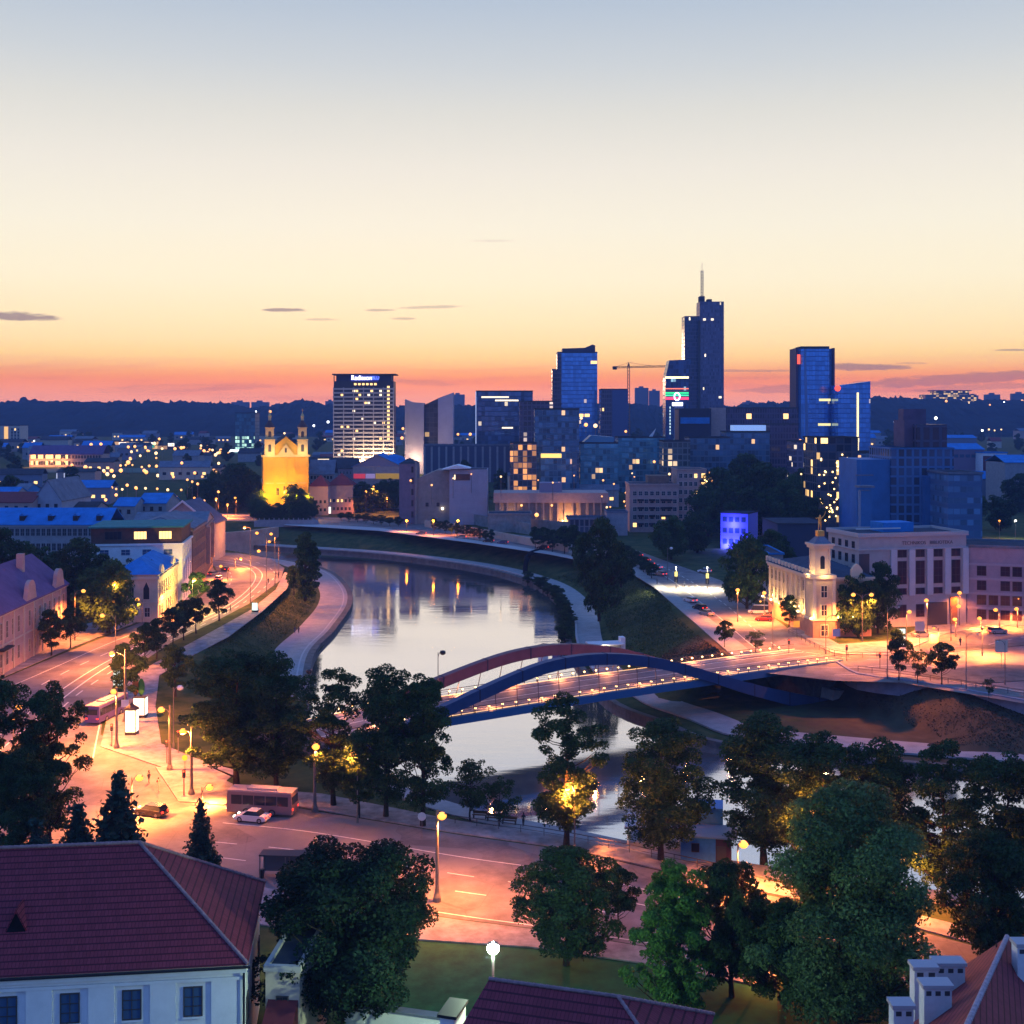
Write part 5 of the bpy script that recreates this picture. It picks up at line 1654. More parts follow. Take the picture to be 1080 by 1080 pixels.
# ---- blue lit facade
bl = pxb('blue_lit_house', 'low house with its end wall floodlit vivid blue among dark trees', 'house', 760, 786, 541, 455, 12, yaw=-.5)
bl.walls(mat('blue_flood_tinted_wall', (.25, .25, .9), .8)); bl.flat(ROOFD, .2, .3)  # the floodlight's blue is put into the wall colour too
for i, u in enumerate((2.5, 7)):
    lamp_light((u, -2.0, 1.5), 3500, (.10, .10, 1.0), .3, bl.root)
lamp_light((5, -2.4, 9), 3500, (.10, .10, 1.0), .3, bl.root)
bl.wins('front', 4, 3, 1.4, 1.6, .5, bl.L - .5, 2, bl.H - 3, glass=GLASSB, frame=FRD)
bw = pxb('flat_roof_hall', 'long low hall with a blue roof behind the blue lit facade', 'hall', 782, 838, 541, 490, 20)
bw.walls(PLG); bw.flat(ROOFB, .3, .3)
bw2 = pxb('flat_roof_hall', 'dark low hall behind the museum roof, with a pale roof edge', 'hall', 820, 872, 553, 400, 24)
bw2.walls(mat('navy_cladding', (.04, .05, .09), .8)); bw2.flat(ROOFD, .3, .25)
sw = pxb('side_house', 'tall narrow blue grey house behind the ornate museum', 'house', 812, 826, 585, 320, 20)
sw.walls(PLG); sw.flat(ROOFB, .3, .3); sw.wins('front', 2, 4, .9, 1.6, .2, sw.L - .2, 2, sw.H - 3, frame=FRD)
rb_ = pxb('roof_annex', 'blue roofed annex between the museum and the library', 'house', 880, 905, 588, 330, 16)
rb_.walls(PLG); rb_.hip(ROOFB, 3, .4)
# ------------------------------------------------------------------ the middle distance
# blue power hall with its chimney shaft
BLW = mat('blue_hall_cladding', (.035, .150, .36), .6, var=.15, vscale=.2)
BLD = curtain('blue_hall_glazing', (.03, .07, .15), (.045, .15, .34), 2.6, 3.2, .3, .22, .0)
ph = pxb('power_hall', 'large blue power hall of stepped blocks with dark gridded glazing', 'industrial building', 940, 1006, 474, 420, 26)
ph.walls(BLD); ph.flat(BLW, .2, .4)
ph.box('side_block', BLW, -11.5, -.05, 1, 24, -2, ph.H - 3.5)
ph.box('front_block', BLW, 10.5, 17, -3, -.02, -2, ph.H - 9)
ph.box('roof_block', curtain('hall_dark_glazing', (.03, .03, .06), (.05, .06, .12), 3.2, 5, .35, .15, 0), 10, 20.4, 4, 24, ph.H + .65, ph.H + 8.5)
PLM = mat('dim_mauve_wall', (.12, .09, .15), .9, var=.15, vscale=.3)
ph.box('upper_block', PLM, 7, 11.5, 8, 20, ph.H + .66, ph.H + 10)
ph.box('stair_tower', PLM, 12.4, 20.6, 26.1, 32, 0, ph.H + 14)
lw = pxb('low_office', 'low blue office wing with ribbon windows beside the power hall', 'office building', 1000, 1036, 500, 400, 20)
lw.walls(curtain('low_wing_glazing', (.08, .18, .32), (.05, .12, .25), 2.2, 3.6, .12, .5, .0)); lw.flat(ROOFZ, .3, .4)
cs = thing('chimney_shaft', 'slim square blue chimney shaft with a gallery in front of the power hall', 'chimney', (PX(912, 345), 345, 1.5), 0)
MB().box(-1.5, 1.5, -1.5, 1.5, -1, ZP(517, 345) - 1.5).build('shaft', BLW, cs)
MB().box(-2.2, 2.2, -2.2, 2.2, ZP(514, 345) - 1.5, ZP(512, 345) - 1.5).build('gallery', ROOFZ, cs)
MB().tube([(-1, 0, ZP(514, 345) - 1.5), (-1, 0, ZP(486, 345) - 1.5)], .12, 6).build('mast', BLW, cs)
MB().box(-2.6, 2.4, -.15, .15, ZP(513, 345) + 1.5, ZP(513, 345) + 1.8).build('crossbar', ROOFZ, cs)
# fairy lit block
fl_ = pxb('fairy_lit_block', 'dark glass block covered with golden fairy lights', 'apartment building', 862, 905, 462, 470, 22)
fl_.walls(curtain('fairy_facade', (.04, .06, .10), (.05, .06, .10), 3.0, 3.0, .12, .16, .13, (1, .6, .2), 2.4)); fl_.flat(ROOFD, .3, .3)
GOLDL = mat('fairy_light_glow', (1, .7, .3), .5, emit=(1, .62, .2), es=7, sample=False)
fm = MB().ball((0, 0, 0), .3, 6, 4).mesh('fairy_light', GOLDL)
rr_ = random.Random(5)
for i in range(70):
    t = rr_.random()
    z = 3 + (fl_.H - 8) * (1 - rr_.random() ** .55)
    z = fl_.H - 6 - (fl_.H - 14) * rr_.random() ** .7
    link('fairy_light', fm, fl_.root, (.6 + t * (fl_.L - 1.2), -.25, z))
# pink apartments
pa = pxb('pink_apartments', 'pink apartment block with balconies in the middle distance', 'apartment building', 664, 716, 512, 520, 18)
pa.walls(PLP); pa.flat(PLP, .3, .5)
pa.wins('front', 8, 5, 1.5, 1.7, 1, pa.L - .5, 2.2, pa.H - 4.2, frame=FRW, lit=.08)
for j in range(4):
    for i in (1, 3, 5, 6):
        u = 1 + (pa.L - 1.5) * (i + .5) / 8
        MB().box(u - 1.3, u + 1.3, -1.2, -.12, 3.2 + j * (pa.H - 6.4) / 4, 4.0 + j * (pa.H - 6.4) / 4).build('balcony', DARKM, pa.root)
pa.box('penthouse', BRN, 8, 17, 3, 12, pa.H + .85, pa.H + 4)
pa2 = pxb('pink_apartments', 'taller pink apartment tower with golden lit balconies at its end', 'apartment building', 714, 745, 496, 522, 18)
pa2.walls(PLP); pa2.flat(PLP, .2, .4)
pa2.wins('front', 4, 7, 1.3, 1.7, .5, 9, 2.2, pa2.H - 3.2, frame=FRW, lit=.15)
for j in range(6):
    b_ = MB().box(9.6, pa2.L + .3, -1.3, -.05, 3.0 + j * 3.6, 4.0 + j * 3.6).build('balcony', DARKM, pa2.root)
    for i in range(3):
        link('fairy_light', fm, b_, (10 + rr_.random() * 2.6, -1.5, 3.4 + j * 3.6 + rr_.random() * 1.6))
pa2.wins('front', 1, 7, 1.6, 1.9, 10, 12.3, 2.2, pa2.H - 3.2, frame=FRD, glass=WLIT)
# low pink rotunda terrace building
lp = pxb('terrace_hall', 'low pink terrace hall with a long blank parapet above a lit arcade', 'hall', 522, 640, 524, 548, 22)
lp.walls(PLT); lp.box('parapet', PLP, -.6, lp.L + .6, -1.5, lp.D, lp.H - 2.6, lp.H + 1.8)
lp.box('roof_hut', mat('lilac_render', (.26, .22, .30), .9), 20, 30, 4, 14, lp.H + 1.81, lp.H + 6)
for i in range(15):
    MB().box(2 + i * 3.2, 2.8 + i * 3.2, -1.3, -.5, -2, lp.H - 2.61).build('column', PLT, lp.root)
for x in (6, 22, 30, 38):
    f_ = MB().ball((0, 0, 0), .35, 8, 5).build('wall_lamp', FLG, lp.root, loc=(x, -1.9, 2.6))
lamp_light((32, -4, 2.0), 9000, (1, .42, .12), .4, lp.root); lamp_light((8, -4, 2.0), 3000, (1, .5, .2), .4, lp.root)
# terrace walls stepping down to the far street
def wall_run(label, px, z0, z1, Yoff, m, wd=.6, name='terrace_wall'):
    ln = smooth_line([G(x, y, 1.5) + Vector((0, Yoff, 0)) for x, y in px], 4)
    o = ribbon(name, ln, -wd / 2, wd / 2, m, z=z1, thick=z1 - z0, kind=None)
    return tag(o, label, 'wall')
wall_run('pale lit retaining wall behind the row of small trees', [(448, 556), (480, 561), (520, 568), (560, 576), (600, 583)], 0, 4.4, 2, mat('warm_stone_wall', (.42, .36, .30), .9, var=.15, vscale=.3))
wall_run('sloping concrete ramp wall of the terrace hall', [(455, 548), (490, 554), (530, 562), (560, 567)], 0, 6.2, 12, CONC)
wall_run('upper terrace wall in front of the pink terrace hall', [(500, 552), (560, 559), (620, 564)], 0, 5.6, 8, PLT)
tr = pxb('terrace_deck', 'stepped concrete terrace block with parked cars in front of the pink terrace hall', 'terrace', 515, 560, 543, 520, 14)
tr.walls(CONC); tr.flat(PLT, .3, .4)
tr2 = pxb('low_pavilion', 'low flat pavilion with a pale roof edge behind the pipe sculpture', 'pavilion', 600, 640, 548, 500, 12)
tr2.walls(curtain('pavilion_glazing', (.04, .05, .08), (.15, .15, .18), 2, 4, .3, .1, .06)); tr2.flat(ROOFZ, .8, .5)
tr3 = pxb('low_pavilion', 'plain grey blue block beside the low pavilion', 'pavilion', 640, 662, 541, 505, 12)
tr3.walls(PLG); tr3.flat(ROOFZ, .2, .4)
# stone halls by the far street
t1 = pxb('stone_hall', 'tan stone hall with a slanting roofline beside the far street', 'hall', 440, 474, 505, 560, 22)
t1.walls(PLT)
MB().extr([(0, t1.H), (t1.L, t1.H), (t1.L, t1.H + 3.6), (t1.L * .62, t1.H + 3.9)], 'y', 0, t1.D).build('sloped_parapet', PLT, t1.root)
t1.wins('front', 2, 1, 1.2, 1.6, 2, 12, 8, 8, frame=FRD)
MB().ball((0, 0, 0), .5, 8, 5).build('wall_lamp', mat('white_lamp_glow', (1, 1, .8), .5, emit=(1, .92, .62), es=8, sample=False), t1.root, loc=(11.5, -.6, 7))
t2 = pxb('stone_hall', 'lilac white blank hall with a white canopy roof and one strip window', 'hall', 474, 514, 496, 556, 22)
t2.walls(mat('lilac_white_stone', (.36, .33, .40), .9, var=.08, vscale=.3)); t2.flat(MATS['lilac_white_stone'], .05, .2)
MB().add([(-3.5, -2, t2.H + .4), (9.5, -2, t2.H + .9), (9.5, 14, t2.H + .9), (-3.5, 14, t2.H + .4), (3.5, -2, t2.H + 2.4), (3.5, 14, t2.H + 2.4)], [(0, 1, 4), (0, 4, 5, 3), (1, 2, 5, 4), (2, 3, 5), (0, 3, 2, 1)]).build('canopy_roof', mat('white_membrane', (.7, .7, .74), .6), t2.root)
lo, rz = t2.place('front', 5.5, t2.H - 4.4)
link('strip_window', win_mesh(7.5, 2.6, GLASSD, FRD, (3, 0), .1), t2.root, lo, rz)
lo, rz = t2.place('front', 2.4, t2.H - 4.2, .05)
link('window', win_mesh(.6, 2.2, WLITW, FRD, (0, 0), .05), t2.root, lo, rz)
tw_ = pxb('round_tower_house', 'tall purple house with a pointed bay beside the yellow sign hall', 'house', 421, 440, 489, 560, 16)
tw_.walls(mat('plum_plaster', (.21, .15, .20), .9, var=.15, vscale=.4)); tw_.hip(ROOFD, 2.4, .2)
MB().box(7.2, 8.2, -1, -.01, -1, tw_.H + 1).build('bay', PLT, tw_.root); tw_.wins('front', 1, 5, .8, 2.6, 5, 7, 3, tw_.H - 4, frame=FRD)
# yellow sign hall
ys = pxb('gabled_hall', 'hall with a blue glazed gable and a yellow sign band', 'hall', 372, 424, 492, 640, 30)
ys.walls(PLG); ys.gable(ROOFB, 6.0, 'y', .5, wallm=mat('blue_gable_glass', (.10, .17, .28), .3))
ys.box('sign_board', mat('yellow_sign', (.55, .33, .05), .6, emit=(1, .55, .08), es=.25, sample=False), 12, ys.L - .5, -.5, -.02, ys.H - 6.4, ys.H - 3.6)
ys.box('sign_board', mat('red_sign', (.6, .05, .08), .6, emit=(1, .08, .12), es=.45, sample=False), .5, 6.5, -.5, -.02, ys.H - 6.2, ys.H - 3.8)
ys.box('sign_board', mat('mauve_sign', (.4, .3, .5), .6, emit=(.7, .5, .9), es=.3, sample=False), 6.8, 11.6, -.5, -.02, ys.H - 6.2, ys.H - 3.8)
ys.wins('front', 8, 2, 1.2, 1.7, 1, ys.L - 1, 2, ys.H - 11, frame=FRD, lit=.1)
MB().lathe([(0.01, 5.2), (5, 3.8), (8, 0)][::-1], (20, 14, ys.H + 1), 16).build('dome_roof', ROOFB, ys.root)
# houses before the church
rh = pxb('red_roof_house', 'pink house with a red tiled roof below the hotel', 'house', 326, 346, 513, 610, 14)
rh.walls(mat('rose_plaster', (.5, .34, .32), .9)); rh.hip(TILE2, 5.5, .4); rh.wins('front', 4, 2, .9, 1.3, .5, rh.L - .5, 2, 6, frame=FRD)
rh2 = pxb('red_roof_house', 'long house with a dark red mansard roof next to the pink one', 'house', 345, 372, 512, 618, 14)
rh2.walls(PLP); rh2.hip(TILE2, 6, .4); rh2.wins('front', 6, 2, .9, 1.3, .5, rh2.L - .5, 2, 6, frame=FRD, lit=.15)
rh3 = pxb('grey_house', 'grey roofed house between the church and the red roofs', 'house', 326, 352, 500, 640, 14)
rh3.walls(PLG); rh3.gable(ROOFZ, 7, 'x', .4); rh3.wins('front', 7, 2, .9, 1.4, .5, rh3.L - .5, rh3.H - 6, rh3.H - 2.5, frame=FRD)
rh4 = pxb('mauve_house', 'mauve town house with a slate roof beneath the hotel podium', 'house', 346, 376, 494, 665, 14)
rh4.walls(mat('mauve_stucco', (.27, .22, .28), .9)); rh4.gable(ROOFD, 5, 'x', .4); rh4.wins('front', 8, 2, .9, 1.4, .5, rh4.L - .5, rh4.H - 7, rh4.H - 3, frame=FRW, lit=.1)
# ---- church
CHW = mat('church_wall', (.64, .37, .05), .9, var=.06, vscale=.4)
CHT = mat('church_trim', (.62, .47, .22), .85)
Yc = 600
ch = pxb('twin_tower_church', 'yellow floodlit church with two bell towers and a small gable', 'church', 277, 324, 480, Yc, 44, z0=1.5, yaw=.21)
Lc, Hc = ch.L, ch.H
ch.walls(CHW); ch.gable(ROOFD, 9, 'y', .3, wallm=CHW)
ch.band('cornice', CHT, Hc - 1.0, 1.0, .6)
ch.band('string_course', CHT, Hc - 14, .5, .3)
for x in (.8, 6.0, 11.4, Lc - 6.0, Lc - .8):
    ch.box('pilaster', CHT if False else CHW, x - .6, x + .6, -.5, -.003, -2, Hc - 1.02)
ch.wins('front', 1, 2, 2.2, 4.4, Lc / 2 - 2, Lc / 2 + 2, 2, 10.5, frame=CHT); ch.wins('front', 2, 1, 1.6, 3.4, 3, Lc - 3, 10.5, 10.5, frame=CHT)
pd = MB().extr([(7.0, Hc + .01), (Lc - 7.0, Hc + .01), (Lc / 2, Hc + 5.4)], 'y', -.7, .8).build('pediment', CHT, ch.root)
MB().box(Lc / 2 - .5, Lc / 2 + .5, -.72, -.702, Hc + 1.2, Hc + 3.4).build('niche', FRD, pd)
for x in (3.4, Lc - 3.0):
    t_ = MB().box(x - 2.5, x + 2.5, -.6, 4.4, Hc + .01, Hc + 7.2).build('bell_tower', CHT, ch.root)
    MB().box(x - 2.8, x + 2.8, -.9, 4.7, Hc + 7.21, Hc + 7.7).build('tower_cornice', CHT, t_)
    MB().box(x - 2.0, x + 2.0, -.1, 3.9, Hc + 7.71, Hc + 13.0).build('belfry', CHT, t_)
    MB().box(x - 2.3, x + 2.3, -.4, 4.2, Hc + 13.01, Hc + 13.5).build('tower_cornice', CHT, t_)
    MB().lathe([(2.6, 0), (2.1, 1.2), (1.0, 2.6), (.7, 3.4)], (x, 1.9, Hc + 13.5), 10).build('tower_roof', mat('church_copper', (.10, .05, .05), .6), t_)
    MB().lathe([(.75, 0), (.8, 1.8), (1.0, 2.0), (.3, 3.4), (.05, 4.2)], (x, 1.9, Hc + 16.9), 10).build('lantern', CHT, t_)
    MB().tube([(x, 1.9, Hc + 21), (x, 1.9, Hc + 22.6)], .09, 5).box(x - .5, x + .5, 1.82, 1.98, Hc + 21.8, Hc + 22.0).build('cross', GOLD, t_)
    for z, h in ((Hc + 1.6, 3.6), (Hc + 8.8, 2.8)):
        pr = [(-.7, 0), (.7, 0)] + [(.7 * math.cos(math.pi * k / 8), h - .7 + .7 * math.sin(math.pi * k / 8)) for k in range(9)]
        MB().extr(pr, 'y', -.63 if z < Hc + 5 else -.13, -.603 if z < Hc + 5 else -.103).build('bell_opening', FRD, t_, loc=(x, 0, z))
YEL = (1.0, 0.42, 0.025)
for x in (1, 6, 11, 16, 21):
    lamp_light((x, -13, 11), 14500, YEL, .4, ch.root)
for x in (3.4, Lc - 3):
    lamp_light((x, -4.5, Hc + 1.5), 1500, (1, .72, .32), .3, ch.root)
lamp_light((Lc / 2, -5.5, Hc + .5), 900, (1, .72, .32), .3, ch.root)
for i, (x, sc_) in enumerate(((283, .62), (292, .55), (301, .66), (312, .6), (321, .62), (272, .8))):
    tree('church_tree', 'small dark tree in the row along the church fence', T_MID[i % 3], (PX(x, 563 + i * 2), 563 + i * 2, 1.5), i, (sc_ * 1.1, sc_ * 1.1, sc_), 'small trees along the church fence')
fc = MB()
for i in range(14):
    fc.box(i * 2.2, i * 2.2 + .4, -.2, .2, -1, 3.0)
fc.box(0, 29, -.12, .12, -1, 2.2)
fo = fc.build('churchyard_wall', PLG); fo.location = (PX(268, 556), 556, 1.5); tag(fo, 'low grey churchyard wall with posts before the yellow church', 'wall')
# Green bridge abutment and deck beyond the bend
gb = thing('stone_bridge', 'flat road bridge with a pink lit stone abutment beyond the bend', 'bridge', (0, 0, 0))
gv = smooth_line([G(300, 546, 1.5), G(262, 545, 1.5), G(226, 544, 1.5), G(150, 541, 1.5)], 6)
dk = ribbon('deck', gv, -7, 7, ASPH, z=1.62, thick=1.4, kind=None); dk.parent = gb
pr_ = ribbon('parapet', gv, 6.6, 7.0, mat('lit_parapet', (.5, .42, .36), .8), z=2.7, thick=1.07, kind=None); pr_.parent = gb
aw = ribbon('abutment', smooth_line([G(292, 557, 1.0), G(262, 561, 1.0), G(236, 563, 1.0), G(228, 563, 1.0)], 5), -1, 1, mat('lamp_tinted_stone', (.55, .33, .25), .9, var=.2, vscale=.2), z=1.55, thick=9, kind=None); aw.parent = gb  # the street lamps' pink light is put into the stone colour
# ------------------------------------------------------------------ towers and the far city
def tower(name, label, cat, x0, x1, ytop, Y, depth, m, roofm=None, group=None, z0=None, roof=True):
    t = pxb(name, label, cat, x0, x1, ytop, Y, depth, group=group, z0=z0)
    t.walls(m)
    if roof: t.flat(roofm or ROOFD, .1, .5)
    return t
# hotel slab
hz = 800
ht = pxb('hotel_slab', 'broad hotel slab with pale floor bands, lit rooms and an illuminated rooftop sign', 'hotel', 352, 415, 402, hz, 16)
ht.walls(mat('hotel_dark_wall', (.045, .035, .045), .4))
HB = mat('hotel_band', (.46, .40, .38), .85)
nfl = 22
fh_ = (ht.H - 5) / nfl
for i in range(nfl):
    z = 2 + i * fh_
    MB().box(-.5, ht.L + .5, -.6, -.01, z, z + fh_ * .42).build('floor_band', HB, ht.root)
for i in range(7):
    x = ht.L * i / 6
    MB().box(x - .3, x + .3, -.75, -.601, -2, ht.H - 4).build('pier', HB, ht.root)
MB().box(-1, ht.L + 1.6, -1.2, ht.D + 1, ht.H + 4.0, ht.H + 4.8).build('roof_slab', ROOFD, ht.root)
MB().box(1.5, ht.L - 1.5, 0.5, ht.D - 1, ht.H + .01, ht.H + 3.99).build('roof_storey', mat('hotel_top', (.06, .05, .09), .6), ht.root)
for x in (0, ht.L - .5):
    MB().box(x, x + .5, -.5, .2, ht.H + .01, ht.H + 3.98).build('corner_post', ROOFD, ht.root)
r_ = random.Random(3)
lw_ = MB().add([(-.8, -.03, 0), (.8, -.03, 0), (.8, -.03, fh_ * .5), (-.8, -.03, fh_ * .5)], [(0, 1, 2, 3)])
lwm = lw_.mesh('lit_room', WLIT); lwm2 = lw_.mesh('lit_room', WLITW)
for k in range(24):
    i, j = r_.randrange(0, 17), r_.randrange(0, nfl)
    link('lit_room', r_.choice((lwm, lwm2)), ht.root, (1.5 + i * (ht.L - 6) / 17, -.02, 2 + j * fh_ + fh_ * .45))
for j in range(8, nfl):
    link('lit_room', lwm, ht.root, (ht.L - 3.3, -.03, 2 + j * fh_ + fh_ * .45))
for i in range(6):
    link('lit_room', lwm, ht.root, (14 + i * 2.6, -.04, ht.H - 2.6))
SGW = mat('white_sign_glow', (1, 1, 1), .5, emit=(.85, .85, 1.0), es=5, sample=False)
SGB = mat('blue_sign_glow', (.1, .2, 1), .5, emit=(.12, .2, 1.0), es=3.5, sample=False)
sg = MB().box(11, 29, -1.0, -.7, ht.H - .2, ht.H + 4.4).build('sign_board', mat('navy_sign', (.02, .02, .09), .5, emit=(.05, .06, .5), es=.5, sample=False), ht.root)
text('Radisson', 4.2, SGW, sg, (18.2, -1.1, ht.H + .8), sx=.9)
text('BLU', 3.0, SGB, sg, (27.3, -1.1, ht.H + 1.1), sx=.9)
for x in (2, 10, 20, 30, 38):
    lamp_light((x, -7, 8), 30000, (1, .70, .36), .5, ht.root)
po = pxb('hotel_podium', 'low hotel podium with a bright lit fascia', 'hotel', 336, 372, 484, 780, 14)
po.walls(PLC); po.box('fascia', mat('fascia_glow', (1, .8, .5), .5, emit=(1, .74, .42), es=1.5, sample=False), -.4, po.L + .4, -.6, -.02, po.H - 2.2, po.H); po.flat(ROOFD, .2, .3)
po.wins('front', 10, 1, 1.6, 2, .6, po.L - .6, po.H - 5.5, po.H - 5.5, frame=FRD, glass=WLITW)
# wedge building
LIL = mat('lilac_panel', (.34, .31, .44), .7, var=.06, vscale=.2)
wg = thing('wedge_tower', 'pair of pale lilac wedge slabs with dark glass between them', 'office building', (PX(427, 820), 820, 12), 0)
sc_ = 820 / F
def wz(py): return ZP(py, 820) - 12
MB().extr([(0, -4), (20 * sc_, -4), (20 * sc_, wz(425)), (7 * sc_, wz(424)), (0, wz(421))], 'y', 0, 14).build('slab', LIL, wg)
MB().extr([(20 * sc_ + .01, -4), (35 * sc_, -4), (35 * sc_, wz(420)), (20 * sc_ + .01, wz(427))], 'y', 3, 14).build('glass_core', curtain('wedge_glass', (.025, .03, .05), (.03, .035, .06), 3, 3.2, .06, .08, .01), wg)
MB().extr([(35 * sc_ + .01, -4), (51 * sc_, -4), (51 * sc_, wz(414)), (35 * sc_ + .01, wz(420))], 'y', -1, 14).build('slab', LIL, wg)
lamp_light((12 * sc_, -6, wz(484)), 9000, (1, .62, .3), .4, wg)
co = pxb('colonnade_office', 'low blue office row with tall dark windows between lilac piers', 'office building', 447, 556, 470, 755, 16)
co.walls(mat('dusk_blue_wall', (.07, .08, .14), .5)); co.flat(ROOFZ, .3, .5)
for i in range(15):
    x = .4 + (co.L - .8) * i / 14
    co.box('pier', PLG, x - .6, x + .6, -.5, -.01, -2, co.H - .6)
# dark blue cube
db = tower('dark_office', 'dark blue cube office with lit strips under its roof', 'office building', 502, 562, 413, 900, 36, curtain('dark_cube_glass', (.07, .14, .27), (.03, .06, .13), 2.4, 3.6, .08, .16, .015, (1, .8, .5), 1.0, rough=.15, metal=.5))
for u0, u1, z in ((4, 24, -4.6), (14, 31, -7.0), (19, 27, -27), (6, 14, db.H * -1 + 3), (18, 30, -db.H + 4)):
    db.box('lit_strip', WLITW, u0, u1, -.25, -.02, db.H + z, db.H + z + 1.1)
db.box('edge_light', mat('edge_glow', (.8, .85, 1), .5, emit=(.6, .7, .9), es=.7, sample=False), -.3, .2, -.3, -.02, 2, db.H)
# tall blue tower
BG = curtain('blue_tower_glass', (.10, .34, .78), (.04, .12, .30), 2.2, 3.4, .06, .14, .012, (1, .7, .3), 1.5, rough=.12, gvar=.22, metal=.55)
BG2 = curtain('blue_tower_side', (.05, .035, .07), (.10, .07, .10), 2.2, 3.4, .1, .35, .03, (1, .7, .6), 1.2)
bt = tower('blue_tower', 'tall blue glass tower with a stepped shoulder and pointed roof corner', 'office tower', 588, 630, 372, 1000, 26, BG)
bt.box('shoulder', BG2, -4.2, -.01, 2, 22, -2, bt.H - 13)
bt.box('side_strip', BG2, -.3, 3.2, -.35, -.01, -2, bt.H - .5)
MB().extr([(4, bt.H + .6), (bt.L - 1.5, bt.H + .6), (bt.L - 1.5, bt.H + 6.2), (bt.L - 4, bt.H + 6.8), (bt.L - 10, bt.H + 4.2), (4, bt.H + 3.6)], 'y', 3, 20).build('roof_crown', mat('tower_crown', (.06, .05, .09), .5), bt.root)
for u, z, w in ((27, bt.H - 9, 5), (17, bt.H - 52, 4), (22, bt.H - 52, 4)):
    bt.box('lit_strip', WLIT, u, u + w, -.3, -.02, z, z + 2.4)
# two tone block and crane
tt = tower('two_tone_block', 'two tone purple and pale blue block under a tower crane', 'office building', 634, 662, 411, 950, 24, curtain('purple_grid', (.05, .04, .08), (.10, .08, .13), 1.8, 3.4, .3, .3, .01))
tt.box('blank_slab', mat('slate_blue_panel', (.10, .12, .24), .7), 8.5, tt.L + .3, -.4, -.02, -2, tt.H - .2)
CRY = mat('crane_paint', (.30, .12, .06), .6)
cr = thing('tower_crane', 'tower crane with a long jib standing against the sunset', 'crane', (PX(663, 1150), 1150, 15), 0)
zc = ZP(388, 1150) - 15
def lattice(m, p, q, w, n, th=.14):
    p, q = Vector(p), Vector(q); d = (q - p).normalized()
    a = d.cross(Vector((0, 1, 0))).normalized(); b = Vector((0, 1, 0))
    cs_ = [a * w + b * w, a * w - b * w, a * -w - b * w, a * -w + b * w]
    for c in cs_: m.tube([p + c, q + c], th, 4, False)
    for i in range(n):
        s0, s1 = p.lerp(q, i / n), p.lerp(q, (i + 1) / n)
        for k in range(4): m.tube([s0 + cs_[k], s1 + cs_[(k + 1) % 4]], th * .7, 4, False)
    return m
lattice(MB(), (0, 0, 0), (0, 0, zc + 2), 1.0, 26, .2).build('mast', CRY, cr)
lattice(MB(), (-13, 0, zc + .5), (36, 0, zc + 1.5), .7, 26, .2).build('jib', CRY, cr)
MB().box(-15, -11, -1, 1, zc - 1.6, zc + 1.5).build('counterweight', DARKM, cr)
MB().tube([(0, 0, zc + 5), (-12, 0, zc + 1)], .15, 4).tube([(0, 0, zc + 5), (24, 0, zc + 1.6)], .15, 4).build('stay_cable', CRY, cr)
MB().box(-.9, .9, -1, 1, zc + 1.6, zc + 3.6).add([(-.7, -.7, zc + 3.6), (.7, -.7, zc + 3.6), (.7, .7, zc + 3.6), (-.7, .7, zc + 3.6), (0, 0, zc + 5.4)], [(0, 1, 4), (1, 2, 4), (2, 3, 4), (3, 0, 4)]).build('cab', CRY, cr)
# Europa-like tallest tower
EU = curtain('tall_tower_facade', (.10, .10, .18), (.13, .11, .18), 1.5, 3.3, .3, .28, .004, (1, .8, .5), 3, rough=.4)
Ye = 1100
ex, se = PX(738, Ye), Ye / F
et = thing('tallest_tower', 'tallest tower, dark purple, in two shafts with a lattice antenna', 'skyscraper', (ex, Ye, 15), 0)
def ez(py): return ZP(py, Ye) - 15
pts = [(0, 0), (0, 20)]
for k in range(9):
    a = math.pi / 2 - math.pi / 2 * k / 8
    pts.append((16 * se + 9.5 * se * math.cos(a), 20 - 16 + 16 * math.sin(a)))
pts += [(25.5 * se, 0)]
MB().prism(pts, -4, ez(318)).build('main_shaft', EU, et)
MB().prism([(-15.5 * se, 3), (-.01, 3), (-.01, 22), (-15.5 * se, 22)], -4, ez(333)).build('side_shaft', curtain('side_shaft_facade', (.03, .045, .10), (.05, .06, .12), 1.5, 3.3, .25, .2, .003, (1, .8, .5), 3), et)
MB().box(.4, 5, 3, 12, ez(318) + .01, ez(312)).box(7.5, 11.5, 4, 12, ez(318) + .01, ez(315)).build('plant_room', ROOFD, et)
MB().box(-1.6, .5, -.6, -.02, -2, ez(338)).build('shadow_joint', FRD, et)
lattice(MB(), (3.3, 8, ez(312)), (3.3, 8, ez(284)), .9, 9, .22).tube([(3.3, 8, ez(284)), (3.3, 8, ez(276))], .15, 4).build('antenna', mat('antenna_paint', (.45, .28, .2), .6), et)
for x, py in ((3, 338), (10, 338), (17, 420)):
    MB().box(x, x + 2.4, -.3, -.02, ez(py), ez(py) + 1.8).build('lit_room', WLITW, et)
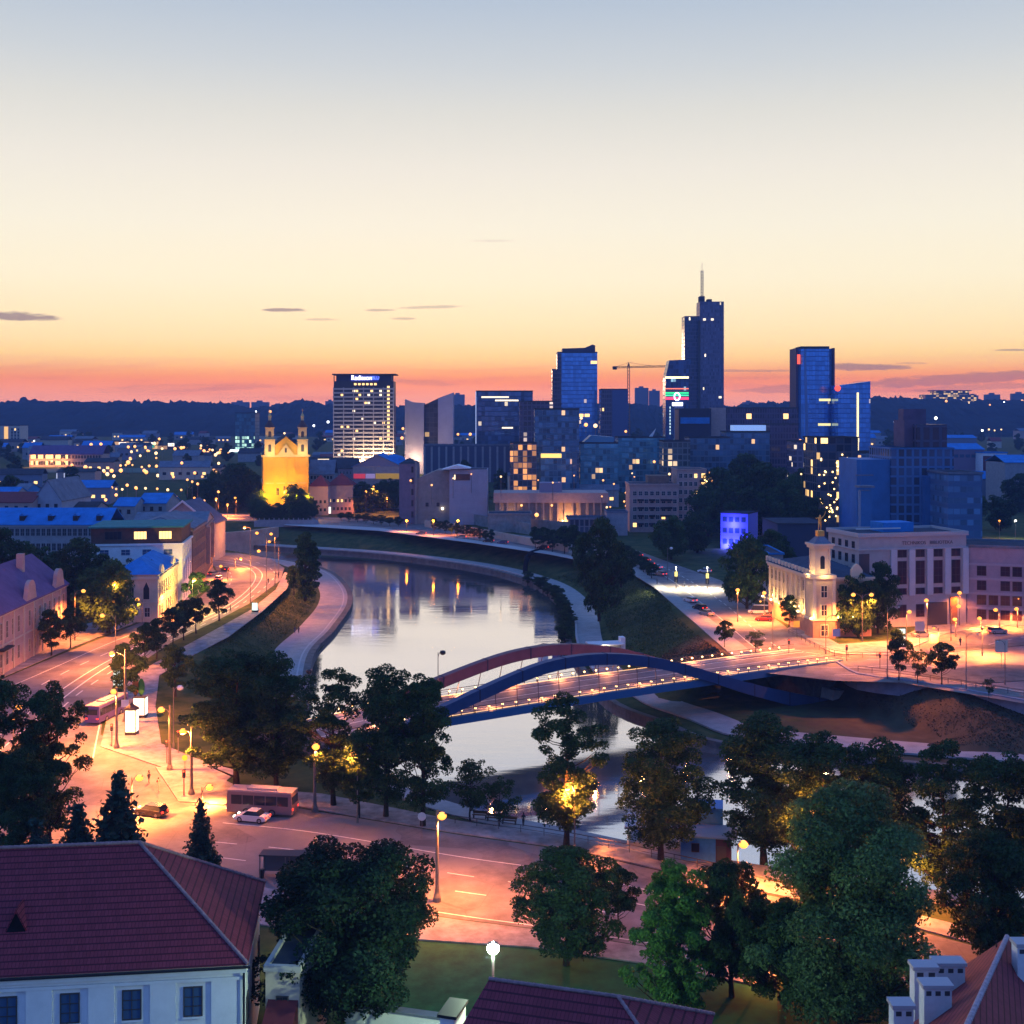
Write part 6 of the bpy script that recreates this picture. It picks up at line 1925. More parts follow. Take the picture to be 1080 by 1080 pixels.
# tower with the colour strips and O sign
Ys = 960; ssw = Ys / F
sw_ = thing('striped_tower', 'slim glass tower with red and green light stripes and a white O sign', 'office tower', (PX(702, Ys), Ys, 14), 0)
def sz(py): return ZP(py, Ys) - 14
MB().extr([(0, -3), (24 * ssw, -3), (24 * ssw, sz(402)), (27 * ssw, sz(379)), (4 * ssw, sz(380)), (0, sz(398))], 'y', 0, 18).build('tower_body', curtain('striped_glass', (.03, .08, .20), (.04, .07, .15), 2, 3.4, .08, .1, .02, (.5, .9, 1), .6, rough=.25), sw_)
for py, h, c, es in ((399, 1.3, (1, .75, .35), 4), (410.5, .8, (1, .2, .1), 1.6), (413, .7, (.2, .1, .1), .4), (415.2, 1.1, (.05, .8, .25), 1.6), (417.6, 1.0, (.05, .8, .3), 1.8), (421.5, 2.0, (1, .06, .14), 1.8)):
    MB().box(-.2, 24 * ssw + .2, -.35, -.02, sz(py), sz(py) + h).build('light_strip', mat('strip_glow_%d' % int(py * 10), c, .5, emit=c, es=es, sample=False), sw_)
text('O', 9.2, SGW, sw_, (12 * ssw, -.6, sz(422.5)), extrude=.2, name='sign_letter', sx=.72)
MB().box(7 * ssw, 18 * ssw, -.5, -.02, sz(428), sz(424.5)).build('sign_board', SGW, sw_)
MB().box(9 * ssw, 19 * ssw, -.3, -.02, sz(463), sz(428.5)).build('white_panel', LIL, sw_)
for i in range(9):
    MB().box(4.2 * ssw, 5.2 * ssw, -.4, -.02, sz(431 + i * 3.4), sz(431 + i * 3.4) + 1.6).build('lit_slot', mat('cool_slot', (.8, 1, .9), .5, emit=(.7, .9, .8), es=1.2, sample=False), sw_)
# right pair of towers
Yr = 880; sr = Yr / F
rt_ = thing('faceted_tower', 'faceted blue glass tower with dark corner fins and a red sign', 'office tower', (PX(839.5, Yr), Yr, 13), 0)
def rz_(py): return ZP(py, Yr) - 13
FG = curtain('faceted_glass', (.08, .32, .78), (.035, .11, .30), 2.2, 3.4, .07, .13, .006, (1, .75, .35), 1.2, rough=.12, gvar=.2, metal=.55)
w_ = 41 * sr
MB().prism([(2 * sr, 2), (8 * sr, -1), (34 * sr, -1), (39 * sr, 2), (39 * sr, 24), (2 * sr, 24)], -3, rz_(368)).build('tower_body', FG, rt_)
MB().box(0, 2.2 * sr, 0, 20, -3, rz_(367)).box(39 * sr, 41 * sr, 0, 20, -3, rz_(367)).build('corner_fin', mat('purple_fin', (.07, .045, .09), .6), rt_)
MB().box(6 * sr, 36 * sr, 2, 20, rz_(368) + .01, rz_(365)).build('roof_crown', ROOFD, rt_)
MB().add([(8 * sr, -1.15, rz_(368)), (10 * sr, -1.15, rz_(368)), (14 * sr, -1.15, -3), (10.5 * sr, -1.15, -3)], [(0, 1, 2, 3)]).add([(8 * sr, -1.05, rz_(368)), (10 * sr, -1.05, rz_(368)), (14 * sr, -1.05, -3), (10.5 * sr, -1.05, -3)], [(3, 2, 1, 0)]).build('facet_edge', mat('pale_blue_glass', (.10, .2, .42), .3), rt_)
MB().box(1 * sr, 4 * sr, -1.4, -1.1, rz_(384), rz_(374)).build('sign_board', mat('red_glow', (1, .1, .05), .5, emit=(1, .10, .05), es=1.8, sample=False), rt_)
for py, a, b2 in ((423, 24, 36), (449, 23, 36)):
    MB().box(a * sr, b2 * sr, -1.3, -1.02, rz_(py), rz_(py - 2.5)).build('lit_strip', mat('lime_lit_window', (1, .9, .4), .5, emit=(1, .82, .30), es=1.3, sample=False), rt_)
Y2 = 860
st_ = pxb('slant_top_tower', 'shorter blue glass tower with a lit vertical strip and a red roof light', 'office tower', 884, 918, 402, Y2, 22)
MB().prism([(0, 0), (st_.L, 0), (st_.L, 22), (0, 22)], -3, [st_.H - 3, st_.H, st_.H, st_.H - 3]).build('tower_body', FG, st_.root)
MB().box(st_.L - 9.5, st_.L - 8.2, -.3, -.02, 8, st_.H - 8).build('lit_strip', mat('strip_warm', (1, .8, .4), .5, emit=(1, .74, .30), es=2.0, sample=False), st_.root)
MB().ball((0, 0, 0), 2.2, 8, 5).build('red_beacon', MATS['red_glow'], st_.root, loc=(-.6, -1, st_.H - 5))
# wide plum block before the towers
wp = tower('wide_plum_block', 'wide plum coloured block with two yellow windows on its top floor', 'office building', 758, 842, 431, 800, 22, curtain('plum_facade', (.05, .04, .085), (.085, .06, .11), 1.6, 3.6, .3, .3, .008, (.8, .7, .7), .6))
for u in (18, 42):
    wp.box('lit_window', WLIT, u, u + 3.2, -.25, -.02, wp.H - 6.6, wp.H - 3.2)
wp.box('pale_stair', PLP, -6, 4, -4, -.02, -2, wp.H + .6)
dbx = tower('black_box_office', 'black flat box office with a blue ribbon in front of the tallest tower', 'office building', 716, 750, 432, 790, 20, mat('black_cladding', (.03, .03, .05), .5))
dbx.box('ribbon', ROOFB, 1, dbx.L - 1, -.4, -.02, dbx.H - 9, dbx.H - 5)
# glass apartments in the middle
GA = curtain('glass_flats', (.10, .24, .40), (.10, .20, .30), 2.2, 3.2, .1, .2, .05, (1, .5, .16), 1.4, metal=.4, gvar=.6)
GB = curtain('glass_flats_dark', (.06, .15, .27), (.07, .14, .22), 2.0, 3.2, .1, .22, .04, (1, .55, .2), 1.3, metal=.4, gvar=.6)
GC = curtain('glass_flats_teal', (.08, .28, .42), (.08, .22, .30), 2.0, 3.3, .1, .24, .04, (1, .6, .25), 1.3, metal=.4, gvar=.6)
GL = curtain('glass_flats_lit', (.05, .05, .08), (.12, .12, .16), 2.4, 3.1, .12, .16, .5, (1, .40, .10), 1.1)
a1 = tower('glass_flats', 'glass flats with floors of orange lit rooms', 'apartment building', 538, 566, 468, 640, 20, GL)
a2 = tower('glass_flats', 'dark glass flats with one long yellow lit floor', 'apartment building', 564, 611, 432, 650, 24, GB)
a2.box('glass_bay', GA, 3, a2.L - 4, -1.4, -.02, -2, a2.H * .56)
a2.box('lit_strip', mat('yellow_floor_glow', (1, .7, .2), .5, emit=(1, .58, .12), es=1.7, sample=False), 3.2, 14, -1.6, -1.42, a2.H * .56 - 3, a2.H * .56 - .8)
a3 = tower('glass_flats', 'purple flats with small lit balconies behind the orange lit ones', 'apartment building', 548, 584, 424, 740, 20, curtain('purple_flats', (.06, .05, .09), (.10, .08, .13), 2.6, 3.2, .25, .3, .10, (1, .75, .6), 1.2))
a4 = tower('glass_flats', 'teal glass flats with a slanted blue roof', 'apartment building', 612, 652, 468, 660, 22, GC)
MB().extr([(2, a4.H + .85), (18, a4.H + .85), (18, a4.H + 3.5), (6, a4.H + 4.5)], 'y', 1, 18).build('sloped_roof', mat('bright_blue_roof', (.08, .26, .42), .4), a4.root)
a5 = tower('glass_flats', 'teal glass flats with a white roof fin', 'apartment building', 652, 702, 462, 700, 22, GC)
MB().add([(18, 4, a5.H + .8), (22, 4, a5.H + 5.4), (20, 4, a5.H + .8), (18, 5, a5.H + .8), (22, 5, a5.H + 5.4), (20, 5, a5.H + .8)], [(0, 2, 1), (3, 4, 5), (0, 1, 4, 3), (1, 2, 5, 4)]).build('roof_fin', PLW, a5.root)
a6 = tower('glass_flats', 'glass flats with grey balconies under the striped tower', 'apartment building', 700, 728, 466, 640, 20, curtain('grey_flats', (.06, .08, .09), (.14, .16, .17), 2.6, 3.2, .2, .25, .09, (1, .7, .4), 1.4))
a7 = tower('glass_flats', 'broad dark teal flats before the wide plum block', 'apartment building', 727, 770, 462, 660, 20, GB)
a8 = tower('glass_flats', 'dark teal flats with a white glowing roof canopy', 'apartment building', 766, 812, 456, 690, 20, GB)
a8.box('roof_canopy', mat('canopy_glow', (.5, .7, 1), .5, emit=(.35, .55, .9), es=.55, sample=False), 4, 22, -1, 10, a8.H + .9, a8.H + 4)
a9 = tower('glass_flats', 'plum flats with vertical piers before the faceted tower', 'apartment building', 812, 842, 448, 700, 20, MATS['plum_facade'])
a10 = tower('glass_flats', 'mauve flats with small lit windows below the faceted tower', 'apartment building', 838, 868, 466, 660, 18, curtain('mauve_flats', (.09, .07, .11), (.16, .12, .17), 2.8, 3.2, .3, .3, .10, (1, .8, .6), 1.4))
a11 = tower('glass_flats', 'low glass flats between the fairy lit block and the power hall', 'apartment building', 884, 940, 478, 560, 18, GA)
# far right
g1 = pxb('warehouse', 'long low violet warehouse beyond the power hall', 'warehouse', 985, 1038, 474, 700, 24); g1.walls(mat('violet_render', (.20, .15, .23), .9)); g1.gable(ROOFB, 3, 'x', .4)
g1.wins('front', 8, 1, 2.2, 1.6, 1, g1.L - 1, g1.H - 4.5, g1.H - 4.5, frame=FRD, lit=.15, glass=GLASSB)
g2 = pxb('warehouse', 'warehouse with a white end bay and dark red door panel', 'warehouse', 1036, 1062, 478, 690, 20); g2.walls(PLW); g2.flat(ROOFB, .4, .4)
g2.box('door_panel', mat('oxblood', (.12, .03, .04), .7), .4, 5.5, -.2, -.02, 0, g2.H - 1.5); g2.wins('front', 1, 1, 2, 1.6, 8, 12, g2.H - 5, g2.H - 5, frame=FRD)
g3 = pxb('warehouse', 'blue sheet roofed warehouse at the picture edge', 'warehouse', 1060, 1110, 488, 640, 26); g3.walls(PLG); g3.gable(ROOFB, 3.5, 'x', .4)
g4 = pxb('warehouse', 'pale shed with a bluish roof below the far hill', 'warehouse', 995, 1030, 462, 1100, 20); g4.walls(mat('dusk_pale', (.16, .19, .28), .8)); g4.gable(ROOFB, 2.5, 'x', .4)
hl_ = pxb('hilltop_complex', 'lit terraced complex standing on the hilltop against the sky', 'office building', 976, 1030, 416, 2560, 40, z0=40)
hl_.walls(curtain('hilltop_rooms', (.04, .03, .05), (.05, .04, .05), 6, 4.2, .1, .35, .5, (1, .62, .22), 1.6))
hl_.box('upper_storey', curtain('hilltop_rooms2', (.04, .03, .05), (.05, .04, .05), 5, 4, .15, .3, .3, (1, .62, .22), 1.4), 20, 92, 2, 30, hl_.H + .01, hl_.H + 7)
hl_.box('roof', ROOFD, 16, 96, 0, 34, hl_.H + 7.01, hl_.H + 9)
hl_.flat(ROOFD, .5, .6, z=hl_.H - .2) if False else None
# left far
lf = pxb('beige_block', 'beige block with an orange glowing niche at the picture edge', 'office building', -6, 21, 449, 1300, 22)
lf.walls(PLC); lf.flat(ROOFD, .2, .4); MB().box(10.5, 14.5, -.4, -.02, 4, lf.H - 1).build('lit_niche', mat('niche_glow', (1, .6, .2), .5, emit=(1, .50, .12), es=1.2, sample=False), lf.root)
lf.wins('front', 3, 6, 1.6, 2.2, 17, 27, 2, lf.H - 5, frame=FRD, lit=.2)
lp_ = pxb('arcade_palace', 'long low pink palace with an orange lit arcade of windows', 'palace', 31, 108, 479, 900, 16)
lp_.walls(PLP); lp_.gable(mat('violet_sheet_roof', (.19, .13, .20)), 6, 'x', .5)
lp_.wins('front', 16, 2, 1.6, 2.6, 1, 30, 1.6, 6.2, frame=PLP, lit=.55); lp_.wins('front', 10, 2, 1.4, 2.2, 31, lp_.L - 1, 1.6, 6.2, frame=PLP, lit=.12)
for x in (4, 14, 24):
    lamp_light((x, -6, 4), 6000, (1, .45, .12), .4, lp_.root)
sh = pxb('shopping_hall', 'wide shopping hall with orange lit glazing and a white sign strip', 'shop', 84, 162, 466, 1250, 26)
sh.walls(curtain('shop_glazing', (.08, .05, .05), (.06, .05, .06), 5, 4.5, .12, .2, .6, (1, .55, .22), 1.5)); sh.flat(ROOFD, .3, .4)
sh.box('sign_strip', mat('white_strip', (1, 1, 1), .5, emit=(1, .86, .68), es=3, sample=False), 40, 74, -.5, -.02, sh.H - 2.6, sh.H - .6)
sh.box('sign_strip', mat('green_strip', (.1, .6, .3), .5, emit=(.1, .6, .3), es=.5, sample=False), 62, 76, -.6, -.03, sh.H - 6, sh.H - 3)
sh2 = pxb('shopping_hall', 'smaller shop with a white and red lit sign beside the wide one', 'shop', 166, 196, 470, 1250, 20)
sh2.walls(MATS['shop_glazing']); sh2.flat(ROOFD, .2, .3); sh2.box('sign_strip', MATS['white_strip'], 11, 17, -.5, -.02, sh2.H - .5, sh2.H + 2.4)
tg = tower('teal_office', 'teal glass office tower with cool lit lower floors left of the church'.replace(' left of', ' near'), 'office tower', 248, 269, 436, 1150, 20, curtain('teal_office_glass', (.03, .13, .19), (.03, .10, .15), 2.2, 3.4, .06, .14, .0, rough=.3))
tg.box('lit_floors', curtain('teal_lit_floors', (.05, .2, .2), (.03, .1, .14), 2.2, 3.4, .1, .25, .45, (.6, 1.0, .75), 1.4), .3, tg.L - .3, -.3, -.01, 4, 16)
tg.box('lit_canopy', mat('cool_canopy_glow', (1, 1, 1), .5, emit=(.9, 1, .85), es=3, sample=False), -5, 9, -3, -.4, 1.2, 3.2)
# pylons of the white footbridge
py_ = thing('bridge_pylon', 'pair of white needle pylons of a footbridge beyond the office block', 'footbridge', (PX(64, 560), 560, 0), 0)
for x in (-2.0, 1.4):
    MB().tube([(x, 0, 0), (x + .25, 0, ZP(499, 560))], [.55, .22], 8).build('pylon', mat('glowing_pylon', (.8, .8, .8), .5, emit=(.9, .9, 1), es=.45, sample=False), py_)  # pylons and deck given a glow of their own, without lamps
MB().box(-7, 7, -1.5, 1.5, ZP(514, 560) - .6, ZP(512.5, 560)).build('deck', MATS['glowing_pylon'], py_)
sheet('sports_field', [G(130 * 0 + x, y, 0.0) for x, y in ((70, 503), (172, 503), (168, 497), (78, 497))] if False else [Vector((PX(60, 900), 830, far_level(830) + .3)), Vector((PX(172, 830), 830, far_level(830) + .3)), Vector((PX(172, 880), 880, far_level(880) + .3)), Vector((PX(60, 880), 880, far_level(880) + .3))], mat('sports_turf', (.05, .12, .10), .9), 0)

# housing estates on the ridge
EST = mat('far_panel_house', (.16, .15, .20), .9)
for x0, x1, yt, Y in ((244, 262, 424, 2750), (265, 283, 424, 2760), (286, 300, 427, 2740), (316, 326, 425, 2740), (343, 353, 423, 2800), (476, 490, 416, 2800), (670, 684, 409, 2700), (685, 696, 412, 2690), (700, 712, 425, 2700), (784, 796, 424, 2760), (798, 806, 426, 2750), (936, 948, 421, 2760), (1040, 1055, 416, 2700), (1068, 1084, 415, 2680), (1022, 1032, 417, 2720), (925, 933, 422, 2760)):
    e = pxb('panel_block', 'grey panel housing block on the ridge against the sunset', 'apartment building', x0, x1, yt, Y, 14, group='panel housing blocks along the ridge', z0=20)
    e.walls(EST)
    k = e.L * .3
    e.box('roof_hut', EST, e.L * .3, e.L * .62, 2, 10, e.H + .01, e.H + 3.5)
# wooded hills
FOR = mat('forest_hill', (.010, .022, .026), .95, var=.4, vscale=.02, spec=.0)
hx = np.arange(-1700, 1701, 5.0); hy = np.concatenate([np.linspace(1650, 2500, 18), np.linspace(2515, 2640, 12)])
HX, HY = np.meshgrid(hx, hy)
crest_px = np.array([-200, 0, 120, 240, 262, 300, 322, 345, 372, 420, 520, 640, 720, 800, 920, 970, 1080, 1300])
crest_py = np.array([428, 427, 426, 428, 432, 431, 424, 429, 433, 432, 430, 428, 431, 429, 423, 423, 425, 424])
pxx = HX / HY * F + 540
top = 50 + (HZ - np.interp(pxx, crest_px, crest_py)) / F * 2500
t = np.clip((HY - 1750) / 750, 0, 1)
rise = t * t * (3 - 2 * t)
hz_ = 20 + (top - 20) * rise
rg = np.random.default_rng(4)
nse = rg.normal(size=HX.shape) * 1.1
for w in (3, 9, 24):
    kx = np.repeat(rg.normal(size=(HX.shape[0], HX.shape[1] // w + 2)), w, 1)[:, :HX.shape[1]]
    nse += kx * (.9 if w < 9 else 1.3)
hz_ = hz_ + nse * (0.7 + 1.3 * rise) * (rise > .01)
hz_[0] = 10
idx = np.arange(HX.size).reshape(HX.shape)
qd = np.stack([idx[:-1, :-1], idx[:-1, 1:], idx[1:, 1:], idx[1:, :-1]], -1).reshape(-1, 4)
me = bpy.data.meshes.new('hills')
me.from_pydata(np.column_stack([HX.ravel(), HY.ravel(), hz_.ravel()]).tolist(), [], qd.tolist())
me.materials.append(FOR)
tag(link('hills', me), kind='structure')
# low houses spread over the far city
r_ = random.Random(9)
HM = [PLG, PLC, PLP, MATS['dusk_pale'], PLT]
taken = []
cnt = 0
for i in range(150):
    Y = r_.uniform(900, 1750) if i < 100 else r_.uniform(640, 900)
    px = r_.uniform(-10, 1090)
    if 225 < px < 345 and Y < 760: continue
    x = PX(px, Y)
    if gz(x, Y) < 1.0: continue
    w, d, h = r_.uniform(10, 34), r_.uniform(9, 16), r_.uniform(5, 10) * (1.0 if px < 520 else 1.25)
    if any(abs(x - a) < w / 2 + b + 2 and abs(Y - c) < 20 for a, c, b in taken): continue
    taken.append((x, Y, w / 2))
    g_ = Bd('far_house', 'small house of the far city glimpsed between trees', 'house', (x - w / 2, Y), (x + w / 2, Y + r_.uniform(-4, 4)), d, float(far_level(Y)) - .5, float(far_level(Y)) + h, 'small houses across the far city')
    g_.walls(r_.choice(HM))
    g_.gable(r_.choice([ROOFD, ROOFZ, ROOFB, TILE2]), r_.uniform(1.5, 4), 'x', .4)
    if r_.random() < .55:
        g_.wins('front', max(2, int(w / 5)), 1, 2.0, 1.6, 1, g_.L - 1, h * .45, h * .45, frame=FRD, lit=.45)
# far trees
for i in range(190):
    Y = r_.uniform(640, 1600); px = r_.uniform(-15, 1095)
    x = PX(px, Y)
    if 268 < px < 335 and Y < 640: continue
    if gz(x, Y) < 1.0 or any(abs(x - a) < b + 4 and -16 < Y - c < 20 for a, c, b in taken): continue
    tree('far_tree', 'dark tree among the far houses', T_FAR[i % 2], (x, Y, float(far_level(Y)) - .5), r_.uniform(0, 6), r_.uniform(.6, 1.0), 'trees among the far houses')
for i, (x, Y, s) in enumerate(((238, 636, 1.3), (252, 642, 1.45), (264, 648, 1.4), (272, 590, 1.0), (246, 660, 1.4), (228, 668, 1.4), (310, 590, 1.15), (318, 592, .8), (210, 650, 1.1), (330, 596, .6), (10, 560, 1.3), (-2, 566, 1.2), (22, 575, 1.0))):
    tree('tree', ('dark tree beside the floodlit church front', 'dark tree before the church, overlapping the yellow wall', 'tallest dark tree by the church corner', 'small dark tree at the church steps', 'dark tree in the grove by the church', 'dark tree behind the grove by the church', 'rounded tree right in front of the yellow church wall',
          'slim tree before the church door', 'dim tree by the orange lamps near the stone bridge', 'low tree at the church corner beside the pink house', 'large dim tree before the arcade palace', 'large dim tree at the picture edge by the arcade palace', 'dim tree next to the white pylons')[i], T_MID[i % 3], (PX(x, Y), Y, 1.5), i, s)
# ------------------------------------------------------------------ street lamps
SOD = mat('sodium_glow', (1, .6, .2), .5, emit=(1.0, 0.34, 0.03), es=2.4, sample=False)
WHT = mat('white_lamp_bulb', (1, 1, .9), .5, emit=(1.0, 0.92, 0.70), es=9, sample=False)
POLE = mat('lamp_pole', (.16, .15, .15), .55, metal=.3, var=.15, vscale=1)
SODC = (1.0, 0.25, 0.042)
LP = 4.1
def lamp(label, hx, hy, bx, by, z=0.0, power=9000, arm=True, heads=1, style='street', col=SODC, glow=SOD, br=.5, group=None, lit=True, kind='SPOT'):
    b = G(bx, by, z)
    Y = b.y
    h = ZP(hy, Y) - z
    dxh = PX(hx, Y) - b.x
    o = thing('street_lamp', label, 'street lamp', b, 0, group)
    p = MB()
    if style == 'tram':      # stout cast pole with a flared foot
        p.lathe([(.45, 0), (.42, .5), (.26, .9), (.2, 1.8), (.13, h + .6)], (0, 0, 0), 10)
    else:
        p.lathe([(.16, 0), (.15, .9), (.09, 1.0), (.06, h)], (0, 0, 0), 8)
    p.build('pole', POLE, o)
    ends = [dxh] if heads == 1 else [dxh, -dxh]
    for e in ends:
        if abs(e) > .15:
            MB().tube([(0, 0, h - .8), (e * .25, 0, h - .15), (e * .6, 0, h + .12), (e, 0, h + .12)], .05, 6).build('arm', POLE, o)
        hd = MB().box(e - .42, e + .42, -.18, .18, h + .1, h + .26).build('lamp_head', POLE, o)
        MB().ball((e, 0, h - .06), br, 10, 6, .8).build('bulb', glow, hd)
        if lit:
            lamp_light((e, 0, h - br - .12), power * LP / len(ends) ** .5, col, .25, o, kind)
    return o
lamp('twin arm lamp post at the start of the kerb row, nearest the far lit kiosk', 118, 689, 132, 762, 0, 11000, style='tram', kind='POINT')
lamp('curved arm lamp between the bend and the kerb row', 108, 649, 122, 706, 0, 11000)
lamp('lamp before the dark trees by the pink villa', 88, 623, 79, 676, 0, 10000)
lamp('lamp glowing in front of the corner house', 145, 632, 150, 668, 0, 5000)
lamp('lamp glowing inside the dark tree near the corner house', 121, 615, 118, 668, 0, 1500, kind='POINT')
lamp('lamp lighting the pavement tree yellow by the brown house', 205, 611, 203, 645, 0, 5000, col=(1, .62, .1), kind='POINT')
lamp('wall side lamp at the foot of the white town house', 179, 620, 176, 652, 0, 6000)
lamp('stout lamp post beside the purple bus', 120, 729, 123, 790, 0, 12000, style='tram')
lamp('stout lamp post on the crossing corner by the oval shrub tree', 170, 748, 179, 813, 0, 8000, style='tram')
lamp('stout lamp post on the traffic island with signals', 193, 771, 202, 839, 0, 6500, style='tram', kind='POINT')
lamp('short lamp by the dark car at the junction', 147, 820, 139, 862, 0, 8000)
lamp('low lamp behind the traffic island near the bus', 221, 830, 213, 850, 0, 4000)
lamp('lamp by the orange bush, on a tall post', 333, 787, 332, 856, 0, 11000, style='tram')
lamp('lamp shining into the orange bush', 373, 795, 377, 868, 0, 6500, kind='POINT')
lamp('lamp post with a flower basket in the street before the bridge', 466, 860, 461, 951, 0, 9000, style='tram')
lamp('lamp glowing in the crown of the tall single tree', 598, 829, 606, 900, 0, 6500, kind='POINT')
lamp('lamp beside the blue hut', 784, 890, 778, 942, 0, 6000)
lamp('lamp half hidden in the bank row behind the drooping tree', 857, 857, 850, 946, 0, 6000, kind='POINT')
lamp('lamp deep under the drooping tree', 810, 992, 806, 1032, 0, 900)
lamp('lamp hidden among the bank trees by the open trunked one', 950, 905, 948, 960, 0, 4000, kind='POINT')
lamp('lamp glowing in the tall loose tree by the junction', 53, 801, 50, 880, 0, 3500, kind='POINT')
lamp('lamp behind the tall loose tree, near the street edge', 20, 745, 14, 800, 0, 9000)
lamp('lamp inside the round lime tree', 327, 970, 322, 1025, 0, 500, br=.22, col=(1, .8, .35))
lamp('unlit twin head lamp between the dense trees and the river', 326, 708, 325, 770, -1.2, lit=False, glow=DARKM)
lamp('unlit lamp at the near end of the bridge', 467, 688, 462, 748, 1.9, lit=False, glow=DARKM)
lamp('unlit white arm lamp above the oval shrub tree', 190, 725, 183, 790, 0, lit=False, glow=PLW)
# bend by the river
for i, (hx, hy, bx, by, lb) in enumerate(((273, 581, 264, 636, 'slim lamp on the river pavement of the bend, nearest the white advert box'), (271, 562, 281, 626, 'slim lamp in the middle of the bend'), (286, 563, 290, 618, 'slim lamp by two walkers on the bend pavement'),
                                        (284, 571, 294, 606, 'lamp at the outer end of the bend pavement'), (254, 589, 248, 600, 'low lamp in the middle of the bend road'), (233, 597, 240, 612, 'lamp near the parked cars inside the bend'), (258, 556, 264, 588, 'lamp before the stone bridge'))):
    lamp(lb, hx, hy, bx, by, 0, 10000 if i < 4 else 3500, kind='POINT' if i in (4, 6) else 'SPOT')
for hx, hy, bx, by, lb in ((205, 525, 206, 546, 'first lamp on the stone bridge'), (228, 526, 228, 545, 'second lamp on the stone bridge'), (240, 532, 240, 546, 'low lamp at the stone bridge end'), (248, 525, 249, 545, 'lamp at the stone bridge end nearest the church grove'),
                           (306, 514, 305, 544, 'brightest lamp before the church'), (316, 518, 316, 540, 'lamp beside the church gate'), (333, 515, 333, 542, 'lamp at the pink house corner'), (325, 521, 324, 544, 'low lamp by the church gate'), (277, 531, 277, 545, 'orange lamp near the bridgehead grove'),
                           (140, 530, 140, 546, 'lamp between the sheds behind the office'), (73, 531, 73, 548, 'big lamp beside the pale gabled shed'), (94, 532, 94, 546, 'lamp between the two dark sheds')):
    lamp(lb, hx, hy, bx, by, 1.5 if hx > 200 else 0, 12000, br=.6)
for hx, hy, bx, by, lb in ((482, 524, 482, 540, 'orange lamp on the ramp before the lilac hall'), (456, 526, 456, 545, 'small lamp before the tan hall'), (497, 532, 497, 548, 'small lamp by the terrace deck'), (394, 513, 394, 540, 'warm lamp under the yellow sign'), (386, 518, 386, 543, 'lamp pair under the yellow sign'), (408, 525, 408, 545, 'pale lamp before the large dark trees')):
    lamp(lb, hx, hy, bx, by, 1.5, 9000, br=.5)
SODB = mat('bright_sodium_glow', (1, .6, .2), .5, emit=(1.0, 0.30, 0.008), es=70, sample=False)
for px, lb in ((457, 'bright orange lamp on the far street before the small tree row'), (483, 'bright orange lamp on the far street among the small trees'), (429, 'bright orange lamp on the far street below the purple house')):
    lamp(lb, px, 549, px, 565 if px > 440 else 561, 1.5, 4000, br=.4, glow=SODB)
# far street and junction
lamp('white lamp before the crossing on the descending street', 713, 598, 713, 621, 1.5, 5000, col=(1, .85, .5), glow=WHT, br=.2)
lamp('white lamp beyond the crossing on the descending street', 746, 598, 746, 622, 1.5, 7000, col=(1, .85, .5), glow=WHT, br=.2)
lamp('tall unlit lamp at the grass edge of the descending street', 708, 578, 704, 612, 1.5, lit=False, glow=PLW)
lamp('orange lamp under the dark green tree, beside the white van', 778, 622, 778, 656, 1.5, 11000)
lamp('orange lamp at the corner tree of the museum', 806, 625, 806, 655, 1.5, 11000)
lamp('double headed lamp in front of the museum', 919, 627, 909.5, 677, 1.5, 11000, heads=2)
for hx, hy, bx, by, pw, lb in ((959, 645, 956, 678, 12000, 'lamp next to the lit advert panel'), (977, 633, 978, 668, 12000, 'star bright lamp before the library door'), (1011, 639, 1003, 676, 6000, 'lamp at the lit doorway of the library'), (1012, 625, 1012, 660, 1800, 'uppermost lamp at the library corner'),
                               (1007, 653, 1008, 672, 2200, 'low lamp in front of the library doorway'), (1033, 652, 1035, 665, 5000, 'low lamp beside the purple block hedge'), (1050, 643, 1054, 664, 8000, 'lamp before the purple block'), (1074, 631, 1074, 660, 6000, 'upper lamp at the purple block near the picture edge'), (1072, 642, 1073, 662, 6000, 'lower lamp at the purple block near the picture edge'), (866, 542, 866, 580, 4000, 'lamp glowing beside the museum statue')):
    lamp(lb, hx, hy, bx, by, 1.5, pw * .6)
for hx, bx, hy, by, lb in ((936, 936, 640, 716, 'tall flag like mast lamp beside the advert panel'), (1019, 1019, 668, 728, 'tall mast on the parapet street behind the round young tree'), (1093, 1093, 668, 742, 'mast lamp just beyond the picture edge')):
    lamp(lb, hx + 12, hy, bx, by, 1.5, 2600 if bx == 1019 else 9000, br=.2, lit=bx < 1000, glow=PLW)  # one unlit mast is given an added light to brighten the junction
lamp('tall dark lamp at the parapet corner of the ramp', 1052, 676, 1060, 722, 1.5, br=.2, lit=False, glow=PLW)
lamp('added lamp in the middle of the wide street before the purple block', 1040, 662, 1036, 692, 1.5, 12000, br=.25)  # made-up lamp, added to brighten the wide street
lamp('added lamp on the street island beside the pale direction board', 985, 662, 990, 694, 1.5, 7000, br=.25)  # another made-up lamp, put in to light the junction
lamp('lamp out of frame on the parapet street', 1140, 662, 1146, 700, 1.5, 12000)
lamp('lamp at the bridge corner beside the shrub tree', 802, 634, 815, 684, 1.5, 9000, br=.22)
lamp('lamp in the middle of the junction before the museum', 880, 650, 871, 690, 1.5, 9000, br=.22)
for x, y, c in ((948, 561, 1), (965, 559, 0), (1014, 558, 0), (1054, 549, 2), (1071, 549, 0)):
    lamp(('distant white lamp in the trees behind the library, dimmer', 'white lamp in the trees behind the library', 'orange lamp over the purple block roof')[0 if c == 1 else (1 if c == 0 else 2)], x, y, x, y + 20, 1.5, 1500, br=.45, col=(1, 1, .8) if c != 2 else SODC, glow=WHT if c != 2 else SOD, group='lamps behind the library')
